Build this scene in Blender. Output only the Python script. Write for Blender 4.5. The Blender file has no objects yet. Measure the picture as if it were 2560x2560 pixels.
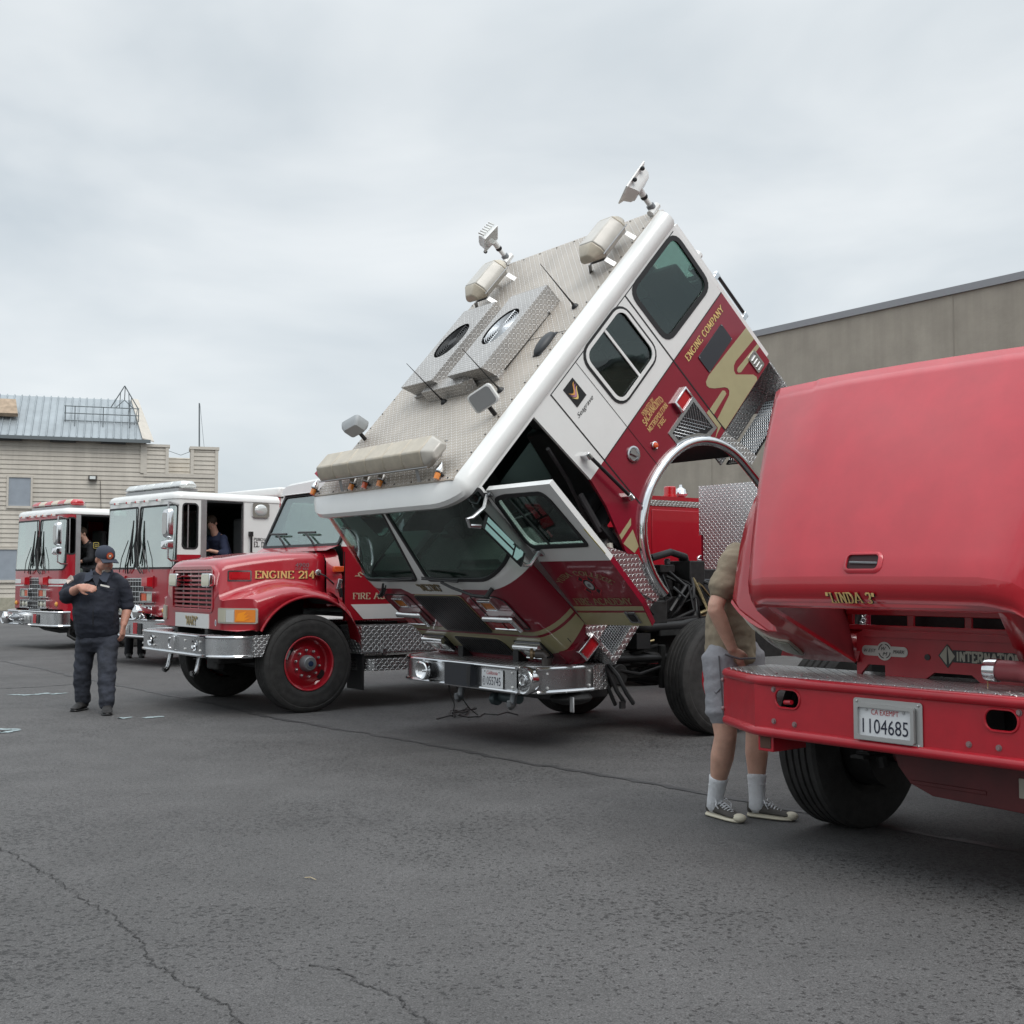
import bpy, bmesh, math, random
from math import sin, cos, pi, radians as RAD, sqrt, atan2
from mathutils import Vector as V, Matrix, geometry, noise

# ------------------------------------------------------------------ camera, sky, sun, exposure
SC = bpy.context.scene
COL = SC.collection
cam_d = bpy.data.cameras.new("camera"); cam = bpy.data.objects.new("camera", cam_d); COL.objects.link(cam)
cam.location = (0, 0, 1.44); cam.rotation_euler = (RAD(90 + 3.176), 0, 0)
cam_d.sensor_width = 36; cam_d.lens = 36 * 2930.5 / 2560; cam_d.clip_start = .05; cam_d.clip_end = 3000
SC.camera = cam
SUN_EL, SUN_AZ = 52, 150          # azimuth clockwise from +Y: light comes from behind and right of the camera
w = bpy.data.worlds.new("World"); SC.world = w; w.use_nodes = True
nt = w.node_tree; N = nt.nodes; N.clear()
def nd(t, **k):
    n = N.new(t)
    for a, b in k.items(): setattr(n, a, b)
    return n
out = nd('ShaderNodeOutputWorld'); bg = nd('ShaderNodeBackground')
sky = nd('ShaderNodeTexSky', sky_type='NISHITA', sun_disc=False, sun_elevation=RAD(SUN_EL), sun_rotation=RAD(SUN_AZ))
tc = nd('ShaderNodeTexCoord'); mp = nd('ShaderNodeMapping'); mp.inputs['Scale'].default_value = (1, 1, 2.6)
nz = nd('ShaderNodeTexNoise'); nz.inputs['Scale'].default_value = 2.3; nz.inputs['Detail'].default_value = 5; nz.inputs['Roughness'].default_value = .5
nz.inputs['Distortion'].default_value = .35
rp = nd('ShaderNodeValToRGB'); e = rp.color_ramp.elements
e[0].position = .30; e[0].color = (4.95, 5.55, 5.98, 1); e[1].position = .70; e[1].color = (8.1, 8.4, 8.5, 1)
mx = nd('ShaderNodeMix', data_type='RGBA'); mx.inputs[0].default_value = .90
L = nt.links.new
L(tc.outputs['Generated'], mp.inputs['Vector']); L(mp.outputs[0], nz.inputs['Vector']); L(nz.outputs['Fac'], rp.inputs[0])
# an overcast sky is brightest overhead, where the cloud is thinnest along the view
sx = nd('ShaderNodeSeparateXYZ'); zr = nd('ShaderNodeMapRange', interpolation_type='SMOOTHSTEP'); zr.inputs[1].default_value = .40; zr.inputs[2].default_value = .98; zr.inputs[3].default_value = 1; zr.inputs[4].default_value = 2.3
vm = nd('ShaderNodeVectorMath', operation='SCALE')
L(tc.outputs['Generated'], sx.inputs[0]); L(sx.outputs[2], zr.inputs[0]); L(sky.outputs[0], mx.inputs[6]); L(rp.outputs[0], mx.inputs[7]); L(mx.outputs[2], vm.inputs[0]); L(zr.outputs[0], vm.inputs[3]); L(vm.outputs[0], bg.inputs[0]); L(bg.outputs[0], out.inputs[0])
bg.inputs[1].default_value = .103
sl = bpy.data.lights.new("sun", 'SUN'); sl.energy = 1.3; sl.angle = RAD(35); sl.color = (1, .97, .92)
sun = bpy.data.objects.new("sun", sl); COL.objects.link(sun)
sdir = V((sin(RAD(SUN_AZ)) * cos(RAD(SUN_EL)), cos(RAD(SUN_AZ)) * cos(RAD(SUN_EL)), sin(RAD(SUN_EL))))
sun.rotation_euler = sdir.to_track_quat('Z', 'Y').to_euler()
vs = SC.view_settings; vs.view_transform = 'Standard'; vs.look = 'None'; vs.exposure = .16; vs.gamma = 1; vs.use_curve_mapping = False
SC.cycles.max_bounces = 10; SC.cycles.transparent_max_bounces = 16; SC.cycles.caustics_reflective = False; SC.cycles.caustics_refractive = False

# ------------------------------------------------------------------ materials
def newmat(name):
    m = bpy.data.materials.new(name); m.use_nodes = True
    return m, m.node_tree, m.node_tree.nodes['Principled BSDF']
def setp(b, **k):
    for a, v in k.items():
        a = {'rough': 'Roughness', 'metal': 'Metallic', 'coat': 'Coat Weight', 'coatr': 'Coat Roughness', 'spec': 'Specular IOR Level', 'sheen': 'Sheen Weight', 'sss': 'Subsurface Weight'}[a]
        b.inputs[a].default_value = v
def mat(name, col, var=.0, vscale=6, bump=0, bscale=60, grime=0, streak=0, **k):
    m, t, b = newmat(name); setp(b, **k); b.inputs['Base Color'].default_value = (*col, 1)
    ln = t.links.new; tcn = t.nodes.new('ShaderNodeTexCoord')
    last = None
    if var:
        n = t.nodes.new('ShaderNodeTexNoise'); n.inputs['Scale'].default_value = vscale; n.inputs['Detail'].default_value = 6; n.inputs['Roughness'].default_value = .62
        r = t.nodes.new('ShaderNodeValToRGB'); r.color_ramp.elements[0].position = .3; r.color_ramp.elements[1].position = .72
        r.color_ramp.elements[0].color = (*[c * (1 - var) for c in col], 1); r.color_ramp.elements[1].color = (*[min(1, c * (1 + var)) for c in col], 1)
        ln(tcn.outputs['Object'], n.inputs['Vector']); ln(n.outputs['Fac'], r.inputs[0]); ln(r.outputs[0], b.inputs['Base Color']); last = r
    if streak:                                                   # rain streaks: noise stretched down the wall
        mpn = t.nodes.new('ShaderNodeMapping'); mpn.inputs['Scale'].default_value = (2.6, 2.6, .16); n = t.nodes.new('ShaderNodeTexNoise'); n.inputs['Scale'].default_value = 1; n.inputs['Detail'].default_value = 7; n.inputs['Roughness'].default_value = .65
        r = t.nodes.new('ShaderNodeMapRange'); r.inputs[1].default_value = .35; r.inputs[2].default_value = .75; r.inputs[3].default_value = 1 + streak * .5; r.inputs[4].default_value = 1 - streak
        vmn = t.nodes.new('ShaderNodeVectorMath'); vmn.operation = 'SCALE'; ln(tcn.outputs['Object'], mpn.inputs[0]); ln(mpn.outputs[0], n.inputs['Vector']); ln(n.outputs['Fac'], r.inputs[0]); ln(last.outputs[0], vmn.inputs[0]); ln(r.outputs[0], vmn.inputs[3]); ln(vmn.outputs[0], b.inputs['Base Color'])
    if grime:
        n = t.nodes.new('ShaderNodeTexNoise'); n.inputs['Scale'].default_value = 3.1; n.inputs['Detail'].default_value = 9; n.inputs['Roughness'].default_value = .7
        r = t.nodes.new('ShaderNodeMapRange'); r.inputs[1].default_value = .42; r.inputs[2].default_value = .8; r.inputs[3].default_value = k.get('rough', .5); r.inputs[4].default_value = min(1, k.get('rough', .5) + grime)
        ln(tcn.outputs['Object'], n.inputs['Vector']); ln(n.outputs['Fac'], r.inputs[0]); ln(r.outputs[0], b.inputs['Roughness'])
    if bump:
        n = t.nodes.new('ShaderNodeTexNoise'); n.inputs['Scale'].default_value = bscale; n.inputs['Detail'].default_value = 4
        bp = t.nodes.new('ShaderNodeBump'); bp.inputs['Strength'].default_value = bump; bp.inputs['Distance'].default_value = .01
        ln(tcn.outputs['Object'], n.inputs['Vector']); ln(n.outputs['Fac'], bp.inputs['Height']); ln(bp.outputs[0], b.inputs['Normal'])
    return m
def glass(name, tint, base):
    m = bpy.data.materials.new(name); m.use_nodes = True; t = m.node_tree; t.nodes.clear(); ln = t.links.new
    o = t.nodes.new('ShaderNodeOutputMaterial'); mix = t.nodes.new('ShaderNodeMixShader'); tr = t.nodes.new('ShaderNodeBsdfTransparent'); gl = t.nodes.new('ShaderNodeBsdfGlossy')
    tr.inputs[0].default_value = (*tint, 1); gl.inputs['Roughness'].default_value = .015; gl.inputs[0].default_value = (.92, .97, .96, 1)
    fr = t.nodes.new('ShaderNodeFresnel'); geo = t.nodes.new('ShaderNodeNewGeometry'); ir = t.nodes.new('ShaderNodeMapRange'); ir.inputs[3].default_value = 1.5; ir.inputs[4].default_value = 1 / 1.5; ln(geo.outputs['Backfacing'], ir.inputs[0]); ln(ir.outputs[0], fr.inputs[0])
    ad = t.nodes.new('ShaderNodeMath'); ad.operation = 'ADD'; ad.use_clamp = True; ad.inputs[1].default_value = base
    n = t.nodes.new('ShaderNodeTexNoise'); n.inputs['Scale'].default_value = 1.6; bp = t.nodes.new('ShaderNodeBump'); bp.inputs['Strength'].default_value = .06; bp.inputs['Distance'].default_value = .05
    ln(n.outputs['Fac'], bp.inputs['Height']); ln(bp.outputs[0], gl.inputs['Normal'])
    ln(fr.outputs[0], ad.inputs[0]); ln(ad.outputs[0], mix.inputs[0]); ln(tr.outputs[0], mix.inputs[1]); ln(gl.outputs[0], mix.inputs[2]); ln(mix.outputs[0], o.inputs[0])
    return m
def plate(name, col, rough, cell=.036, metal=.9):
    """rolled diamond tread plate: raised lozenges in alternating directions, laid out in the surface's own metres (UV)"""
    m, t, b = newmat(name); ln = t.links.new
    def mth(op, a, c=None):
        n = t.nodes.new('ShaderNodeMath'); n.operation = op
        for i, x in enumerate((a, c)):
            if x is None: continue
            if isinstance(x, (int, float)): n.inputs[i].default_value = x
            else: ln(x, n.inputs[i])
        return n.outputs[0]
    uv = t.nodes.new('ShaderNodeTexCoord'); sp = t.nodes.new('ShaderNodeSeparateXYZ'); ln(uv.outputs['UV'], sp.inputs[0])
    x = mth('DIVIDE', sp.outputs[0], cell); y = mth('DIVIDE', sp.outputs[1], cell)
    ck = mth('MODULO', mth('ABSOLUTE', mth('ADD', mth('FLOOR', x), mth('FLOOR', y))), 2)
    px = mth('SUBTRACT', mth('SUBTRACT', x, mth('FLOOR', x)), .5); py = mth('SUBTRACT', mth('SUBTRACT', y, mth('FLOOR', y)), .5)
    a = mth('ADD', px, py); c = mth('SUBTRACT', px, py)
    inv = mth('SUBTRACT', 1, ck)
    A = mth('ADD', mth('MULTIPLY', a, ck), mth('MULTIPLY', c, inv)); B = mth('ADD', mth('MULTIPLY', a, inv), mth('MULTIPLY', c, ck))
    A = mth('DIVIDE', A, .80); B = mth('DIVIDE', B, .26)
    d = mth('SUBTRACT', 1, mth('ADD', mth('MULTIPLY', A, A), mth('MULTIPLY', B, B)))
    mr = t.nodes.new('ShaderNodeMapRange'); mr.inputs[1].default_value = -.15; mr.inputs[2].default_value = .55; ln(d, mr.inputs[0])
    bp = t.nodes.new('ShaderNodeBump'); bp.inputs['Strength'].default_value = .9; bp.inputs['Distance'].default_value = .006; ln(mr.outputs[0], bp.inputs['Height']); ln(bp.outputs[0], b.inputs['Normal'])
    n = t.nodes.new('ShaderNodeTexNoise'); n.inputs['Scale'].default_value = 2.2; n.inputs['Detail'].default_value = 8; n.inputs['Roughness'].default_value = .7; ln(uv.outputs['UV'], n.inputs['Vector'])
    cr = t.nodes.new('ShaderNodeValToRGB'); cr.color_ramp.elements[0].position = .3; cr.color_ramp.elements[1].position = .7
    cr.color_ramp.elements[0].color = (*[q * .78 for q in col], 1); cr.color_ramp.elements[1].color = (*[min(1, q * 1.12) for q in col], 1); ln(n.outputs['Fac'], cr.inputs[0])
    mxn = t.nodes.new('ShaderNodeMix'); mxn.data_type = 'RGBA'; ln(mr.outputs[0], mxn.inputs[0]); ln(cr.outputs[0], mxn.inputs[6]); mxn.inputs[7].default_value = (.86, .86, .85, 1)
    f2 = mth('MULTIPLY', mr.outputs[0], .6); ln(f2, mxn.inputs[0]); ln(mxn.outputs[2], b.inputs['Base Color'])
    ro = mth('SUBTRACT', rough, mth('MULTIPLY', mr.outputs[0], .12)); ln(ro, b.inputs['Roughness'])
    b.inputs['Metallic'].default_value = metal
    return m
def asphalt():
    m, t, b = newmat('asphalt'); ln = t.links.new; N = t.nodes
    tcn = N.new('ShaderNodeTexCoord')
    def noise_(s, d=6, r=.6):
        n = N.new('ShaderNodeTexNoise'); n.inputs['Scale'].default_value = s; n.inputs['Detail'].default_value = d; n.inputs['Roughness'].default_value = r
        ln(tcn.outputs['Object'], n.inputs['Vector']); return n.outputs['Fac']
    def rng(x, a, c, d, f):
        n = N.new('ShaderNodeMapRange'); n.inputs[1].default_value = a; n.inputs[2].default_value = c; n.inputs[3].default_value = d; n.inputs[4].default_value = f; ln(x, n.inputs[0]); return n.outputs[0]
    def mul(x, y):
        n = N.new('ShaderNodeMath'); n.operation = 'MULTIPLY'
        for i, q in enumerate((x, y)):
            if isinstance(q, float): n.inputs[i].default_value = q
            else: ln(q, n.inputs[i])
        return n.outputs[0]
    big = rng(noise_(.32, 6, .62), .3, .7, .80, 1.18); mid = rng(noise_(2.1, 7, .7), .3, .7, .88, 1.12); fine = rng(noise_(120, 3, .8), .3, .7, .45, 1.55); grit = rng(noise_(38, 4, .8), .3, .7, .72, 1.28)
    vo = N.new('ShaderNodeTexVoronoi'); vo.inputs['Scale'].default_value = 30; vo.inputs['Randomness'].default_value = 1
    wv = N.new('ShaderNodeVectorMath'); wv.operation = 'ADD'; nn = N.new('ShaderNodeTexNoise'); nn.inputs['Scale'].default_value = 40; ln(tcn.outputs['Object'], nn.inputs['Vector'])
    sc = N.new('ShaderNodeVectorMath'); sc.operation = 'SCALE'; sc.inputs[3].default_value = .05; ln(nn.outputs['Color'], sc.inputs[0]); ln(tcn.outputs['Object'], wv.inputs[0]); ln(sc.outputs[0], wv.inputs[1]); ln(wv.outputs[0], vo.inputs['Vector'])
    dens = rng(noise_(.55, 3), .32, .66, .16, .44)
    lt = N.new('ShaderNodeMath'); lt.operation = 'SUBTRACT'; ln(dens, lt.inputs[0]); ln(vo.outputs['Distance'], lt.inputs[1])
    pit = rng(lt.outputs[0], -.01, .05, 0., 1.); hole = rng(lt.outputs[0], -.01, .05, 1., .42)
    v = mul(mul(mul(big, mid), mul(fine, grit)), hole)
    col = N.new('ShaderNodeVectorMath'); col.operation = 'SCALE'; col.inputs[0].default_value = (.104, .101, .100); ln(v, col.inputs[3]); ln(col.outputs[0], b.inputs['Base Color'])
    ln(rng(pit, 0, 1, .82, .62), b.inputs['Roughness']); b.inputs['Specular IOR Level'].default_value = .35
    hs = N.new('ShaderNodeMath'); hs.operation = 'SUBTRACT'; ln(fine, hs.inputs[0]); ln(pit, hs.inputs[1])
    bp = N.new('ShaderNodeBump'); bp.inputs['Strength'].default_value = .5; bp.inputs['Distance'].default_value = .006; ln(hs.outputs[0], bp.inputs['Height']); ln(bp.outputs[0], b.inputs['Normal'])
    return m
RED = mat('fire_red_paint', (.38, .008, .020), var=.06, vscale=2, rough=.32, coat=.9, coatr=.05, spec=.4, grime=.08)
MAROON = mat('maroon_paint', (.235, .006, .022), var=.07, vscale=2, rough=.32, coat=.9, coatr=.05, spec=.4, grime=.08)
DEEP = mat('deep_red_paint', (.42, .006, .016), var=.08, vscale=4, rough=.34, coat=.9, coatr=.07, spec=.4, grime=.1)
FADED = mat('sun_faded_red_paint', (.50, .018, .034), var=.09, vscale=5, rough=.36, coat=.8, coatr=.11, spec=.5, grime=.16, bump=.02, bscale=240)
BUMPRED = mat('bumper_red_paint', (.43, .006, .018), var=.10, vscale=9, rough=.38, coat=.5, coatr=.16, grime=.2)
WHITE = mat('white_paint', (.78, .78, .76), var=.03, vscale=3, rough=.35, coat=.5, coatr=.08, grime=.1)
TAN = mat('gold_tan_paint', (.40, .36, .20), var=.05, rough=.35, coat=.8, coatr=.06)
GOLD = mat('gold_leaf', (.78, .55, .22), var=.12, vscale=40, rough=.45)
CREAM = mat('pale_gold_lettering', (.62, .52, .36), rough=.5)
BLACKP = mat('black_paint', (.012, .012, .013), rough=.4)
RUBBER = mat('black_rubber', (.016, .016, .017), rough=.55)
TYRE = mat('tyre_rubber', (.030, .029, .028), var=.4, vscale=14, rough=.72, bump=.25, bscale=90)
CHROME = mat('chrome', (.80, .81, .82), metal=1, rough=.09, grime=.12)
STEEL = mat('polished_steel', (.60, .61, .62), metal=1, rough=.22, grime=.15)
ALU = mat('grey_aluminium', (.42, .42, .42), metal=.85, rough=.42, var=.1)
PLATE = plate('tread_plate', (.50, .50, .50), .34)
PLATET = plate('dusty_tread_plate', (.49, .43, .365), .50, metal=.4)
PLATEA = plate('air_conditioner_tread_plate', (.44, .42, .40), .44, cell=.032, metal=.6)
PLATEF = plate('bright_tread_plate', (.64, .64, .64), .28, cell=.032)
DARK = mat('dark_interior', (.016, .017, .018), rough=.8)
VINYL = mat('dark_grey_vinyl', (.045, .046, .048), var=.15, rough=.55)
DASH = mat('grey_green_dash', (.105, .13, .115), var=.1, rough=.6)
CHAS = mat('greasy_black_chassis', (.018, .018, .018), var=.5, vscale=20, rough=.6)
GREYM = mat('grey_cast_metal', (.22, .23, .24), var=.2, rough=.5, metal=.4)
HOSE = mat('black_hose', (.02, .02, .021), rough=.48)
AMBER = mat('amber_lens', (.80, .24, .02), rough=.15, coat=1)
REDL = mat('red_lens', (.50, .012, .02), rough=.12, coat=1)
ORANGE = mat('orange_lens', (.75, .10, .02), rough=.15, coat=1)
CLEARL = mat('clear_lens', (.72, .74, .72), rough=.1, coat=1, metal=.35)
HAZYL = mat('yellowed_lens', (.50, .44, .345), var=.14, vscale=9, rough=.38, coat=.4, coatr=.25)
HAZYG = mat('hazy_grey_lens', (.48, .45, .40), var=.12, vscale=7, rough=.3, coat=.6, coatr=.15)
PINKL = mat('weathered_red_lens', (.62, .14, .18), rough=.4, coat=.3)
GREENLENS = mat('clouded_headlight_lens', (.42, .46, .38), var=.2, rough=.25, coat=.8)
GLASS = glass('tinted_glass', (.60, .71, .67), .02)
GLASSP = glass('sky_reflecting_glass', (.50, .60, .56), .40)
GLASSM = glass('windscreen_glass', (.66, .74, .71), .20)
MIRROR = mat('mirror_glass', (.85, .93, .93), metal=1, rough=.02)
SKIN = mat('skin', (.60, .35, .26), var=.12, vscale=18, rough=.5, sss=.05)
SKINR = mat('ruddy_skin', (.52, .26, .19), var=.18, vscale=16, rough=.5, sss=.05)
NAVY = mat('navy_cloth', (.013, .016, .027), var=.25, vscale=9, rough=.85, bump=.4, bscale=45)
NAVYT = mat('faded_navy_trousers', (.030, .034, .047), var=.55, vscale=7, rough=.88, bump=.5, bscale=30)
NAVYC = mat('navy_cap_cloth', (.035, .042, .062), var=.12, rough=.9, bump=.2, bscale=150)
OLIVE = mat('olive_cotton', (.27, .22, .155), var=.12, vscale=12, rough=.9, bump=.35, bscale=35)
GREYC = mat('grey_shorts_cloth', (.28, .28, .30), var=.12, vscale=10, rough=.9, bump=.35, bscale=50)
LAMPG = mat('lamp_glass', (.50, .51, .51), rough=.12, metal=.6, coat=1)
SEATG = mat('light_grey_seat_cover', (.26, .26, .27), var=.1, rough=.8)
SOCK = mat('white_sock', (.68, .69, .71), var=.06, vscale=30, rough=.95, bump=.5, bscale=110)
SHOE = mat('dark_canvas', (.075, .068, .062), var=.2, rough=.9)
SOLE = mat('cream_rubber', (.62, .57, .45), var=.12, rough=.6)
BOOT = mat('black_boot_leather', (.022, .021, .021), var=.4, vscale=18, rough=.6)
HAIRG = mat('grey_beard', (.40, .34, .29), var=.3, vscale=60, rough=.9)
HAIRB = mat('brown_hair', (.05, .032, .02), rough=.8)
BADGE = mat('badge_thread', (.75, .73, .68), rough=.7)
ORTH = mat('orange_thread', (.70, .17, .06), rough=.7)
PINKRIM = mat('light_red_trim', (.55, .10, .13), rough=.35, coat=.5)
CLOTHD = mat('black_uniform_cloth', (.010, .011, .014), rough=.85)
BLUEC = mat('dark_blue_cloth', (.015, .022, .055), rough=.85)

# ------------------------------------------------------------------ mesh builder
class MB:
    def __init__(s): s.V = []; s.F = []; s.M = []
    def mesh(s, vs, fs, m=0):
        o = len(s.V); s.V += [tuple(v) for v in vs]; s.F += [tuple(i + o for i in f) for f in fs]; s.M += [m] * len(fs)
    def poly(s, pts, m=0): s.mesh(pts, [tuple(range(len(pts)))], m)
    def box(s, x0, x1, y0, y1, z0, z1, m=0):
        s.mesh([(x0, y0, z0), (x1, y0, z0), (x1, y1, z0), (x0, y1, z0), (x0, y0, z1), (x1, y0, z1), (x1, y1, z1), (x0, y1, z1)],
               [(0, 3, 2, 1), (4, 5, 6, 7), (0, 1, 5, 4), (1, 2, 6, 5), (2, 3, 7, 6), (3, 0, 4, 7)], m)
    def obox(s, c, size, rot, m=0):
        R = rot if isinstance(rot, Matrix) else Matrix.Rotation(rot, 3, 'Z'); c = V(c); a, b, d = [q / 2 for q in size]
        s.mesh([c + R @ V((x * a, y * b, z * d)) for z in (-1, 1) for x, y in ((-1, -1), (1, -1), (1, 1), (-1, 1))],
               [(0, 3, 2, 1), (4, 5, 6, 7), (0, 1, 5, 4), (1, 2, 6, 5), (2, 3, 7, 6), (3, 0, 4, 7)], m)
    def loft(s, rings, m=0, cap=True, closed=True):
        n = len(rings[0]); vs = [p for r in rings for p in r]; fs = []
        for i in range(len(rings) - 1):
            for j in range(n if closed else n - 1):
                k = (j + 1) % n; fs.append((i * n + j, i * n + k, (i + 1) * n + k, (i + 1) * n + j))
        if cap: fs.append(tuple(range(n - 1, -1, -1))); fs.append(tuple((len(rings) - 1) * n + j for j in range(n)))
        s.mesh(vs, fs, m)
    def tube(s, pts, r, n=8, m=0, cap=True, closed=False):
        pts = [V(p) for p in pts]; K = len(pts); rings = []; up = None
        for i, p in enumerate(pts):
            a = pts[(i - 1) % K] if (i or closed) else p; b = pts[(i + 1) % K] if (i < K - 1 or closed) else p
            t = (b - a).normalized()
            if up is None: up = V((0, 0, 1)) if abs(t.z) < .9 else V((1, 0, 0))
            x = up - t * up.dot(t)
            if x.length < 1e-4: x = t.orthogonal()
            x.normalize(); up = x; y = t.cross(x); rr = r[i] if isinstance(r, (list, tuple)) else r
            rings.append([p + (x * cos(2 * pi * j / n) + y * sin(2 * pi * j / n)) * rr for j in range(n)])
        if closed: rings.append(rings[0])
        s.loft(rings, m, cap and not closed)
    def lathe(s, prof, o, ax, n=32, m=0):
        o = V(o); ax = V(ax).normalized(); x = ax.orthogonal().normalized(); y = ax.cross(x)
        s.loft([[o + ax * h + (x * cos(2 * pi * j / n) + y * sin(2 * pi * j / n)) * max(r, 1e-4) for j in range(n)] for r, h in prof], m, cap=False)
    def cyl(s, a, b, r, n=16, m=0): s.tube([a, b], r, n, m)
    def prism(s, pts, vec, m=0):
        vec = V(vec); pts = [V(p) for p in pts]; s.loft([pts, [p + vec for p in pts]], m)
    def sph(s, c, r, n=12, m=0):
        r = r if isinstance(r, (tuple, list)) else (r, r, r); c = V(c); k = n // 2
        s.loft([[c + V((r[0] * sin(pi * i / k) * cos(2 * pi * j / n), r[1] * sin(pi * i / k) * sin(2 * pi * j / n), -r[2] * cos(pi * i / k))) for j in range(n)] for i in range(k + 1)], m, cap=False)
    def panel(s, outer, holes, fn, cu=(), cv=(), m=0, thick=None, hm=None):
        """a sheet cut to a 2-D outline with holes, bent in space by fn(u,v[,depth]); thick makes it a slab with closed edges"""
        loops = [list(outer)] + [list(h) for h in holes]; P = [p for l in loops for p in l]
        bm = bmesh.new(); vs = [bm.verts.new((p[0], p[1], 0)) for p in P]
        for tri in geometry.tessellate_polygon([[V((p[0], p[1], 0)) for p in l] for l in loops]):
            try: bm.faces.new([vs[i] for i in tri])
            except ValueError: pass
        for ax, cs in ((V((1, 0, 0)), cu), (V((0, 1, 0)), cv)):
            for c in cs: bmesh.ops.bisect_plane(bm, geom=bm.verts[:] + bm.edges[:] + bm.faces[:], plane_co=ax * c, plane_no=ax, dist=1e-6)
        bm.normal_update()
        for f in bm.faces:
            if f.normal.z < 0: f.normal_flip()
        bm.verts.index_update(); A = [tuple(v.co[:2]) for v in bm.verts]; n = len(A)
        fs = [tuple(v.index for v in f.verts) for f in bm.faces]
        if thick is None: s.mesh([fn(*a) for a in A], fs, m)
        else:
            vv = [fn(*a, 0) for a in A] + [fn(*a, -thick) for a in A]
            bf = [tuple(n + i for i in reversed(f)) for f in fs]; sf = []
            for e in bm.edges:
                if len(e.link_faces) == 1:
                    l = e.link_loops[0]; a, b = l.vert.index, l.link_loop_next.vert.index; sf.append((b, a, n + a, n + b))
            s.mesh(vv, fs + bf + sf, m)
        bm.free()
    def build(s, name, mats, parent=None, xf=None, label=None, bev=0, smooth=35, sub=0, seg=2, weld=0):
        me = bpy.data.meshes.new(name); mats = mats if isinstance(mats, (list, tuple)) else [mats]
        me.from_pydata(s.V, [], s.F)
        me.polygons.foreach_set('material_index', s.M)
        uvl = me.uv_layers.new(name='UVMap'); uv = []
        for p in me.polygons:
            n = p.normal; a = max(range(3), key=lambda i: abs(n[i])); i, j = ((1, 2), (0, 2), (0, 1))[a]
            for li in p.loop_indices:
                c = me.vertices[me.loops[li].vertex_index].co; uv += [c[i], c[j]]
        uvl.data.foreach_set('uv', uv)
        if xf is not None: me.transform(xf)
        bm = bmesh.new(); bm.from_mesh(me)
        if weld: bmesh.ops.remove_doubles(bm, verts=bm.verts[:], dist=weld)
        bmesh.ops.recalc_face_normals(bm, faces=bm.faces[:]) ; bm.to_mesh(me); bm.free()
        for m in mats: me.materials.append(m)
        if smooth:
            me.polygons.foreach_set('use_smooth', [True] * len(me.polygons)); me.set_sharp_from_angle(angle=RAD(smooth))
        o = bpy.data.objects.new(name, me); COL.objects.link(o)
        if parent: o.parent = parent
        if label: o['label'] = label
        if bev:
            b = o.modifiers.new('bevel', 'BEVEL'); b.width = bev; b.segments = seg; b.limit_method = 'ANGLE'; b.angle_limit = RAD(40); b.harden_normals = False
        if sub:
            b = o.modifiers.new('sub', 'SUBSURF'); b.levels = sub; b.render_levels = sub
        return o
def empty(name, label, cat, loc, rz=0, group=None):
    o = bpy.data.objects.new(name, None); COL.objects.link(o); o.location = loc; o.rotation_euler = (0, 0, rz); o.empty_display_size = .3
    o['label'] = label; o['category'] = cat
    if group: o['group'] = group
    return o
def tag(o, label=None, cat=None, kind=None, group=None):
    for k, v in (('label', label), ('category', cat), ('kind', kind), ('group', group)):
        if v: o[k] = v
    return o
def arc(cx, cy, rx, ry, a0, a1, n=8): return [(cx + rx * cos(RAD(a0 + (a1 - a0) * i / n)), cy + ry * sin(RAD(a0 + (a1 - a0) * i / n))) for i in range(n + 1)]
def rr(x0, x1, y0, y1, r, n=5):
    return arc(x1 - r, y0 + r, r, r, -90, 0, n) + arc(x1 - r, y1 - r, r, r, 0, 90, n) + arc(x0 + r, y1 - r, r, r, 90, 180, n) + arc(x0 + r, y0 + r, r, r, 180, 270, n)
def fillet(P, r, n=5):
    out = []; K = len(P)
    for i in range(K):
        a, b, c = V(P[i - 1]), V(P[i]), V(P[(i + 1) % K]); ri = r[i] if isinstance(r, (list, tuple)) else r
        d1, d2 = a - b, c - b; k = min(ri, d1.length * .49, d2.length * .49)
        if k < 1e-4: out.append(tuple(b)); continue
        p, q = b + d1.normalized() * k, b + d2.normalized() * k
        for t in range(n + 1):
            t /= n; out.append(tuple(p * (1 - t) ** 2 + b * 2 * t * (1 - t) + q * t * t))
    return out
def grow(P, d):
    """offset a closed 2-D outline outwards by d"""
    K = len(P); ar = sum(P[i - 1][0] * P[i][1] - P[i][0] * P[i - 1][1] for i in range(K)); sg = 1 if ar > 0 else -1; out = []
    for i in range(K):
        a, b, c = V(P[i - 1]), V(P[i]), V(P[(i + 1) % K]); t = ((b - a).normalized() + (c - b).normalized())
        t = t.normalized() if t.length > 1e-6 else (c - b).normalized(); out.append((b.x + t.y * d * sg, b.y - t.x * d * sg))
    return out
def plane_fn(o, r, u):
    o, r, u = V(o), V(r).normalized(), V(u).normalized(); n = r.cross(u)
    return lambda a, b, d=0: o + r * a + u * b + n * d

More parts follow.
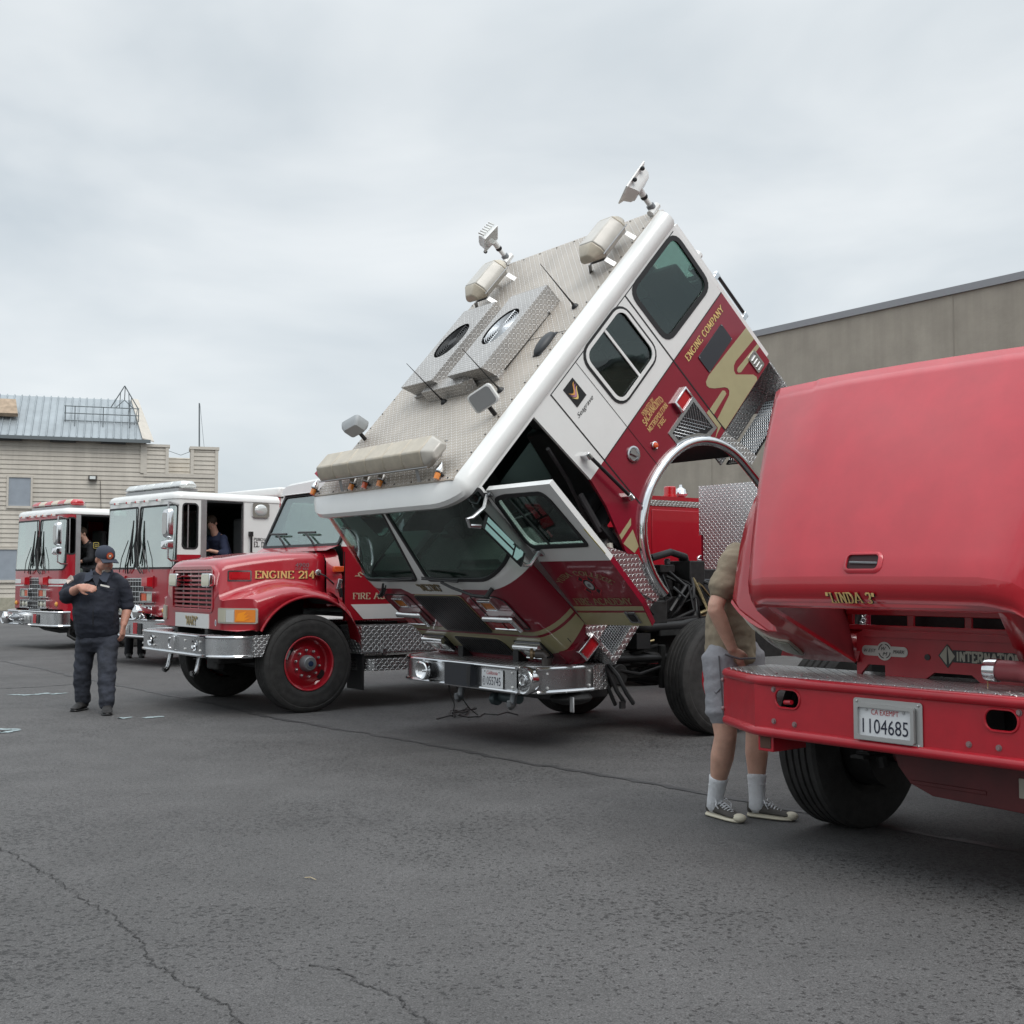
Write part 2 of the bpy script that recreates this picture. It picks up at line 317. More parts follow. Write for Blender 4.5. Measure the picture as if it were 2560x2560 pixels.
# ------------------------------------------------------------------ lettering: stroke letters with slab serifs
def _g():
    A = arc; G = {}
    G['A'] = (.74, [[(0, 0), (.37, 1)], [(.37, 1), (.74, 0)], [(.14, .34), (.60, .34)]])
    G['B'] = (.62, [[(.08, 0), (.08, 1)], [(.0, 1)] + A(.34, .76, .24, .24, 90, -90), [(.08, .52)] + A(.36, .26, .26, .26, 90, -90) + [(0, 0)]])
    G['C'] = (.68, [A(.36, .5, .34, .5, 40, 320, 14)])
    G['D'] = (.68, [[(.08, 0), (.08, 1)], [(0, 1)] + A(.26, .5, .40, .5, 90, -90, 10) + [(0, 0)]])
    G['E'] = (.58, [[(.08, 0), (.08, 1)], [(0, 1), (.56, 1), (.56, .84)], [(.08, .52), (.40, .52)], [(0, 0), (.58, 0), (.58, .18)]])
    G['F'] = (.56, [[(.08, 0), (.08, 1)], [(0, 1), (.56, 1), (.56, .82)], [(.08, .52), (.40, .52)]])
    G['G'] = (.72, [A(.37, .5, .35, .5, 45, 330, 14) + [(.68, .42)], [(.44, .44), (.74, .44)]])
    G['H'] = (.72, [[(.1, 0), (.1, 1)], [(.62, 0), (.62, 1)], [(.1, .52), (.62, .52)]])
    G['I'] = (.24, [[(.12, 0), (.12, 1)]])
    G['K'] = (.68, [[(.1, 0), (.1, 1)], [(.1, .40), (.62, 1)], [(.28, .60), (.64, 0)]])
    G['L'] = (.56, [[(.1, 0), (.1, 1)], [(0, 0), (.56, 0), (.56, .2)]])
    G['M'] = (.86, [[(.1, 0), (.1, 1)], [(.1, 1), (.43, .15)], [(.43, .15), (.76, 1)], [(.76, 0), (.76, 1)]])
    G['N'] = (.72, [[(.1, 0), (.1, 1)], [(.1, 1), (.62, 0)], [(.62, 0), (.62, 1)]])
    G['O'] = (.72, [A(.36, .5, .34, .5, 0, 360, 18)])
    G['P'] = (.60, [[(.08, 0), (.08, 1)], [(0, 1)] + A(.32, .73, .26, .27, 90, -90) + [(.08, .46)]])
    G['R'] = (.66, [[(.08, 0), (.08, 1)], [(0, 1)] + A(.32, .74, .26, .26, 90, -90) + [(.08, .48)], [(.30, .48), (.62, 0)]])
    G['S'] = (.58, [A(.29, .74, .25, .26, 20, 270, 10) + A(.29, .25, .27, .25, 90, -160, 10)])
    G['T'] = (.62, [[(.31, 0), (.31, 1)], [(0, .84), (0, 1), (.62, 1), (.62, .84)]])
    G['U'] = (.70, [[(.1, 1), (.1, .3)] + A(.35, .3, .25, .3, 180, 360, 8) + [(.60, 1)]])
    G['Y'] = (.70, [[(0, 1), (.35, .45)], [(.70, 1), (.35, .45)], [(.35, .45), (.35, 0)]])
    G['1'] = (.34, [[(.02, .82), (.18, 1), (.18, 0)]])
    G['2'] = (.56, [A(.28, .72, .26, .28, 170, -30, 8) + [(.02, 0), (.56, 0), (.56, .14)]])
    G['3'] = (.54, [A(.25, .75, .24, .25, 150, -90, 8), A(.25, .26, .27, .26, 90, -150, 8)])
    G['4'] = (.62, [[(.44, 0), (.44, 1), (.02, .30), (.62, .30)]])
    G['0'] = (.56, [A(.28, .5, .26, .5, 0, 360, 16)])
    G['9'] = (.56, [A(.28, .70, .26, .30, 0, 360, 12), [(.54, .70), (.50, .25), (.20, 0)]])
    G[' '] = (.34, []); G['"'] = (.26, [[(.05, 1), (.05, .72)], [(.19, 1), (.19, .72)]]); G[':'] = (.2, [[(.1, .12), (.1, .2)], [(.1, .6), (.1, .68)]]); G["'"] = (.14, [[(.07, 1), (.07, .72)]])
    return G
GL = _g()
def text_width(t, sp=.16): return sum(GL[c][0] + sp for c in t) - sp
def text(mb, t, fn, h, width=None, m=0, wt=.17, thin=.075, serif=True, sp=.16, off=.002, center=True, warp=None, slant=0, step=.0004):
    """letters as raised strokes on the surface fn(u,v,depth)"""
    W = text_width(t, sp); sx = (width / W) if width else h; x = -W / 2 if center else 0; k = 0
    def put(pts):
        nonlocal k
        k += 1; o = off + (k % 9) * step; q = []
        for a, b in pts:
            a += slant * b; a *= sx; b = (b - .5) * h
            if warp: a, b = warp(a, b)
            q.append(fn(a, b, o))
        mb.poly(q, m)
    for ch in t:
        gw, st = GL[ch]
        for pl in st:
            for i in range(len(pl) - 1):
                p, q = V(pl[i]), V(pl[i + 1]); d = q - p
                if d.length < 1e-5: continue
                u = d.normalized(); wd = (wt * abs(u.y) + thin * abs(u.x)) * (h / sx if not width else 1); nn = V((-u.y, u.x)) * wd / 2
                e = u * wd * .22 if len(pl) > 2 else V((0, 0))
                a, b = p - e, q + e
                put([(x + a.x - nn.x, a.y - nn.y), (x + b.x - nn.x, b.y - nn.y), (x + b.x + nn.x, b.y + nn.y), (x + a.x + nn.x, a.y + nn.y)])
            if serif and ch not in '":\'':
                for p, q in ((pl[0], pl[1]), (pl[-1], pl[-2])):
                    d = (V(q) - V(p)).normalized()
                    if abs(d.y) > .6 and (p[1] < .02 or p[1] > .98) and abs(pl[0][0] - pl[-1][0]) + abs(pl[0][1] - pl[-1][1]) > .05:
                        s_ = .15; y0 = p[1]; y1 = .07 if p[1] < .5 else .93
                        put([(x + p[0] - s_, y0), (x + p[0] + s_, y0), (x + p[0] + s_, y1), (x + p[0] - s_, y1)])
        x += gw + sp
def shadow_text(mb, t, fn, h, width=None, mg=0, ms=1, dx=.1, **k):
    """gold letters over a black drop shadow"""
    f2 = lambda a, b, d=0: fn(a + h * dx, b - h * dx, d)
    text(mb, t, f2, h, width, ms, off=.001, step=.00008, **k); text(mb, t, fn, h, width, mg, off=.003, step=.0003, **k)
def ftext(mb, t, fn, h, width=None, m=0, off=.002, shear=0):
    """plain sans lettering from the built-in font outline"""
    c = bpy.data.curves.new('t', 'FONT'); c.body = t; c.size = 1; c.align_x = 'CENTER'; c.align_y = 'CENTER'; c.shear = shear; c.resolution_u = 3
    o = bpy.data.objects.new('t', c); COL.objects.link(o); dg = bpy.context.evaluated_depsgraph_get(); dg.update(); me = bpy.data.meshes.new_from_object(o.evaluated_get(dg))
    xs = [v.co.x for v in me.vertices]; ys = [v.co.y for v in me.vertices]; x0, x1, y0, y1 = min(xs), max(xs), min(ys), max(ys); sy = h / (y1 - y0); sx = (width / (x1 - x0)) if width else sy
    mb.mesh([fn((v.co.x - (x0 + x1) / 2) * sx, (v.co.y - (y0 + y1) / 2) * sy, off) for v in me.vertices], [tuple(p.vertices) for p in me.polygons], m)
    bpy.data.objects.remove(o); bpy.data.curves.remove(c); bpy.data.meshes.remove(me)

# ------------------------------------------------------------------ the setting
A_ = asphalt()
b = MB(); b.poly([(-300, -120, 0), (300, -120, 0), (300, 400, 0), (-300, 400, 0)]); tag(b.build('asphalt_yard', A_, smooth=0), kind='structure')
SEAL = mat('crack_sealant', (.056, .055, .056), var=.35, vscale=9, rough=.62); CRK = mat('dark_crack', (.035, .034, .034), rough=.9); CHALK = mat('pale_blue_marking_paint', (.30, .36, .37), var=.45, vscale=25, rough=.9)  # open cracks get one even dark grey of their own
def ribbon(mb, P, wd, z, jit=0, seed=1, n=1):
    rnd = random.Random(seed); Q = []
    for i in range(len(P) - 1):
        for k in range(n):
            t = k / n; Q.append(V(P[i]).lerp(V(P[i + 1]), t) + V((rnd.uniform(-jit, jit), rnd.uniform(-jit, jit))))
    Q.append(V(P[-1])); rows = []
    for i, q in enumerate(Q):
        d = (Q[min(i + 1, len(Q) - 1)] - Q[max(i - 1, 0)]).normalized(); nn = V((-d.y, d.x)); ww = wd * rnd.uniform(.45, 1.3) / 2
        rows.append([(q.x + nn.x * ww, q.y + nn.y * ww, z), (q.x - nn.x * ww, q.y - nn.y * ww, z)])
    mb.loft(rows, 0, cap=False, closed=False)
b = MB(); ribbon(b, [(-10.2, 21.7), (-8.8, 20.26), (-7.61, 18.78), (-6.33, 17.05), (-5.03, 15.42), (-4.06, 14.23), (-3.43, 13.49), (-2.55, 12.21), (-1.88, 11.46), (-1.02, 10.53), (0, 9.32), (.9, 8.37), (1.5, 7.6), (3, 5.9)], .065, .004, .028, 3, 12)
ribbon(b, [(-7.2, 15.0), (-6.61, 15.24), (-6.2, 15.49), (-5.87, 15.87)], .05, .004, .015, 4, 8)
tag(b.build('crack_sealant', SEAL), kind='structure')
b = MB(); ribbon(b, [(-2.9, 6.6), (-2.71, 6.3), (-2.47, 6.04), (-2.24, 5.75), (-2.03, 5.49), (-1.86, 5.25), (-1.7, 5.08), (-1.57, 4.86), (-1.45, 4.69), (-1.34, 4.47), (-1.25, 4.35), (-1.07, 4.13), (-.96, 4.03), (-.85, 3.8)], .0065, .004, .018, 5, 12)
ribbon(b, [(-.76, 4.44), (-.63, 4.38), (-.55, 4.26), (-.41, 4.13), (-.35, 4.01), (-.28, 3.88), (-.1, 3.5)], .0055, .004, .016, 6, 12)
tag(b.build('pavement_crack', CRK), kind='structure')
b = MB()
for i, P in enumerate([[(-6.14, 14.45), (-5.94, 14.40), (-5.80, 14.5), (-5.74, 14.65)], [(-5.66, 14.50), (-5.53, 14.65)], [(-4.0, 12.03), (-3.9, 12.14)], [(-3.75, 12.05), (-3.61, 12.21)], [(-4.95, 11.2), (-4.71, 11.16), (-4.65, 11.08), (-4.7, 10.97), (-4.8, 10.94)]]): ribbon(b, P, .10, .005 + i * .0003, .012, i, 7)
tag(b.build('paint_marking', CHALK), kind='structure')

# left: training building with lap siding, a steep ribbed metal roof and a low parapet tower
SIDING = mat('beige_lap_siding', (.54, .50, .44), var=.10, vscale=.9, streak=.16, rough=.8); TRIM = mat('beige_trim', (.56, .52, .46), var=.08, rough=.75)
ROOFM = mat('grey_ribbed_roof', (.33, .365, .385), var=.14, vscale=1.2, rough=.45, metal=.3); PLY = mat('weathered_plywood', (.38, .29, .21), var=.3, vscale=4, rough=.9); PANE = mat('grey_window_panel', (.30, .335, .38), var=.12, vscale=2, rough=.35)
STUCCO = mat('grey_tan_stucco', (.37, .335, .28), var=.12, vscale=1.1, streak=.13, rough=.95, bump=.3, bscale=14); COPE = mat('grey_coping', (.29, .295, .31), rough=.5, metal=.2)
GALV = mat('galvanised_pipe', (.16, .18, .19), rough=.5, metal=.5); CONC = mat('pale_concrete', (.36, .34, .27), var=.2, rough=.9)
TH = RAD(18)
bld = empty('training_building', 'beige clapboard building with a steep grey ribbed metal roof', 'building', (-21.62, 50.85, 0), TH)
# local: x along the wall, y into the building
def siding(mb, x0, x1, z0, z1, y0=0, step=.2):
    z = z0
    while z < z1 - .01:
        t = min(z + step, z1); mb.mesh([(x0, y0, z), (x1, y0, z), (x1, y0 + .035, t), (x0, y0 + .035, t), (x0, y0 + .045, z), (x1, y0 + .045, z)], [(0, 1, 2, 3), (1, 0, 4, 5)]); z = t
b = MB(); siding(b, -14, 5.32, .55, 7.62); b.box(-14, 5.3, .05, 8, .0, 7.6); b.box(5.3, 8.5, .055, 6, 0, 6.05); siding(b, 5.32, 8.55, .55, 6.05); b.box(5.35, 6.3, .06, .5, 6.05, 7.3); siding(b, 5.42, 6.28, 6.15, 7.3); b.box(7.42, 8.5, .06, 1.0, 6.05, 7.25); siding(b, 7.5, 8.45, 6.15, 7.25)
b.box(5.6, 8.4, 2.6, 2.8, 6, 7.1); siding(b, 5.6, 8.4, 6.05, 7.1, 2.55)
b.build('wall', SIDING, bld, smooth=0)
b = MB(); b.box(-14, 8.6, -.03, .05, 0, .55); b.build('concrete_base', CONC, bld)
b = MB(); b.box(5.18, 5.34, -.03, .1, 6.1, 7.6); b.box(5.34, 5.46, -.025, .1, 6.05, 7.3); b.box(6.26, 6.4, -.025, .6, 6.05, 7.3); b.box(7.36, 7.5, -.025, 1, 6.05, 7.25); b.box(8.44, 8.58, -.025, 1, 0, 7.25)
b.box(5.3, 6.45, -.05, .6, 7.3, 7.42); b.box(7.32, 8.62, -.05, 1.05, 7.25, 7.38); b.box(5.32, 8.56, -.02, .05, 5.95, 6.12); b.build('trim', TRIM, bld)
# roof: ribs run up the slope
b = MB(); x = -14.3
b.mesh([(-14.3, -.35, 7.55), (5.45, -.35, 7.55), (4.75, 2.5, 9.72), (-14.3, 2.5, 9.72), (-14.3, 6, 7.5), (5.4, 6, 7.5)], [(0, 1, 2, 3), (3, 2, 5, 4), (1, 5, 2)])
rb = MB()
while x < 5.2:
    xt = min(x, 4.7 + .0 * x); k = (x - 4.7) / .7 if x > 4.7 else 0
    y1, z1 = 2.5 - 2.85 * k, 9.72 - 2.17 * k
    b.mesh([(x, -.36, 7.56), (x + .07, -.36, 7.56), (x + .07, y1, z1 + .0), (x, y1, z1), (x + .02, -.36, 7.62), (x + .05, -.36, 7.62), (x + .05, y1, z1 + .06), (x + .02, y1, z1 + .06)], [(4, 5, 6, 7), (0, 4, 7, 3), (5, 1, 2, 6), (0, 1, 5, 4)]); x += .31
b.build('roof', ROOFM, bld, smooth=0)
b = MB(); b.prism([(5.25, -.38, 7.6), (5.75, -.1, 7.5), (5.05, 2.6, 9.75), (4.72, 2.5, 9.78)], (0, 0, .05)); b.build('rake_board', TRIM, bld)
b = MB(); b.box(-14.3, 5.6, -.42, -.34, 7.42, 7.57); b.build('gutter', GALV, bld)
b = MB(); b.prism([(-4, .62, 8.5), (.0, .62, 8.5), (-.18, 1.62, 9.27), (-4, 1.62, 9.27)], (0, -.12, .14)); b.build('roof_patch', PLY, bld)
for x in (-2.2, -.3, 1.9, 4.0): b = MB(); b.box(x - .5, x + .55, -.3, .02, 7.36, 7.46); b.build('soffit_vent', BLACKP, bld)
for (x0, x1, z0, z1) in ((-.33, .72, 4.42, 5.86), (-.86, .36, 1.2, 2.72), (6.5, 7.4, 3.9, 5.45)):
    f = MB()
    for q in ((x0, x1, z1 - .09, z1), (x0, x1, z0, z0 + .11), (x0, x0 + .08, z0 + .11, z1 - .09), (x1 - .08, x1, z0 + .11, z1 - .09)): f.box(q[0], q[1], -.05, .06, q[2], q[3])
    w_ = f.build('window', TRIM, bld); p = MB(); p.box(x0 + .08, x1 - .08, -.005, .03, z0 + .1, z1 - .08); p.build('pane', PANE, w_)
b = MB(); b.box(3.0, 3.36, -.22, .02, 5.72, 5.93); b.box(3.06, 3.3, -.25, -.2, 5.76, 5.89, 1); b.tube([(3.5, -.02, 5.7), (3.55, -.02, 4.4)], .012, 5); b.build('wall_lamp', [mat('lamp_housing', (.06, .05, .045), rough=.5), CLEARL], bld)
# roof railing and triangular roof frame
rl = empty('roof_railing', 'dark steel guard railing with a triangular frame on the ribbed roof', 'railing', bld.matrix_basis @ V((0, 0, 0)), TH); rl.location = bld.location
b = MB(); yr = .75
for z in (8.45, 8.78, 9.1): b.tube([(1.9, yr, z + .0), (5.1, yr, z)], .022, 6)
for x in (1.95, 2.35, 3.55, 4.7, 5.07): b.tube([(x, yr, 9.12), (x, yr, 8.35)], .02, 6)
for x in (2.35, 3.55, 4.7): b.tube([(x, yr, 8.5), (x, .45, 8.18)], .02, 6)
b.build('guard_rail', GALV, rl)
b = MB(); T_ = (4.45, .9, 10.15)
for q in ((3.86, .9, 9.12), (5.05, .9, 9.12)):
    b.tube([T_, q], .024, 6)
    i = (T_[0] + (q[0] - T_[0]) * .0, .9, 9.5); b.tube([(T_[0] + .02, .9, 10.1), i], .018, 6); b.tube([i, ((q[0] * .62 + T_[0] * .38), .9, 9.14)], .018, 6); b.tube([(T_[0] * .7 + q[0] * .3, .9, 9.84), ((q[0] * .35 + T_[0] * .65), .9, 9.14)], .018, 6)
b.tube([(4.75, .9, 9.6), (4.62, .8, 8.8)], .018, 6); b.tube([(5.02, .9, 9.1), (4.88, .7, 8.3)], .018, 6); b.build('triangular_frame', GALV, rl)
an = empty('antenna_mast', 'thin grey mast with guy wire on the parapet tower', 'antenna', bld.location + Matrix.Rotation(TH, 3, 'Z') @ V((7.75, .35, 7.38)), TH)
b = MB(); b.tube([(0, 0, 0), (-.03, 0, 2.05)], [.035, .03], 8); b.build('mast', GALV, an); b = MB(); b.tube([(0, 0, 2.0), (.2, -.25, 0)], .008, 4); b.tube([(-.15, 0, -.1), (-.8, .3, -.35), (-1.35, .0, -.2)], .012, 4); b.build('guy_wire', GALV, an)
# right: big plain stucco hall
hall = empty('stucco_hall', 'large plain grey tan stucco building with dark metal coping', 'building', (9.87, 22.6, 0), RAD(126.4))
b = MB(); b.box(-30, 19.5, -14, 0, 0, 7.22); b.build('wall', STUCCO, hall); b = MB(); b.box(-30.1, 19.6, -14.1, .05, 7.22, 7.37); b.build('coping', COPE, hall)
jm = mat('dark_joint', (.31, .28, .235), rough=.9)  # joint strips: a slightly darker tan than the stucco
for x in (-12, -5.2, 1.4, 8.2, 14): b = MB(); b.box(x, x + .02, .002, .006, 0, 7.2); b.build('expansion_joint', jm, hall)

# far trees behind the photographer: never in view, but mirrored in the paint, glass and chrome
b = MB(); rnd = random.Random(11); LEAF = mat('tree_foliage', (.06, .075, .035), var=.4, vscale=.8, rough=.9)
for i in range(70):
    x = -95 + i * 2.8 + rnd.uniform(-1, 1); y0 = -58 + rnd.uniform(-8, 8); hh = rnd.uniform(5.5, 11); rr0 = rnd.uniform(2.2, 3.6)
    for k in range(46):
        a, t = rnd.uniform(0, 2 * pi), rnd.random(); r = rr0 * sqrt(rnd.random()) * (1.1 - .7 * abs(t - .4)); c = V((x + r * cos(a), y0 + r * sin(a), hh * (.18 + .82 * t))); s_ = rnd.uniform(.5, 1.1); n1 = V((rnd.uniform(-1, 1), rnd.uniform(-1, 1), rnd.uniform(-1, 1))).normalized(); n2 = n1.orthogonal().normalized()
        b.poly([c + n1 * s_, c + n2 * s_ * .8, c - n1 * s_, c - n2 * s_ * .8]); n3 = n1.cross(n2); b.poly([c + n1 * s_, c + n3 * s_ * .8, c - n1 * s_, c - n3 * s_ * .8])
tag(b.build('treeline', LEAF, smooth=0), kind='stuff')

# ------------------------------------------------------------------ shared truck parts
def heading(t): return RAD(t + 180)
def add_wheel(par, x, y, s, R=.52, rimm=RED, rear=False, z=None, steer=0, wd=.28, label=None):
    """s = +1 outward is +y; parts: wheel (the tyre) > rim, hub"""
    z = R if z is None else z; X = Matrix.Translation((x, y, z)) @ Matrix.Rotation(steer, 4, 'Z'); k = wd / .28; ax = (0, s, 0)
    b = MB(); t = [(.285, -.11), (.33, -.135), (.42, -.138), (.485, -.128), (R - .012, -.118), (R, -.100)]
    for g in (-.062, -.021, .021, .062): t += [(R, g - .008), (R - .011, g - .004), (R - .011, g + .004), (R, g + .008)]
    t += [(R, .100), (R - .006, .114), (.497, .126), (.488, .131), (.47, .1345), (.462, .132), (.44, .138), (.42, .140), (.40, .139), (.36, .137), (.345, .139), (.325, .136), (.30, .128), (.285, .11)]
    b.lathe([(r, h * k) for r, h in t], (0, 0, 0), ax, 64)
    w_ = b.build('wheel', TYRE, par, xf=X, smooth=25, label=label)
    b = MB(); b.lathe([(.286, .118), (.292, .130), (.284, .134), (.272, .128), (.268, .085), (.262, .035), (.245, .020), (.215, .030), (.185, .052), (.172, .060), (.100, .062), (.0, .062)], (0, 0, 0), ax, 48)
    for i in range(10):
        a = 2 * pi * i / 10 + .2; b.cyl((.142 * cos(a), s * .06, .142 * sin(a)), (.142 * cos(a), s * .095, .142 * sin(a)), .017, 6, 1); b.sph((.142 * cos(a), s * .097, .142 * sin(a)), .014, 8, 1)
    for i in (0, 1):
        a = RAD(35 + i * 180); ex, ez = .222 * cos(a), .222 * sin(a)
        b.mesh([(ex + .042 * cos(q) * cos(a) - .055 * sin(q) * sin(a), s * .0405, ez + .042 * cos(q) * sin(a) + .055 * sin(q) * cos(a)) for q in [2 * pi * j / 14 for j in range(14)]], [tuple(range(14))], 2)
    b.obox((.27 * cos(RAD(22)), s * .135, .27 * sin(RAD(22))), (.018, .012, .10), Matrix.Rotation(RAD(-22), 3, 'Y'), 3)
    b.build('rim', [rimm, CHROME, BLACKP, ALU], w_, xf=X, smooth=30)
    b = MB(); b.lathe([(.088, .06), (.088, .10), (.078, .125), (.074, .15), (.066, .158), (.045, .158), (.044, .166), (.0, .166)], (0, 0, 0), ax, 28); b.lathe([(.030, .1665), (.028, .172), (0, .174)], (0, 0, 0), ax, 20, 1)
    b.build('hub', [GREYM, mat('hub_sight_glass', (.02, .035, .08), rough=.1)], w_, xf=X, smooth=30); return w_
def add_rails(par, x0, x1, xf=None):
    b = MB()
    for s in (-1, 1): b.box(x1, x0, s * .43 - .04, s * .43 + .04, .62, .88)
    for x in (x0 - .3, (x0 + x1) / 2, x1 + .4): b.box(x - .08, x + .08, -.42, .42, .66, .82)
    b.build('frame_rail', CHAS, par)
def add_axle(par, x, hw=.95):
    b = MB(); b.tube([(x, -hw, .52), (x, -.6, .45), (x, .6, .45), (x, hw, .52)], .055, 10)
    for s in (-1, 1):
        for i in range(7): b.box(x - .62 + i * .05, x + .62 - i * .05, s * .43 - .04, s * .43 + .04, .50 + i * .016 - .0, .513 + i * .016)
        b.cyl((x + .2, s * .55, .4), (x + .25, s * .6, .8), .035, 10); b.cyl((x, s * .62, .52), (x, s * .97, .52), .26, 24)
    b.tube([(x - .25, -.8, .42), (x - .25, .8, .42)], .022, 8); b.build('front_axle', CHAS, par)
def plate_text(par, name, fn, plate_w, plate_h, big, small, m_small, xf=None, small_script=False, bigw=.27, circ=False):
    b = MB(); b.panel(rr(-plate_w / 2, plate_w / 2, -plate_h / 2, plate_h / 2, .012), [], lambda u, v, d=0: fn(u, v, d), m=0, thick=.003)
    ftext(b, small, lambda u, v, d=0: fn(u, v + plate_h * .32, d), plate_h * (.17 if not small_script else .2), plate_w * (.5 if not small_script else .52), 1, shear=.3 if small_script else 0)
    x = .022 if circ else 0
    f2 = lambda u, v, d=0: fn(u + x, v - plate_h * .13, d); ftext(b, big, f2, plate_h * .46, bigw, 2)
    if circ:
        f3 = lambda u, v, d=0: fn(u - .118, v - plate_h * .14, d); ftext(b, 'E', f3, plate_h * .2, .016, 2)
        for i in range(20):
            a0, a1 = 2 * pi * i / 20, 2 * pi * (i + 1) / 20; b.poly([f3(.018 * r * cos(a), .032 * r * sin(a), .0022) for r, a in ((1, a0), (1.2, a0), (1.2, a1), (1, a1))], 2)
    for u in (-plate_w * .34, plate_w * .34): b.cyl(fn(u, plate_h * .38, 0), fn(u, plate_h * .38, .006), .006, 8, 3)
    return b.build(name, [mat('plate_white', (.72, .73, .74), rough=.4), m_small, mat('plate_navy', (.012, .015, .035), rough=.4), STEEL], par, xf=xf, smooth=0)
PLRED = mat('plate_red', (.45, .03, .04), rough=.4)
def light_bar(par, x, y0, y1, z, wd=.30, h=.16, mats=(HAZYL, HAZYL), seg=6, xf=None, axis='y', name='light_bar', ends=None):
    """hexagonal-section emergency bar with mitred ends; section across the bar"""
    n = V((1, 0, 0)) if axis == 'y' else V((0, 1, 0)); t = V((0, 1, 0)) if axis == 'y' else V((1, 0, 0)); L_ = y1 - y0
    def ring(s, k, kz): return [n * (a * wd * k) + t * s + V((0, 0, z + h * q * kz + h * .45 * (1 - kz))) for a, q in ((-.38, 0), (.38, 0), (.5, .28), (.47, .55), (.30, 1), (-.30, 1), (-.47, .55), (-.5, .28))]
    o = V((x, 0, 0)) if axis == 'y' else V((0, x, 0)); b = MB(); e = .10
    rs = [ring(y0, .55, .4), ring(y0 + e, 1, 1), ring(y1 - e, 1, 1), ring(y1, .55, .4)]
    R_ = [[o + p for p in r] for r in rs]; b.loft(R_[:2], 1); b.loft(R_[2:], 1)
    ys = [y0 + e + (L_ - 2 * e) * i / seg for i in range(seg + 1)]
    for i in range(seg):
        a = [o + p for p in ring(ys[i] + .002, 1, 1)]; c = [o + p for p in ring(ys[i + 1] - .002, 1, 1)]; b.loft([a, c], 0 if ends is None else (2 + i % 2))
    bar = b.build(name, [mats[0], mats[1]] + (list(ends) if ends else []), par, xf=xf, smooth=50, bev=.012)
    b = MB(); bz = z + h * .28
    for s in (-1, 1): b.tube([o + n * (s * wd * .505) + t * (y0 + .07) + V((0, 0, bz)), o + n * (s * wd * .505) + t * (y1 - .07) + V((0, 0, bz))], .006, 6)
    for q in (y0 + L_ * .17, y1 - L_ * .17):
        c = o + t * q; pts = [c + n * (-wd * .55) + V((0, 0, z - .09)), c + n * (-wd * .35) + V((0, 0, z - .005)), c + n * (wd * .35) + V((0, 0, z - .005)), c + n * (wd * .55) + V((0, 0, z - .09))]
        b.loft([[p - t * .025, p + t * .025] for p in pts], 0, cap=False, closed=False)
    b.build('mounting_foot', ALU, bar, xf=xf); return bar

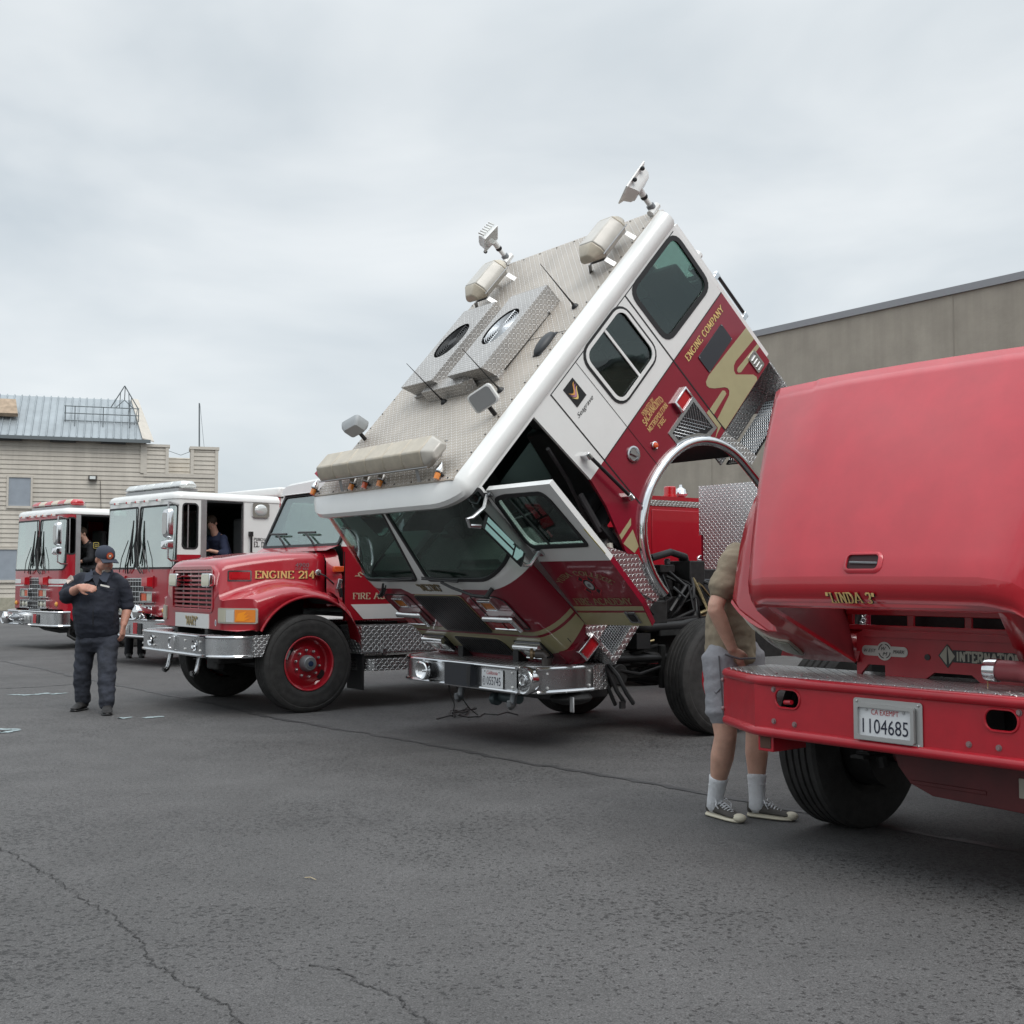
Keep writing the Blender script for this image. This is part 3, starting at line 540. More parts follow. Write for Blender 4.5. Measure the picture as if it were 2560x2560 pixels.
# ------------------------------------------------------------------ the tilted-cab engine in the middle
def metro():
    T = empty('fire_engine', 'maroon and white fire engine with its whole cab tilted steeply forward and driver door open', 'fire engine', (-.506, 10.425, 0), heading(36.43), 'fire engines parked in a row')
    a = RAD(48.92); hx, hz = -.583, .953
    Q = Matrix.Translation((hx, 0, hz)) @ Matrix.Rotation(a, 4, 'Y') @ Matrix.Translation((-hx, 0, -hz))     # nose-down tilt of the cab about its front hinge
    R_ = .32; ARC = R_ * pi / 2
    def P(u, z, d=0, s=1):
        """cab skin: u runs round the plan from the front centre to the side, z up; d is the offset outwards"""
        if u < .9: x, y, nx, ny = -.32, u, 1, 0
        elif u < .9 + ARC: f = (u - .9) / R_; x, y, nx, ny = -.64 + R_ * cos(f), .9 + R_ * sin(f), cos(f), sin(f)
        else: x, y, nx, ny = -.64 - (u - .9 - ARC), 1.22, 0, 1
        if z > 1.93: x -= (z - 1.93) * .2583 * nx
        return V((x + nx * d, s * (y + ny * d), z))
    U = lambda x: .9 + ARC - .64 - x
    CU = [.9 + ARC * i / 9 for i in range(10)]
    UE = U(-3.95); cz = (1.93,)
    dz0, dz1 = U(-.658), U(-.73)
    # window outlines in (u,z)
    WS = fillet([(.085, 1.95), (1.02, 1.95), (1.36, 2.06), (1.44, 2.45), (1.46, 2.63), (1.15, 2.645), (.03, 2.645)], [.05, .2, .2, .2, .05, .1, .05])
    WSM = grow(WS, -.018)
    W1 = rr(U(-2.26), U(-2.91), 2.01, 2.58, .10); W1 = [(min(max(p[0], 0), 9), p[1]) for p in rr(U(-2.26), U(-2.91), 2.01, 2.58, .11)]
    W2 = fillet([(U(-3.10), 2.005), (U(-3.87), 1.985), (U(-3.88), 2.57), (U(-3.10), 2.57)], .11)
    AC_ = [(x, z) for x, z in ((-2.15 + .775 * (abs(cos(t)) ** .93) * (1 if cos(t) > 0 else -1), .55 + .765 * abs(sin(t)) ** .93) for t in [RAD(4 + 172 * i / 28) for i in range(29)])]
    arch = [(U(x), z) for x, z in AC_]
    cab = MB()
    def skin(outer, holes, s, m, d=0, thick=.03): cab.panel(outer, holes, lambda u, z, q=0: P(u, z, d + q, s), CU, cz, m, thick)
    whiteD = [(0, 1.765), (.40, 1.765), (.50, 1.835), (dz0, 1.835), (dz1, 2.60), (U(-1.507), 2.60), (U(-1.539), 1.835), (UE, 1.835), (UE, 2.65), (0, 2.65)]
    whiteP = [(0, 1.765), (.40, 1.765), (.50, 1.835), (UE, 1.835), (UE, 2.65), (0, 2.65)]
    WD = rr(U(-.80), U(-1.42), 1.98, 2.55, .09)
    skin(whiteD, [WS, W1, W2], 1, 0); skin(whiteP, [WS, W1, W2, WD], -1, 0)
    marF = [(0, .87), (1.12, .87), (1.30, 1.03), (1.352, 1.08), (dz0, 1.835), (.50, 1.835), (.40, 1.765), (0, 1.765)]
    ai = [p for p in arch if p[1] > 1.06]
    marR = [(U(-1.539), 1.835), (U(-1.491), 1.562), (U(-1.341), 1.133), (U(-1.40), 1.06)] + ai[0:1] + ai + [(U(-2.93), .964), (UE, .964), (UE, 1.835)]
    marR = [(U(-1.539), 1.835), (U(-1.491), 1.562), (U(-1.341), 1.133), (U(-1.395), 1.06)] + ai + [(U(-2.875), .964), (UE, .964), (UE, 1.835)]
    marP = [(0, .87), (1.12, .87), (1.30, 1.03), (1.352, 1.08), (U(-1.36), 1.08)] + ai + [(U(-2.875), .964), (UE, .964), (UE, 1.835), (.50, 1.835), (.40, 1.765), (0, 1.765)]
    skin(marF, [], 1, 1); skin(marR, [], 1, 1); skin(marP, [], -1, 1)
    # gold tan bands, a few millimetres proud
    for s in (1, -1):
        fe = dz0 - .068 if s == 1 else U(-1.36)
        skin([(0, 1.255), (fe, 1.255), (fe, 1.30), (0, 1.30)], [], s, 2, .003, .002); skin([(0, 1.02), (1.10, 1.02), (1.25, 1.075), (1.33, 1.10), (fe, 1.10), (fe, 1.225), (0, 1.225)], [], s, 2, .003, .002)
    skin([(U(-1.388), 1.255), (U(-1.40), 1.295), (U(-1.60), 1.295), (U(-1.555), 1.255)], [], 1, 2, .003, .002)
    skin([(U(-1.376), 1.215), (U(-1.40), 1.07), (U(-1.475), 1.07), (U(-1.54), 1.215)], [], 1, 2, .003, .002)
    S_ = [(U(x), z) for x, z in ((-3.948, 1.395), (-3.948, 1.252), (-3.60, 1.286), (-3.55, 1.276), (-3.515, 1.245), (-3.505, 1.205), (-3.68, 1.04), (-3.697, .995), (-3.68, .970), (-3.016, .970), (-3.010, 1.105), (-3.29, 1.140), (-3.325, 1.165), (-3.330, 1.195), (-3.306, 1.23), (-3.20, 1.315), (-3.155, 1.365), (-3.145, 1.40), (-3.165, 1.43), (-3.24, 1.444))]
    skin(S_, [], 1, 2, .003, .002); skin([(U(x), z) for x, z in ((-3.948, 1.152), (-3.948, 1.19), (-3.57, 1.226), (-3.545, 1.215), (-3.545, 1.19), (-3.575, 1.17))], [], 1, 2, .003, .002)
    skin([(U(x), z) for x, z in ((-3.262, 1.230), (-3.284, 1.205), (-3.275, 1.175), (-3.012, 1.165), (-3.012, 1.232))], [], 1, 2, .003, .002); skin([(U(x), z) for x, z in ((-2.998, 1.238), (-2.998, 1.03), (-2.91, 1.02), (-2.83, 1.0), (-2.955, 1.05), (-2.955, 1.238))], [], 1, 2, .003, .002)
    # roof edge roll
    us = [0, .3, .6, .8] + CU + [1.6, 2.2, 2.8, 3.4, 4.0, UE]
    for s in (1, -1):
        rows = []
        for u in us:
            fw = 1 if u < .9 else (cos((u - .9) / R_) if u < .9 + ARC else 0)
            rows.append([P(u, 1.9, d - .186 * fw * 1.0, s) * 0 + V((P(u, 2.65, d, s).x, P(u, 2.65, d, s).y, z)) for d, z in
                         ((-.012, 2.62), (.014 + .02 * fw, 2.635), (.034 + .03 * fw, 2.675), (.036 + .02 * fw, 2.715), (.018 - .02 * fw, 2.762), (-.018 - .06 * fw, 2.797), (-.06 - .11 * fw, 2.811), (-.09 - .13 * fw, 2.806))])
        cab.loft(rows, 0, cap=False, closed=False)
    cab.box(-3.97, -3.94, -1.2, 1.2, 1.9, 2.02, 0); cab.box(-3.97, -3.94, -1.2, 1.2, .97, 1.9, 1); cab.box(-3.97, -3.94, -1.2, 1.2, 2.56, 2.80, 0)
    for y0, y1 in ((-1.2, -1.15), (-.70, .70), (1.15, 1.2)): cab.box(-3.97, -3.94, y0, y1, 2.02, 2.56, 0)
    # lower front corner blocks that carry the side warning lamps
    for s in (1, -1): cab.prism([(-.335, s * 1.0, .86), (-.335, s * 1.0, 1.03), (-.37, s * 1.15, 1.015), (-.60, s * 1.19, 1.0), (-.60, s * 1.19, .84), (-.37, s * 1.15, .85)][0:6], (0, -s * .06, 0), 1)
    for s in (1, -1): cab.mesh([(-.33, s * .9, .868), (-.34, s * 1.02, .86), (-.375, s * 1.15, .85), (-.60, s * 1.20, .84), (-.60, s * .9, .84)], [(0, 1, 2, 3, 4)], 1)
    cab.box(-.60, -.335, -1.0, 1.0, .85, .872, 1)
    CABM = cab.build('cab', [WHITE, MAROON, TAN], T, xf=Q, smooth=32)
    # dark trim round the glass, panes
    for s in (1, -1): b = MB(); b.panel(grow(WS, .012), [WSM], lambda u, z, q=0: P(u, z, .006 + q, s), CU, cz, 0, .02); b.build('window_gasket', RUBBER, CABM, xf=Q)
    for s in (1, -1):
        b = MB(); b.panel(WSM, [], lambda u, z, q=0: P(u, z, -.006 + q, s), CU, cz, 0, .006); b.build('windscreen_pane', GLASS, CABM, xf=Q)
    def sidewin(W, s, slide=False, bar=True):
        f = lambda u, z, q=0: P(u, z, q, s); b = MB(); b.panel(grow(W, .035), [grow(W, -.012)], lambda u, z, q=0: P(u, z, .006 + q, s), (), (), 0, .012)
        if slide: b.panel(grow(W, .012), [grow(W, -.02)], lambda u, z, q=0: P(u, z, .012 + q, s), (), (), 1, .01); 
        if slide: b.panel([(U(-2.60), 2.01), (U(-2.625), 2.01), (U(-2.625), 2.58), (U(-2.60), 2.58)], [], lambda u, z, q=0: P(u, z, .002 + q, s), (), (), 1, .01)
        wn = b.build('window', [RUBBER, WHITE], CABM, xf=Q); b = MB(); b.panel(grow(W, -.01), [], lambda u, z, q=0: P(u, z, -.01 + q, s), (), (), 0, .006); b.build('pane', GLASS, wn, xf=Q)
    for s in (1, -1): sidewin(W1, s, True); sidewin(W2, s)
    sidewin(WD, -1)
    for s in (1, -1): b = MB(); b.box(-3.965, -3.955, s * .71, s * 1.14, 2.03, 2.55); b.build('rear_pane', GLASS, CABM, xf=Q)
    # door seams
    sv = lambda pts, s=1: b.panel(pts, [], lambda u, z, q=0: P(u, z, .0025 + q, s), (), (), 0, .002)
    for s in (1, -1):
        b = MB(); sv([(U(-3.0), .97), (U(-3.014), .97), (U(-3.02), 2.60), (U(-3.006), 2.60)], s); sv([(U(-1.762), 1.30), (U(-1.774), 1.30), (U(-1.774), 2.60), (U(-1.762), 2.60)], s)
        sv([(U(-1.76), 2.594), (U(-3.9), 2.594), (U(-3.9), 2.602), (U(-1.76), 2.602)], s); sv([(U(-1.77), 1.829), (UE, 1.829), (UE, 1.838), (U(-1.77), 1.838)], s)
        sv([(U(-2.165), 1.3), (U(-2.169), 1.3), (U(-2.169), 2.59), (U(-2.165), 2.59)], s); b.build('door_seam', BLACKP, CABM, xf=Q)
    # roof skin of dusty tread plate with rivets
    b = MB(); b.box(-3.96, -.605, -1.165, 1.165, 2.800, 2.813)
    for i in range(17):
        for s in (1, -1): b.cyl((-.7 - i * .2, s * 1.145, 2.812), (-.7 - i * .2, s * 1.145, 2.818), .008, 6, 1)
    for i in range(9):
        for x in (-.63, -3.93): b.cyl((x, -1.08 + i * .27, 2.812), (x, -1.08 + i * .27, 2.818), .008, 6, 1)
    b.box(-2.335, -2.329, -1.16, 1.16, 2.812, 2.8145, 1); b.build('roof_plate', [PLATET, CHAS], CABM, xf=Q)
    # interior: dark lining, floor, dash, engine cover, seats, wheel
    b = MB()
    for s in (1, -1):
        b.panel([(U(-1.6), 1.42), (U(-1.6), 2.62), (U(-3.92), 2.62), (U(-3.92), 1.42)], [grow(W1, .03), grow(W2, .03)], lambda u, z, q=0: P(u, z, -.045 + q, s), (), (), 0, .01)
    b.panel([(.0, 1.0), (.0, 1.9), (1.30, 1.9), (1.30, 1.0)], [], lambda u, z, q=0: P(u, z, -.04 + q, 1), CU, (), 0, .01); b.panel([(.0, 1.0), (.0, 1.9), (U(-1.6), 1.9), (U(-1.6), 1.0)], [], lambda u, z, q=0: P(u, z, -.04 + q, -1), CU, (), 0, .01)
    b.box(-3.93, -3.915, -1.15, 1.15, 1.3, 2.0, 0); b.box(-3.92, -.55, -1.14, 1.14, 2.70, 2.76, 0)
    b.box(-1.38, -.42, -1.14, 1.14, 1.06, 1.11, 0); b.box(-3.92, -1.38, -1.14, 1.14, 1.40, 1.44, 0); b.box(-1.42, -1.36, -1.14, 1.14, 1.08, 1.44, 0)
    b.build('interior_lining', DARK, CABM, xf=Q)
    b = MB()
    for y0, y1 in ((-1.05, -.36), (-.34, .36), (.38, 1.02)): b.box(-.92, -.46, y0, y1, 1.60, 1.93)
    b.box(-.80, -.52, .42, .98, 1.93, 1.985); b.box(-2.5, -.95, -.40, .40, 1.1, 1.72, 2)
    b.box(-.9, -.62, -.95, -.45, 1.935, 1.99, 1)
    b.tube([(-.70, -.70, 1.95), (-.66, -.62, 2.05), (-.62, -.45, 2.02), (-.60, -.40, 1.96)], .008, 6, 2); b.box(-1.05, -.85, -.22, .22, 1.72, 1.98, 2); b.box(-.86, -.80, .02, .18, 1.95, 2.10, 2); b.tube([(-.9, .1, 1.95), (-1.0, .2, 2.2), (-1.05, .25, 2.35)], .015, 6, 2); b.box(-1.15, -1.08, -.1, .1, 2.35, 2.55, 2)
    b.build('dashboard', [DASH, mat('pale_paper', (.45, .5, .48), rough=.7), BLACKP], CABM, xf=Q, bev=.02)
    for y in (.70, -.75):
        b = MB(); b.box(-1.72, -1.22, y - .25, y + .25, 1.42, 1.56); b.obox((-1.80, y, 1.86), (.14, .5, .7), Matrix.Rotation(RAD(-10), 3, 'Y')); b.box(-1.93, -1.82, y - .14, y + .14, 2.2, 2.4); b.build('seat', VINYL, CABM, xf=Q, bev=.04)
    for y in (-.8, 0, .8):
        b = MB(); b.box(-3.85, -3.4, y - .24, y + .24, 1.46, 1.62); b.box(-3.9, -3.78, y - .24, y + .24, 1.62, 2.3); b.build('seat', VINYL, CABM, xf=Q, bev=.04)
    b = MB(); C_ = V((-1.02, .70, 1.98)); ax = V((-.5, 0, .86)); x_ = V((0, 1, 0)); y_ = ax.cross(x_)
    b.tube([C_ + x_ * .24 * cos(2 * pi * i / 24) + y_ * .24 * sin(2 * pi * i / 24) for i in range(24)], .016, 8, closed=True)
    for q in (0, 2.1, 4.2): b.tube([C_, C_ + x_ * .24 * cos(q) + y_ * .24 * sin(q)], .014, 6)
    b.tube([C_, C_ + V((.35, 0, -.35))], .03, 8); b.build('steering_wheel', BLACKP, CABM, xf=Q)
    b = MB(); b.tube([(-1.45, 1.16, 2.3), (-1.5, 1.0, 1.9), (-1.42, .95, 1.5)], .018, 6, 0); b.tube([(-1.40, 1.05, 1.45), (-1.45, 1.08, 1.75), (-1.36, 1.1, 1.40)], .03, 8, 0); b.box(-1.5, -1.3, 1.02, 1.1, 1.22, 1.3, 1); b.cyl((-1.33, 1.12, 1.27), (-1.27, 1.14, 1.22), .03, 10, 2)
    b.build('seat_belt', [VINYL, ALU, mat('off_white_plastic', (.5, .48, .42), rough=.5)], CABM, xf=Q)
    # wheel arch: bright ring and black liner
    ring = [(x, z) for x, z in ((-2.15 + .79 * (abs(cos(t)) ** .93) * (1 if cos(t) > 0 else -1), .55 + .78 * abs(sin(t)) ** .93) for t in [RAD(-2 + 184 * i / 40) for i in range(41)])] + [(-2.945, .40), (-2.94, .30)]
    for s in (1, -1):
        b = MB(); b.tube([(x, s * 1.235, z) for x, z in ring], .043, 12); b.build('wheel_arch_trim', CHROME, CABM, xf=Q)
        b = MB(); b.loft([[(x, s * y, z + .015) for y in (1.20, .38)] for x, z in AC_[12:28]], 0, cap=False, closed=False); b.build('arch_liner', BLACKP, CABM, xf=Q)
    # side details: lamps, latch, vent, dark panel, badges, lettering
    f1 = lambda x, z, d=0: P(U(x), z, d)
    FS = lambda cx, cz_: (lambda u, v, d=0: V((cx - u, 1.22 + d, cz_ + v)))
    def lamp(pts, lens, name='side_lamp', s=1, y=1.22, hh=.05, xf=Q, par=CABM, fr=CHROME, nv=None):
        b = MB(); nv = nv or V((0, s, 0)); c = sum((V(p) for p in pts), V()) / len(pts); o = [V(p) for p in pts]; i = [c + (p - c) * .80 for p in o]
        b.loft([o, [p + nv * hh * .7 for p in o], [p + nv * hh * .8 for p in i], [p + nv * hh * .35 for p in i]], 0, cap=False); b.poly([p + nv * hh * .5 for p in i], 1)
        return b.build(name, [fr, lens], par, xf=xf, bev=.004)
    b = MB()
    for s in (1, -1):
        lamp([(-2.915, s * 1.222, 1.605), (-2.915, s * 1.222, 1.472), (-2.70, s * 1.222, 1.472), (-2.70, s * 1.222, 1.605)], REDL, 'warning_lamp', s, hh=.06)
        lamp([(-.585, s * 1.192, .985), (-.585, s * 1.192, .865), (-.385, s * 1.160, .865), (-.385, s * 1.160, .985)], REDL, 'warning_lamp', s, hh=.06, nv=V((.15, s, 0)).normalized())
        b = MB(); b.lathe([(.036, 0), (.036, .012), (.028, .016)], (-2.269, s * 1.222, 1.508), (0, s, 0), 18, 0); b.lathe([(.028, .014), (.022, .03), (0, .036)], (-2.269, s * 1.222, 1.508), (0, s, 0), 18, 1); b.build('marker_lamp', [CHROME, ORANGE], CABM, xf=Q)
        b = MB(); b.lathe([(.072, 0), (.072, .012), (.058, .016), (.052, .002), (.0, .002)], (-2.035, s * 1.222, 1.635), (0, s, 0), 24, 0); b.obox((-2.035, s * 1.236, 1.635), (.022, .02, .10), Matrix.Rotation(RAD(25), 3, 'Y'), 0); b.build('door_latch', STEEL, CABM, xf=Q)
        b = MB(); V_ = [(-2.944, 1.46), (-2.944, 1.06), (-2.80, 1.06)] + [(x, z + .05) for x, z in AC_[8:20] if -2.78 < x < -2.47][::-1] + [(-2.468, 1.46)]
        V_ = [(-2.944, 1.46), (-2.944, 1.06), (-2.78, 1.075), (-2.70, 1.165), (-2.59, 1.24), (-2.47, 1.30), (-2.468, 1.46)]
        In = grow(V_, -.05) if True else V_
        b.panel(V_, [In], lambda x, z, q=0: V((x, s * (1.226 + q), z)), m=0, thick=.006); b.panel(In, [], lambda x, z: V((x, s * 1.221, z)), m=1)
        for k in range(20):
            for sg in (1, -1):
                c = -2.95 + k * .036
                seg = [(c + sg * t * .7 + (0 if sg > 0 else .0), 1.08 + t) for t in [i * .02 for i in range(19)]]; seg = [p for p in seg if geometry.intersect_point_tri_2d(V(p), V(In[0]), V(In[1]), V(In[-1])) or (geometry.intersect_point_quad_2d(V(p), V(In[1]), V(In[3]), V(In[5]), V(In[6])) or geometry.intersect_point_quad_2d(V(p), V(In[0]), V(In[1]), V(In[4]), V(In[6])))]
                if len(seg) > 1: b.tube([(p[0], s * 1.224, p[1]) for p in (seg[0], seg[-1])], .0032, 4, 0)
        b.build('side_vent', [STEEL, BLACKP], CABM, xf=Q, smooth=0)
        b = MB(); b.panel(rr(-3.72, -3.26, 1.455, 1.645, .012), [], lambda x, z, q=0: V((x, s * (1.228 + q), z)), m=0, thick=.008)
        for x in (-3.71, -3.27):
            for z in (1.465, 1.635): b.cyl((x, s * 1.228, z), (x, s * 1.232, z), .006, 6, 1)
        b.build('dark_side_panel', [mat('dark_slate_panel', (.035, .038, .045), rough=.3), STEEL], CABM, xf=Q, smooth=0)
        b = MB(); b.panel(rr(-3.865, -3.735, 1.0, 1.19, .02), [rr(-3.845, -3.755, 1.02, 1.17, .012)], lambda x, z, q=0: V((x, s * (1.232 + q), z)), m=0, thick=.012); b.panel(rr(-3.845, -3.755, 1.02, 1.17, .012), [], lambda x, z: V((x, s * 1.2255, z)), m=1)
        for z in (1.05, 1.09, 1.13): b.box(-3.84, -3.76, s * 1.226, s * 1.236, z - .012, z + .012, 0)
        b.build('door_handle', [CHROME, ALU], CABM, xf=Q, smooth=0)
        for P0, P1 in (((-1.633, 2.017), (-1.693, 1.456)), ):
            b = MB(); b.tube([(P0[0], s * 1.29, P0[1]), (P1[0], s * 1.29, P1[1])], .016, 10, 1)
            for q in (P0, P1): b.obox((q[0], s * 1.255, q[1]), (.05, .08, .06), 0, 0); b.cyl((q[0], s * 1.29, q[1] - .03), (q[0], s * 1.29, q[1] + .03), .022, 10, 0)
            b.build('grab_rail', [CHROME, BLACKP], CABM, xf=Q, bev=.004)
        b = MB(); b.tube([(-4.10, s * 1.15, 1.94), (-4.10, s * 1.15, 1.44)], .017, 10, 1)
        for z in (1.94, 1.44): b.obox((-4.04, s * 1.15, z), (.12, .05, .05), 0, 0); b.cyl((-4.1, s * 1.15, z - .03), (-4.1, s * 1.15, z + .03), .024, 10, 0)
        b.build('grab_rail', [CHROME, BLACKP], CABM, xf=Q, bev=.004)
    b = MB(); b.tube([(-4.0, 1.05, 2.15), (-4.05, 1.05, 1.95)], .05, 8); b.cyl((-4.02, 1.1, 2.2), (-4.10, 1.1, 2.2), .05, 10); b.box(-4.08, -3.98, .9, 1.12, 1.98, 2.06); b.box(-4.02, -3.97, 1.12, 1.19, 1.0, 2.6); b.build('rear_bracket', WHITE, CABM, xf=Q)
    # lettering on the side
    b = MB(); shadow_text(b, 'ENGINE COMPANY', FS(-3.495, 1.735), .062, .70)
    wp = lambda k: (lambda u, v: (u, v + .018 - k * u * u))
    text(b, 'DONATED BY:', FS(-2.475, 1.785), .034, .20, 0, wt=.14); text(b, 'SACRAMENTO', FS(-2.487, 1.715), .062, .32, 0, wt=.14, warp=wp(.7)); text(b, 'METROPOLITAN', FS(-2.485, 1.642), .046, .33, 0, wt=.14); text(b, 'FIRE', FS(-2.485, 1.578), .042, .105, 0, wt=.14)
    b.build('lettering', [GOLD, BLACKP], CABM, xf=Q, smooth=0)
    b = MB(); f = FS(-1.967, 2.435); b.panel(rr(-.076, .076, -.1, .1, .004), [], lambda u, v, d=0: f(u, v, .004 + d), m=0, thick=.004)
    for k, (m_, o) in enumerate(((1, .022), (2, 0), (3, -.024))):
        top = [(-.058 + t * .115, o + .016 + .026 * sin(t * 6.0 + 2.4) * (1 - .2 * t) + .030 * (t - .5)) for t in [i / 12 for i in range(13)]]; bot = [(x, y - .021 * sin(pi * min(1, max(0, i / 12))) - .002) for i, (x, y) in enumerate(top)]
        b.poly([f(x, y, .006 + k * .0005) for x, y in top + bot[::-1]], m_)
    f = FS(-1.96, 2.276); ftext(b, 'Seagrave', f, .052, .25, 0, .003, shear=.45)
    b.build('maker_badge', [BLACKP, mat('badge_orange', (.75, .38, .10), rough=.4), mat('badge_mauve', (.50, .22, .34), rough=.4), mat('badge_yellow', (.80, .58, .2), rough=.4)], CABM, xf=Q, smooth=0)
    # open driver door, swung out a quarter turn from the windscreen pillar
    def D(y, z, d=0): return V((-.591 - (z - 1.079) * .0889 + d, y, z))
    fD = lambda y, z, d=0: D(y, z, d)
    dw = fillet([(1.25, 2.03), (1.29, 1.955), (1.965, 1.962), (1.965, 2.0), (1.91, 2.42), (1.87, 2.485), (1.40, 2.49), (1.26, 2.46)], [.06, .08, .04, .02, .05, .05, .06, .06])
    b = MB(); b.panel([(1.225, 1.80), (2.095, 1.80), (2.035, 2.56), (1.235, 2.56)], [dw], fD, m=0, thick=.045)
    b.panel([(1.225, 1.085), (2.035, 1.11), (2.10, 1.345), (2.095, 1.80), (1.225, 1.80)], [], fD, m=1, thick=.045)
    b.panel([(1.228, 1.252), (2.074, 1.28), (2.086, 1.322), (1.228, 1.298)], [], lambda y, z, d=0: D(y, z, .003 + d), m=2, thick=.002); b.panel([(1.228, 1.088), (2.033, 1.113), (2.066, 1.254), (1.228, 1.226)], [], lambda y, z, d=0: D(y, z, .003 + d), m=2, thick=.002)
    door = b.build('door', [WHITE, MAROON, TAN], CABM, xf=Q, smooth=0, label='open driver door with gold college lettering')
    b = MB(); b.panel(grow(dw, .018), [grow(dw, -.018)], lambda y, z, d=0: D(y, z, .006 + d), m=0, thick=.012); b.panel([(1.42, 2.49), (1.435, 2.49), (1.53, 1.96), (1.515, 1.96)], [], lambda y, z, d=0: D(y, z, .004 + d), m=0, thick=.012); b.obox(D(1.563, 2.06, -.03), (.02, .015, .07), 0, 1); b.build('window_frame', [RUBBER, CHROME], door, xf=Q, smooth=0)
    b = MB(); b.panel(grow(dw, -.01), [], lambda y, z, d=0: D(y, z, -.01 + d), m=0, thick=.005); b.build('pane', GLASS, door, xf=Q, smooth=0)
    b = MB(); fd = lambda cy, cz_: (lambda u, v, d=0: D(cy + u, cz_ + v, d))
    aw = lambda u, v: ((.40 + v) * sin(u / .40 * .95), (.40 + v) * cos(u / .40 * .95) * .62 - .20)
    text(b, 'YUBA COLLEGE', fd(1.62, 1.625), .072, .80, 0, off=.002, warp=aw); text(b, 'FIRE ACADEMY', fd(1.655, 1.367), .068, .69, 0, off=.002, warp=lambda u, v: (u, v + .03 * u))
    f = fd(1.645, 1.545); R4 = []
    for i in range(8):
        a0 = RAD(45 * i); 
    for q in range(4):
        a0 = RAD(45 + 90 * q); pts = [(.03 * cos(a0 - .6), .03 * sin(a0 - .6)), (.12 * cos(a0 - .36), .13 * sin(a0 - .36)), (.105 * cos(a0), .115 * sin(a0)), (.12 * cos(a0 + .36), .13 * sin(a0 + .36)), (.03 * cos(a0 + .6), .03 * sin(a0 + .6))]
        b.poly([f(*p, .002 + q * .0001) for p in pts], 1); c = V((.075 * cos(a0), .08 * sin(a0))); b.poly([f(c.x + (p[0] - c.x) * .72, c.y + (p[1] - c.y) * .72, .003 + q * .0001) for p in pts], 2)
    for r, m_, d_ in ((.066, 1, .004), (.058, 2, .0045), (.042, 3, .005)): b.poly([f(r * cos(2 * pi * i / 20), r * 1.05 * sin(2 * pi * i / 20), d_) for i in range(20)], m_)
    for k in range(3): b.poly([f(-.018 + .012 * k + x, y, .0056) for x, y in ((0, -.018), (.008, -.018), (.010, .012 + .006 * (k == 1)), (.002, .012))], 2)
    b.panel([(2.052, 2.12), (2.090, 1.87), (2.104, 1.87), (2.066, 2.12)], [], lambda y, z, d=0: D(y, z, .002 + d), m=4, thick=.001); b.panel([(2.088, 1.98), (2.104, 1.87), (2.106, 1.87), (2.092, 1.98)], [], lambda y, z, d=0: D(y, z, .004 + d), m=3, thick=.001)
    b.build('lettering', [mat('antique_gold_lettering', (.30, .22, .12), rough=.4), mat('emblem_red', (.50, .03, .05), rough=.4), BLACKP, mat('emblem_silver', (.4, .4, .4), rough=.4), mat('sticker_yellow', (.6, .5, .12), rough=.4)], door, xf=Q, smooth=0)
    b = MB(); b.panel(rr(1.83, 1.955, 1.145, 1.265, .012), [], lambda y, z, d=0: D(y, z, .012 + d), m=0, thick=.008); b.panel(rr(1.855, 1.93, 1.165, 1.245, .01), [], lambda y, z, d=0: D(y, z, .016 + d), m=1, thick=.004); b.build('door_handle', [STEEL, BLACKP], door, xf=Q, smooth=0)
    b = MB(); b.box(-.68, -.60, 1.225, 1.235, 1.1, 2.5); b.build('hinge', ALU, door, xf=Q)
    # mirror: head, arms
    mc = [V((-.525, 1.30, 2.50)), V((-.512, 1.30, 2.065)), V((-.405, 1.30, 2.035)), V((-.418, 1.30, 2.468))]
    mc = [V((-.565, 1.32, 2.452)), V((-.550, 1.32, 2.012)), V((-.443, 1.32, 1.980)), V((-.456, 1.32, 2.418))]
    nv = V((-.10, 1, .17)).normalized(); c = sum(mc, V()) / 4; mc = [V((p.x, c.y - (nv.x * (p.x - c.x) + nv.z * (p.z - c.z)) / nv.y, p.z)) for p in mc]; b = MB()
    b.loft([[p - nv * .05 + (c - p) * .3 for p in mc], [p - nv * .02 for p in mc], mc], 0); g = [c + (p - c) * .9 for p in mc]
    up = g[0].lerp(g[1], .76), g[3].lerp(g[2], .76); dn = g[0].lerp(g[1], .80), g[3].lerp(g[2], .80)
    st0, st1 = up[0].lerp(up[1], .42), g[0].lerp(g[3], .42); st2, st3 = up[0].lerp(up[1], .58), g[0].lerp(g[3], .58)
    for q in ([g[0], st1, st0, up[0]], [st3, g[3], up[1], st2], [dn[0], dn[1], g[2], g[1]]): b.poly([p + nv * .003 for p in q], 1)
    mir = b.build('mirror', [BLACKP, MIRROR], door, xf=Q, smooth=0)
    b = MB(); b.tube([D(1.24, 2.53, .02), D(1.27, 2.50, .13), V((-.46, 1.27, 2.53)), V((-.42, 1.27, 2.56)), V((-.40, 1.26, 2.50)), V((-.46, 1.27, 2.43))], .018, 8); b.tube([D(1.33, 1.905, .02), V((-.53, 1.32, 1.90)), V((-.50, 1.30, 1.93)), V((-.50, 1.29, 2.02))], .018, 8)
    b.obox(D(1.245, 2.53, .01), (.02, .1, .05), 0); b.obox(D(1.33, 1.905, .01), (.02, .09, .06), 0); b.build('mirror_arm', STEEL, mir, xf=Q)
    # front: grilles, lamp recesses, lamps, wipers, name
    FF = lambda y, z, d=0: V((-.32 + d, y, z))
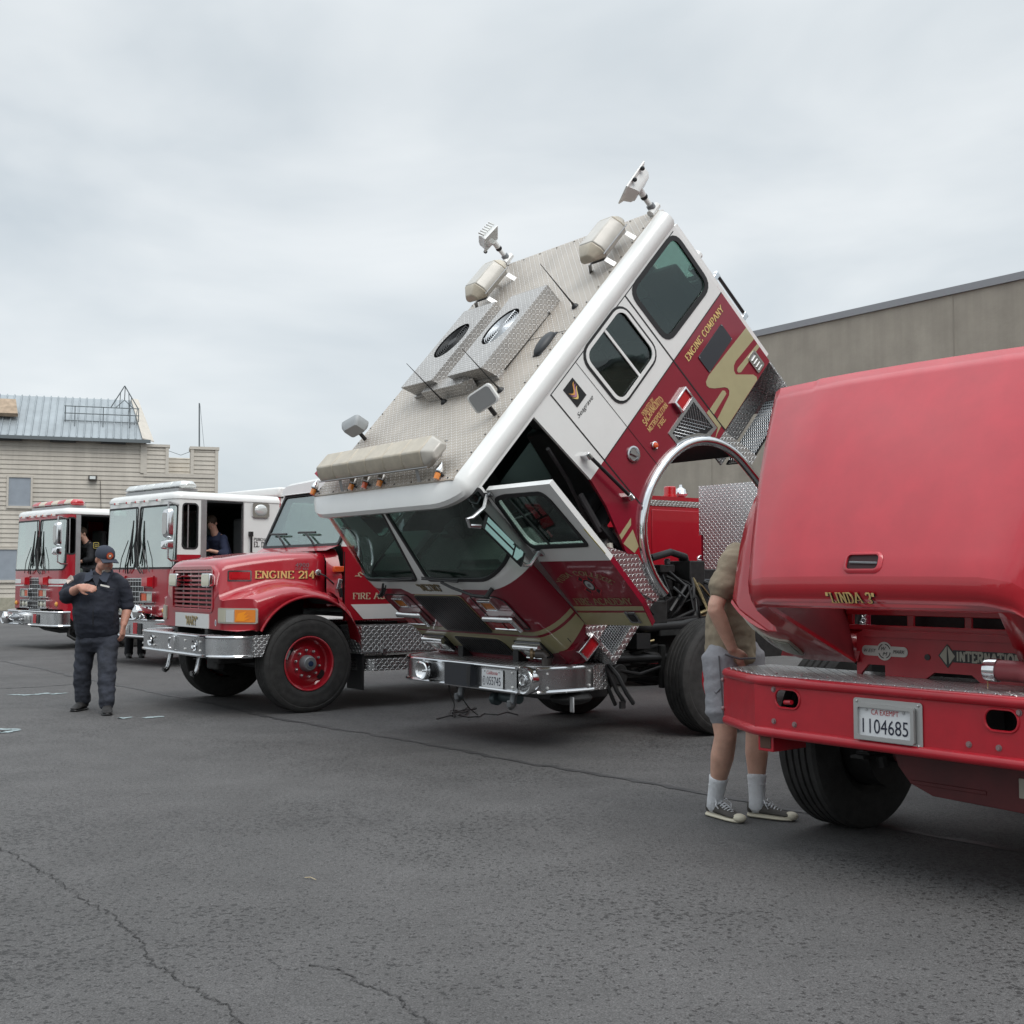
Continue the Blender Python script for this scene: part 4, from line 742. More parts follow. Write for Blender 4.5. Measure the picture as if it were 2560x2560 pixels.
    def grille(name, out, n):
        b = MB(); b.panel(out, [grow(out, -.02)], lambda y, z, d=0: FF(y, z, .014 + d), m=0, thick=.012); b.panel(grow(out, -.02), [], lambda y, z, d=0: FF(y, z, -.01 + d), m=1, thick=.005); i = grow(out, -.02)
        y0, y1 = min(p[0] for p in i), max(p[0] for p in i)
        for k in range(n):
            y = y0 + (y1 - y0) * (k + .5) / n; zz = []
            for j in range(len(i)):
                p, q = i[j - 1], i[j]
                if (p[0] - y) * (q[0] - y) < 0: zz.append(p[1] + (q[1] - p[1]) * (y - p[0]) / (q[0] - p[0]))
            if len(zz) >= 2: b.box(-.325, -.306, y - (y1 - y0) / n * .27, y + (y1 - y0) / n * .27, min(zz), max(zz), 2)
        b.panel(grow(out, .008), [out], lambda y, z, d=0: FF(y, z, .006 + d), m=3, thick=.004)
        b.build(name, [BLACKP, BLACKP, mat('black_slats', (.03, .03, .032), rough=.35), TAN], CABM, xf=Q, smooth=0)
    grille('grille', rr(-.385, .36, 1.268, 1.753, .04), 19); grille('grille', fillet([(-.37, .955), (.375, .955), (.375, 1.12), (.33, 1.18), (-.36, 1.18)], [.06, .06, .04, .05, .02]), 19)
    for s in (1, -1):
        o = fillet([(s * .50, 1.335), (s * .96, 1.335), (s * .96, 1.70), (s * .89, 1.757), (s * .50, 1.757)], [.03, .03, .03, .05, .04])
        b = MB(); b.panel(o, [grow(o, -.012)], lambda y, z, d=0: FF(y, z, .006 + d), m=0, thick=.004); b.panel(grow(o, -.014), [], lambda y, z, d=0: FF(y, z, .002 + d), m=1, thick=.002); b.build('lamp_recess', [BLACKP, MAROON], CABM, xf=Q, smooth=0)
        b = MB(); b.box(-.318, -.292, s * .70 - .09, s * .70 + .09, 1.595, 1.61, 0); b.box(-.318, -.285, s * .70 - .09, s * .70 + .09, 1.705, 1.725, 0)
        for q in (-.09, .078): b.box(-.318, -.292, s * .70 + q, s * .70 + q + .012, 1.605, 1.71, 0)
        b.box(-.315, -.300, s * .70 - .07, s * .70 + .07, 1.612, 1.70, 1); b.build('turn_lamp', [CHROME, AMBER], CABM, xf=Q, bev=.003)
        # warning lamp with a thick bright visor
        b = MB(); y = s * .71
        b.tube([(-.272, y - .19, 1.515), (-.272, y + .19, 1.515)], .028, 10, 0); b.tube([(-.272, y + .19, 1.515), (-.275, y + .19, 1.375)], .026, 10, 0); b.sph((-.272, y + .19, 1.515), .029, 10, 0); b.tube([(-.285, y - .19, 1.365), (-.285, y + .17, 1.365)], .008, 6, 0)
        b.box(-.318, -.275, y - .19, y + .185, 1.50, 1.535, 0); b.box(-.318, -.278, y + .165, y + .205, 1.37, 1.52, 0); b.box(-.318, -.285, y - .18, y + .165, 1.375, 1.505, 1); b.box(-.284, -.280, y - .012, y - .004, 1.375, 1.505, 2); b.build('warning_lamp', [CHROME, REDL, BLACKP], CABM, xf=Q, smooth=40)
        # twin headlamp
        y = s * .735; b = MB(); o = fillet([(y - .19, .955), (y + .15, .955), (y + .20, 1.0), (y + .19, 1.175), (y - .20, 1.175)], .025) if s > 0 else fillet([(y - .15, .955), (y + .19, .955), (y + .20, 1.175), (y - .20, 1.175), (y - .20, 1.0)], .025)
        b.panel(o, [], lambda q, z, d=0: FF(q, z, .008 + d), m=2, thick=.008); b.tube([(-.278, y - .175, 1.135), (-.278, y + .175, 1.135)], .030, 10, 0); b.box(-.318, -.282, y - .175, y + .175, 1.115, 1.16, 0); b.tube([(-.28, y + .17, 1.12), (-.29, y + .19, .99)], .013, 8, 3); b.tube([(-.29, y - .17, .975), (-.29, y + .18, .975)], .008, 6, 0)
        for q in (-.085, .085): b.box(-.315, -.288, y + q - .077, y + q + .077, .985, 1.095, 0); b.sph((-.287, y + q, 1.035), (.012, .055, .046), 14, 1)
        b.build('headlight', [CHROME, CLEARL, BLACKP, BLACKP], CABM, xf=Q, smooth=40)
    for s, pts, bl in ((-1, [(-.235, -.80, 1.83), (-.245, -.70, 1.88), (-.265, -.60, 1.96)], [(-.285, -.62, 1.985), (-.285, -.06, 2.005)]), (1, [(-.235, .94, 1.85), (-.24, .75, 1.86), (-.26, .5, 1.93), (-.275, .38, 1.98)], [(-.285, .10, 2.01), (-.285, .62, 1.975)])):
        b = MB(); b.tube(pts, .012, 6); b.tube([(p[0], p[1] + .02, p[2] - .02) for p in pts], .007, 6); b.cyl((-.32, pts[0][1], pts[0][2]), (-.225, pts[0][1], pts[0][2]), .02, 8); b.tube(bl, .008, 6); b.tube([(p[0] - .01, p[1], p[2] + .012) for p in bl], .006, 5); b.build('wiper', RUBBER, CABM, xf=Q)
    b = MB(); f = lambda u, v, d=0: FF(u + .01, 1.86 + v, d); shadow_text(b, '"METRO"', f, .085, .36); b.build('lettering', [mat('dark_gold', (.26, .19, .09), rough=.4), BLACKP], CABM, xf=Q, smooth=0)
    # steps below the door
    for s in (1, -1):
        b = MB(); o = [(-.555, .60), (-.555, 1.06), (-1.33, 1.12), (-1.42, 1.03), (-1.33, .60)]
        b.panel(o, [rr(-1.02, -.60, .66, .88, .01)], lambda x, z, d=0: V((x, s * (1.19 + d), z)), m=0, thick=.02); b.panel(rr(-1.02, -.60, .66, .88, .01), [], lambda x, z, d=0: V((x, s * 1.165, z)), m=1)
        for i in range(9):
            pts = [(-.605 - .0105 * j, s * 1.18, .675 + i * .0245 + .009 * (j % 2 * 2 - 1)) for j in range(40)]; b.tube(pts, .0045, 4, 2)
        b.box(-1.33, -.56, s * .8, s * 1.19, .60, .615, 0); b.box(-1.34, -1.32, s * .8, s * 1.19, .60, 1.1, 0); b.box(-.575, -.555, s * .8, s * 1.19, .60, 1.06, 0); b.box(-1.33, -.57, s * .80, s * .82, .6, 1.06, 0)
        b.panel([(-1.235, 1.34), (-1.345, 1.14), (-1.42, 1.03), (-1.33, .60), (-1.25, .60), (-1.18, .85)], [], lambda x, z, d=0: V((x, s * (1.215 + d), z)), m=0, thick=.015); b.build('cab_step', [PLATEF, BLACKP, STEEL], CABM, xf=Q, smooth=0)
    for s in (1, -1):
        b = MB(); b.panel([(-2.86, .97), (-3.0, .968), (-3.10, .62), (-3.13, .50), (-2.945, .50), (-2.93, .75)], [], lambda x, z, d=0: V((x, s * (1.214 + d), z)), m=0, thick=.015); b.box(-3.95, -3.0, s * .86, s * .88, .55, .97, 0); b.box(-3.93, -3.05, s * .88, s * 1.2, .50, .515, 1)
        for i in range(12): b.tube([(-3.07 - .0215 * j, s * (.90 + i * .026 + .009 * (j % 2 * 2 - 1)), .522) for j in range(40)], .0045, 4, 2)
        b.box(-3.93, -3.02, s * .88, s * 1.205, .945, .963, 1); b.build('cab_step', [PLATEF, BLACKP, STEEL], CABM, xf=Q, smooth=0)
    b = MB(); b.box(-3.975, -3.955, -1.2, 1.2, .35, .96, 0); b.build('rear_tread_panel', PLATEF, CABM, xf=Q, smooth=0)
    # roof equipment
    for y0, y1, tp, m_ in ((.12, .655, .19, 0), (-.655, -.13, .19, 1)):
        b = MB(); x0, x1 = -2.86, -1.81; z = 2.813
        b.mesh([(x1 + .03, y0, z + tp), (x1 + .03, y1, z + tp), (x0, y1, z + tp), (x0, y0, z + tp), (x1 - .04, y0, z + .02), (x1 - .04, y1, z + .02), (x0, y1, z + .0), (x0, y0, z + .0)], [(0, 3, 7, 4), (1, 5, 6, 2), (2, 6, 7, 3), (0, 4, 5, 1)])
        cx, cy, rx, ry = -2.375, (y0 + y1) / 2, .235, .19; hole = [(cx + rx * cos(t), cy + ry * sin(t)) for t in [2 * pi * i / 32 for i in range(32)]]
        b.panel([(x0, y0), (x1 + .03, y0), (x1 + .03, y1), (x0, y1)], [hole], lambda x, y, d=0: V((x, y, z + tp)), m=0)
        for q in (x1 - .12, x0 + .08): b.box(q, q + .10, y0 - .02, y1 + .02, z, z + .025)
        ac = b.build('air_conditioner', PLATEA, CABM, xf=Q, smooth=0)
        b = MB(); b.loft([[(x, y, z + tp) for x, y in hole], [(x, y, z + tp - .09) for x, y in hole]], 0, cap=False); b.poly([(x, y, z + tp - .09) for x, y in hole], 0)
        for k in range(9):
            r = .16 + .09 * k
            if r < 1: b.tube([(cx + rx * r * cos(t), cy + ry * r * sin(t), z + tp - .012) for t in [2 * pi * i / 32 for i in range(32)]], .0035, 4, 1, closed=True)
        for k in range(6):
            t = 2 * pi * k / 6; b.tube([(cx, cy, z + tp - .014), (cx + rx * cos(t), cy + ry * sin(t), z + tp - .014)], .005, 4, 1)
        for k in range(7):
            t = 2 * pi * k / 7; t2 = t + .5; b.mesh([(cx, cy, z + tp - .05), (cx + rx * .9 * cos(t), cy + ry * .9 * sin(t), z + tp - .07), (cx + rx * .9 * cos(t2), cy + ry * .9 * sin(t2), z + tp - .035)], [(0, 1, 2)], 2)
        b.cyl((cx, cy, z + tp - .06), (cx, cy, z + tp - .01), .05, 16, 2); b.build('roof_fan', [BLACKP, BLACKP if m_ else STEEL, BLACKP if m_ else GREYM], ac, xf=Q, smooth=0)
    b = MB(); b.box(-1.86, -1.72, -.32, .30, 2.813, 2.935); b.mesh([(-1.86, .30, 2.813), (-1.72, .30, 2.813), (-1.80, .37, 2.813), (-1.86, .30, 2.935), (-1.72, .30, 2.935), (-1.82, .37, 2.90)], [(1, 2, 5, 4), (2, 0, 3, 5), (3, 4, 5)]); b.box(-2.8, -1.86, -.13, .12, 2.813, 2.90); b.build('duct', PLATEA, CABM, xf=Q, smooth=0)
    light_bar(CABM, .975, -3.66, -3.11, 2.90, .30, .19, (HAZYG, HAZYL), 1, xf=Q, axis='x'); light_bar(CABM, -.80, -3.66, -3.11, 2.90, .30, .19, (HAZYG, HAZYL), 1, xf=Q, axis='x')
    light_bar(CABM, -.78, -.96, 1.0, 2.90, .29, .17, (HAZYL, HAZYG), 6, xf=Q)
    for s in (-1,):
        b = MB(); b.mesh([(-.70, s * 1.0, 2.92), (-.92, s * 1.0, 2.92), (-.92, s * 1.0, 3.0), (-.70, s * 1.0, 3.0), (-.81, s * 1.16, 2.95)], [(0, 1, 2, 3), (0, 4, 1), (1, 4, 2), (2, 4, 3), (3, 4, 0)]); b.build('side_beacon', PINKL, CABM, xf=Q, smooth=0)
        b = MB(); b.mesh([(-.38, s * 1.16, .87), (-.58, s * 1.19, .87), (-.58, s * 1.19, .985), (-.38, s * 1.16, .985), (-.48, s * 1.30, .93)], [(0, 1, 2, 3), (0, 4, 1), (1, 4, 2), (2, 4, 3), (3, 4, 0)]); b.build('side_lens', PINKL, CABM, xf=Q, smooth=0)
    for y in (-1.16, -.43, -.19, .065, .965):
        b = MB(); c = V((-.655, y, 2.855)); b.lathe([(.022, .0), (.034, .01), (.034, .03), (.030, .045), (.016, .075), (.0, .10)], c, V((-1, 0, .35)), 14, 0); b.lathe([(.026, -.005), (.024, -.055), (.0, -.058)], c, V((-1, 0, .35)), 14, 1); b.tube([(-.655, y, 2.85), (-.66, y + .03, 2.80)], .012, 6, 2); b.build('marker_lamp', [CHROME, AMBER if y != -.19 else ORANGE, BLACKP], CABM, xf=Q, smooth=40)
    for s in (1, -1):                                                    # swivel spotlights
        b = MB(); Rm = Matrix.Rotation(RAD(38 if s > 0 else 205), 3, 'Z') @ Matrix.Rotation(RAD(-18), 3, 'Y'); c = V((-1.36, s * 1.06, 2.98))
        rg = lambda k, d: [c + Rm @ V((d, y * k, z * k)) for y, z in rr(-.115, .115, -.085, .085, .035)]
        b.loft([rg(.75, -.07), rg(.95, -.03), rg(1, .0), rg(1, .03), rg(.9, .035)], 0); b.poly(rg(.86, .038), 1); b.cyl((-1.34, s * 1.06, 2.81), (-1.345, s * 1.06, 2.92), .02, 8, 2); b.build('spotlight', [WHITE if s > 0 else mat('grey_shell', (.38, .40, .41), rough=.5), LAMPG, BLACKP], CABM, xf=Q, smooth=40)
    for x, y, m_, rz in ((-3.93, 1.14, 0, 25), (-4.02, -1.15, 0, 160)):    # telescoping flood lamps
        b = MB(); nm = V((.05, -.50, .86)).normalized() if y > 0 else V((.0, .72, -.69)).normalized(); lx = V((1, 0, -.05 if y > 0 else .1)); fz = 1 if y > 0 else .72; lx = (lx - nm * nm.dot(lx)).normalized(); Rm = Matrix((nm, lx, nm.cross(lx))).transposed(); c = V((x + .03, y + .02, 3.15))
        rg = lambda k, k2, d: [c + Rm @ V((d, p * k * fz, q * k2 * fz)) for p, q in ((-.15, -.11), (.15, -.11), (.15, .11), (-.15, .11))]
        b.loft([rg(.62, .55, -.085), rg(.78, .8, -.06), rg(.92, .9, -.0), rg(1.12, 1.15, .02), rg(1.12, 1.15, .032)], 0); b.poly(rg(1.0, 1.0, .034), 1)
        for q in (-.09, -.06, -.03, .0, .03, .06): b.obox(c + Rm @ V((-.045, q * 1.25, -.088)), (.07, .008, .02), Rm, 0)
        for q in (-.08, .07): b.sph(c + Rm @ V((-.0, q, .135)), .022, 8, 2)
        b.cyl((x, y, 2.80), (x, y, 2.98), .024, 10, 0); b.cyl((x, y, 2.86), (x, y, 2.90), .038, 10, 3); b.sph((x, y, 2.99), .035, 10, 2); b.cyl((x, y, 2.99), (x + .01, y + .02, 3.08), .03, 10, 0); b.cyl((x - .07, y, 2.84), (x + .06, y, 2.84), .035, 8, 0); b.build('flood_lamp', [WHITE, CLEARL, BLACKP, GREYM], CABM, xf=Q, smooth=40)
    for p, q in (((-2.677, 1.011), (-2.40, 1.03)), ((-1.66, .845), (-1.50, .87)), ((-1.671, -.026), (-1.60, .0))):
        b = MB(); A0, A1 = V((*p, 2.813)), V((p[0] + .06, p[1] + .06, 3.33)); b.lathe([(.035, 0), (.03, .015), (.012, .03), (.01, .05)], A0, (0, 0, 1), 12); b.tube([A0, A0.lerp(A1, .3), A1], [.009, .007, .0025], 6); b.build('whip_antenna', BLACKP, CABM, xf=Q)
    b = MB(); b.sph((-2.19, 1.0, 2.825), (.15, .062, .052), 18); b.box(-2.34, -2.05, .95, 1.05, 2.813, 2.822); b.build('antenna_pod', mat('charcoal_plastic', (.035, .038, .042), rough=.45), CABM, xf=Q, smooth=60)
    # bumper
    out = [(-.95, -1.12), (-.45, -1.12)] + [(-.45 + .45 * cos(RAD(t)), -.67 + .45 * sin(RAD(t))) for t in range(-90, 1, 15)] + [(0, .915)]
    out2 = [(-.012, .925), (-.09, .935), (-.15, 1.0), (-.11, 1.045)] ; outD = [(-.11, 1.045), (-.15, 1.06), (-.24, 1.075), (-.46, 1.085), (-.58, 1.075), (-.70, 1.06)]
    b = MB()
    def strip(path, z0, z1, m, t=.02, d=0):
        n = len(path); b.loft([[(x, y, z0), (x, y, z1), (x - t, y * .985, z1), (x - t, y * .985, z0)] for x, y in path], m)
    def bumper_part(path):
        strip(path, .505, .68, 0); 
        for zz in (.495, .688): b.tube([(x + .004, y * 1.003, zz) for x, y in path], .016, 8, 1)
    bumper_part(out); bumper_part(outD); strip(out2, .48, .70, 2); strip([(-.70, 1.06), (-.86, 1.05)], .485, .695, 2)
    b.panel([(-.86, -1.09), (-.45, -1.09), (-.12, -.93), (-.02, -.67), (-.02, .91), (-.10, .925), (-.16, 1.0), (-.18, 1.05), (-.45, 1.07), (-.86, 1.035)], [], lambda x, y, d=0: V((x, y, .705 + d)), m=2, thick=.012)
    for y, z in [(-.62, .65), (-.62, .53), (-.11, .65), (-.11, .53), (.86, .65), (.86, .53)]: b.sph((.002, y, z), .013, 8, 3)
    for x, y, z in [(-.20, 1.072, .645), (-.20, 1.072, .53), (-.65, 1.07, .65), (-.65, 1.07, .53)]: b.sph((x, y, z), .013, 8, 3)
    bp = b.build('bumper', [STEEL, CHROME, PLATEF, WHITE], T, smooth=40)
    b = MB()
    for y, x0 in ((-.53, 0), (-.415, .045)): b.lathe([(.082, .0), (.080, .03), (.070, .038), (.035, .004), (.012, -.0), (.012, .03), (0, .034)], (x0 - .0, y, .588), (1, 0, 0), 28); b.cyl((x0, y, .588), (-.03, y, .588), .075, 16, 1)
    b.build('air_horn', [CHROME, BLACKP], bp, smooth=40)
    b = MB(); b.box(-.01, .055, -.085, .325, .497, .69, 0); b.box(.055, .060, .268, .325, .515, .675, 1); b.build('winch_cover', [mat('black_vinyl_cover', (.018, .020, .026), rough=.5), BLACKP], bp, bev=.02)
    plate_text(bp, 'number_plate', lambda u, v, d=0: V((.012 + d, .587 + u, .585 + v)), .305, .152, '055745', 'California', PLRED, small_script=True, bigw=.20, circ=True)
    b = MB(); c = V((-.055, .968, .592)); b.lathe([(.105, -.06), (.118, 0), (.118, .02), (.108, .032), (.098, .026), (.090, .026)], c, (1, 0, 0), 36, 0)
    for i in range(15):
        z = -.085 + i * .0122; h = sqrt(max(0, .096 ** 2 - z * z))
        for s0, s1 in ((-h, -sqrt(max(0, .052 ** 2 - z * z))), (sqrt(max(0, .052 ** 2 - z * z)), h)): b.box(c.x + .012, c.x + .026, c.y + s0, c.y + s1, c.z + z - .003, c.z + z + .003, 0)
    b.poly([c + V((.010, .1 * cos(2 * pi * i / 30), .1 * sin(2 * pi * i / 30))) for i in range(30)], 1); b.lathe([(.052, .012), (.052, .034), (.044, .038), (.040, .030), (.034, .030), (.030, .036), (0, .036)], c, (1, 0, 0), 30, 0)
    f = lambda u, v, d=0: c + V((.036 + d, u, v)); ftext(b, 'F', f, .03, .022, 1, .002); b.tube([c + V((.037, .045 * cos(2 * pi * i / 24), .045 * sin(2 * pi * i / 24))) for i in range(24)], .003, 4, 1, closed=True); b.build('siren_speaker', [CHROME, BLACKP], bp, smooth=40)
    for y in (-.02, .76):
        b = MB(); b.tube([(-.1, y, .50), (-.08, y, .42), (-.06, y + .02, .375), (-.02, y + .05, .365), (.02, y + .08, .385), (.03, y + .09, .42)], [.03, .03, .03, .027, .022, .016], 10); b.build('tow_hook', GREYM, bp)
    b = MB(); b.tube([(-.25, 1.0, .70), (-.25, 1.0, .77)], .045, 14); b.tube([(-.25, 1.0, .77), (-.235, .98, .800), (-.19, .925, .800)], .036, 14); b.lathe([(.036, 0), (.050, .004), (.050, .026), (.040, .03), (.028, .026), (.024, -.05)], (-.18, .91, .800), (.75, -.66, 0), 18, 1); b.build('hose_outlet', [mat('brown_grey_pipe', (.07, .06, .055), rough=.4, metal=.3), mat('brass_ring', (.20, .14, .08), rough=.4, metal=.6)], bp, smooth=50)
    # chassis, engine, wheels, body
    add_rails(T, -.35, -9); add_axle(T, -2.19)
    for s in (1, -1): add_wheel(T, -2.19, s * 1.03, s, rimm=RED, R=.53, wd=.30)
    for s in (1, -1): add_wheel(T, -6.6, s * 1.0, s, rimm=RED)
    b = MB(); b.box(-3.5, -2.0, -.36, .36, .75, 1.25); b.box(-3.3, -2.2, -.26, .26, 1.25, 1.52); b.box(-2.65, -2.44, .18, .48, 1.15, 1.6); b.cyl((-2.50, .33, 1.6), (-2.50, .33, 1.66), .05, 12); b.cyl((-3.0, .5, 1.05), (-3.0, .8, 1.05), .14, 18, 1); b.sph((-3.05, .45, 1.2), (.25, .2, .2), 14, 1); b.cyl((-2.15, -.2, 1.3), (-2.15, .3, 1.3), .17, 18, 2)
    for k in range(6): b.cyl((-2.3 - k * .16, .3, 1.30), (-2.3 - k * .16, .3, 1.42), .055, 10, 0)
    b.box(-2.3, -2.1, .3, .42, 1.48, 1.56, 0); b.cyl((-2.25, .36, 1.56), (-2.25, .36, 1.62), .03, 10, 1); b.box(-2.95, -1.9, .40, .62, .88, 1.0, 0); b.box(-2.0, -1.7, .42, .62, 1.0, 1.22, 0)
    b.cyl((-1.62, .56, .78), (-1.30, .60, 1.38), .045, 12, 0); b.cyl((-1.45, .58, 1.1), (-1.26, .61, 1.46), .028, 12, 1); b.cyl((-2.0, .22, 1.32), (-2.0, .34, 1.32), .15, 20, 0); b.cyl((-1.93, .1, 1.1), (-1.93, .2, 1.1), .2, 20, 0); b.box(-2.9, -2.7, .2, .42, 1.25, 1.42, 2); b.box(-1.55, -1.2, .48, .60, .62, .74, 0); b.cyl((-1.4, .45, .55), (-1.4, .62, .55), .10, 16, 0); b.cyl((-2.72, .40, 1.2), (-2.72, .52, 1.2), .07, 14, 1); b.build('engine', [CHAS, GREYM, mat('gunmetal', (.06, .065, .07), rough=.5, metal=.5)], T, bev=.012)
    b = MB(); rnd = random.Random(4)
    b.tube([(-1.9, .5, 1.62), (-2.2, .46, 1.68), (-2.45, .4, 1.64), (-2.5, .36, 1.6)], .035, 10); b.tube([(-1.55, .55, 1.02), (-1.75, .58, .97), (-2.2, .58, .98), (-2.42, .55, 1.02), (-2.48, .5, 1.2), (-2.5, .45, 1.35)], .052, 12); b.tube([(-2.6, .5, 1.3), (-2.66, .55, 1.1), (-2.75, .6, .98)], .03, 8)
    for k in range(16):
        x, y = -1.7 - rnd.random() * 1.1, rnd.uniform(.1, .55); b.tube([(x, y, 1.15 + .4 * rnd.random()), (x + rnd.uniform(-.1, .1), y + .1, 1.25), (x + rnd.uniform(-.25, .25), y + rnd.uniform(-.1, .15), .95 + .2 * rnd.random()), (x + rnd.uniform(-.4, .4), .55, .92)], .008 + .008 * rnd.random(), 6)
    b.tube([(-1.55, .52, .80), (-1.9, .60, 1.02), (-2.45, .58, 1.06), (-2.9, .55, .98)], .014, 6); b.tube([(-1.0, .52, .78), (-1.5, .55, .74), (-1.9, .58, .80)], .016, 6); b.tube([(-1.35, .60, .60), (-1.6, .66, .55), (-1.9, .62, .60)], .014, 6)
    for k in range(9):
        x = -1.85 - rnd.random() * .75; b.tube([(x, .4, 1.5 - .1 * rnd.random()), (x + rnd.uniform(-.15, .15), .55, 1.35), (x + rnd.uniform(-.2, .2), .58, 1.12), (x + rnd.uniform(-.25, .25), .45, 1.0)], .014 + .01 * rnd.random(), 7, k % 4 == 3)
    b.tube([(-1.8, .5, .74), (-1.95, .6, .70), (-2.05, .6, .66), (-2.25, .6, .66)], .02, 7); b.tube([(-1.2, .62, .70), (-2.4, .55, .67)], .035, 10); b.tube([(-.8, 1.0, .75), (-.88, 1.06, .62), (-.95, 1.08, .46), (-1.05, 1.06, .36)], .02, 7); b.tube([(-.85, 1.0, .75), (-.94, 1.1, .6), (-1.02, 1.12, .45), (-1.12, 1.1, .35)], .02, 7); b.tube([(-.8, .95, .74), (-.86, 1.0, .6), (-.96, 1.02, .38), (-1.0, 1.0, .34)], .018, 7)
    b.obox((-1.02, 1.07, .34), (.05, .03, .06), 0); b.box(-1.72, -1.55, .5, .68, .78, .92); b.cyl((-1.72, .6, .83), (-1.82, .62, .85), .012, 8, 1)
    b.build('hydraulic_hoses', [HOSE, mat('brass_fitting', (.45, .36, .2), rough=.4, metal=.7)], T, smooth=50)
    b = MB(); b.box(-1.0, -.4, -.5, .9, .40, .5); b.sph((-.55, .95, .42), (.2, .16, .06), 12); b.cyl((-.5, .0, .36), (-.45, .35, .37), .05, 12, 1); b.cyl((-.46, -.05, .34), (-.46, .02, .34), .06, 12, 1); b.obox((-.42, 1.12, .385), (.015, .05, .13), 0, 2); b.build('underbody', [CHAS, mat('teal_grey_pipe', (.10, .14, .15), rough=.4, metal=.4), ALU], T, bev=.01)
    b = MB(); b.box(-4.30, -4.28, -1.2, 1.2, 1.94, 2.52, 0); b.box(-4.30, -4.28, -1.13, 1.14, .95, 1.94, 0); b.box(-5.2, -4.305, -1.19, 1.19, .95, 2.5, 1); b.build('pump_house', [PLATEF, MAROON], T, smooth=0)
    b = MB(); b.box(-9.0, -5.2, -1.21, 1.21, .85, 2.3); b.build('body', MAROON, T, bev=.01)
    return T
METRO = metro()
# wire tangle lying on the ground and hanging from below the bumper
b = MB(); g = lambda P: [(x, y, .008) for x, y in P]
wc = (-.56, 12.45)
for k, (rx, ry, ph) in enumerate(((.10, .30, 0), (.07, .38, .8), (.12, .22, 1.7))): b.tube([(wc[0] + .03 * k + rx * cos(t), wc[1] + ry * sin(t + ph), .010 + .012 * k + .01 * sin(3 * t)) for t in [2 * pi * i / 22 for i in range(22)]], .006, 5, closed=True)
b.tube(g([(-.76, 11.95), (-.66, 12.2), (-.58, 12.3), (-.45, 12.1), (-.33, 12.14), (-.30, 12.4), (-.15, 12.3), (-.05, 12.55), (.06, 12.3)]), .006, 5); b.tube([(-.62, 12.5, .02), (-.58, 11.9, .16), (-.60, 11.3, .36), (-.6, 11.1, .5)], .006, 5); b.tube([(-.36, 12.3, .01), (-.44, 12.1, .10), (-.50, 11.7, .25), (-.53, 11.4, .38), (-.55, 11.2, .5)], .006, 5)
tag(b.build('wire_tangle', BLACKP), 'tangle of thin black wire hanging down onto asphalt below steel bumper', 'wire')
b = MB(); b.tube([(-.99, 5.69, .006), (-.96, 5.68, .010), (-.93, 5.65, .006)], .0025, 4); tag(b.build('dry_twig', mat('pale_straw', (.4, .33, .22), rough=.9)), 'single pale dry grass stalk lying on the open asphalt', 'twig')

# ------------------------------------------------------------------ conventional (bonneted) engines
def lerp_t(tab, x):
    tab = sorted(tab)
    if x <= tab[0][0]: return tab[0][1]
    for (a, p), (c, q) in zip(tab, tab[1:]):
        if x <= c: return p + (q - p) * (x - a) / (c - a)
    return tab[-1][1]
ZT = [(-.21, 1.545), (-.222, 1.580), (-.25, 1.610), (-.30, 1.634), (-.40, 1.652), (-.55, 1.678), (-.72, 1.702), (-.9, 1.720), (-1.08, 1.731), (-1.24, 1.735), (-1.38, 1.735)]
ZF = [(-.15, 1.17), (-.4, 1.265), (-.75, 1.365), (-.92, 1.372), (-1.05, 1.36), (-1.2, 1.325), (-1.38, 1.255)]
xn = lambda y: -.21 - .23 * max(0, (abs(y) - .75) / .45) ** 2
def sect(x0, wide=.15, fk=1):
    sh = .72 + wide * (-.21 - x0) / 1.17; out = []
    for j in range(14):
        y0 = (0, .35, .58, .615, sh - .075, sh - .025, sh, sh + .004, sh + .03, sh + .10, 1.07, 1.165, 1.203, 1.21)[j]
        x = xn(y0) + (x0 + .21) * (-1.38 - xn(y0)) / -1.17; zt = lerp_t(ZT, x0); zf = lerp_t(ZF, x)
        k = (x + 1.04) / .63; ar = .6 + .63 * sqrt(1 - k * k) if abs(k) < 1 else 0; zb = max(.885, ar) if x > -1.04 else max(ar, .6)
        z = (zt, zt - .003, zt - .009, zt - .020, zt - .034, zt - .058, zt - .115, max(zf + .06, zb), zf + .012, zf - .004, zf - .022, zf - .055, max(zf - .11, zb + .012), zb)[j]
        out.append((x, sh + .10 + (y0 - sh - .10) * fk if j > 9 else y0, z))
    return out
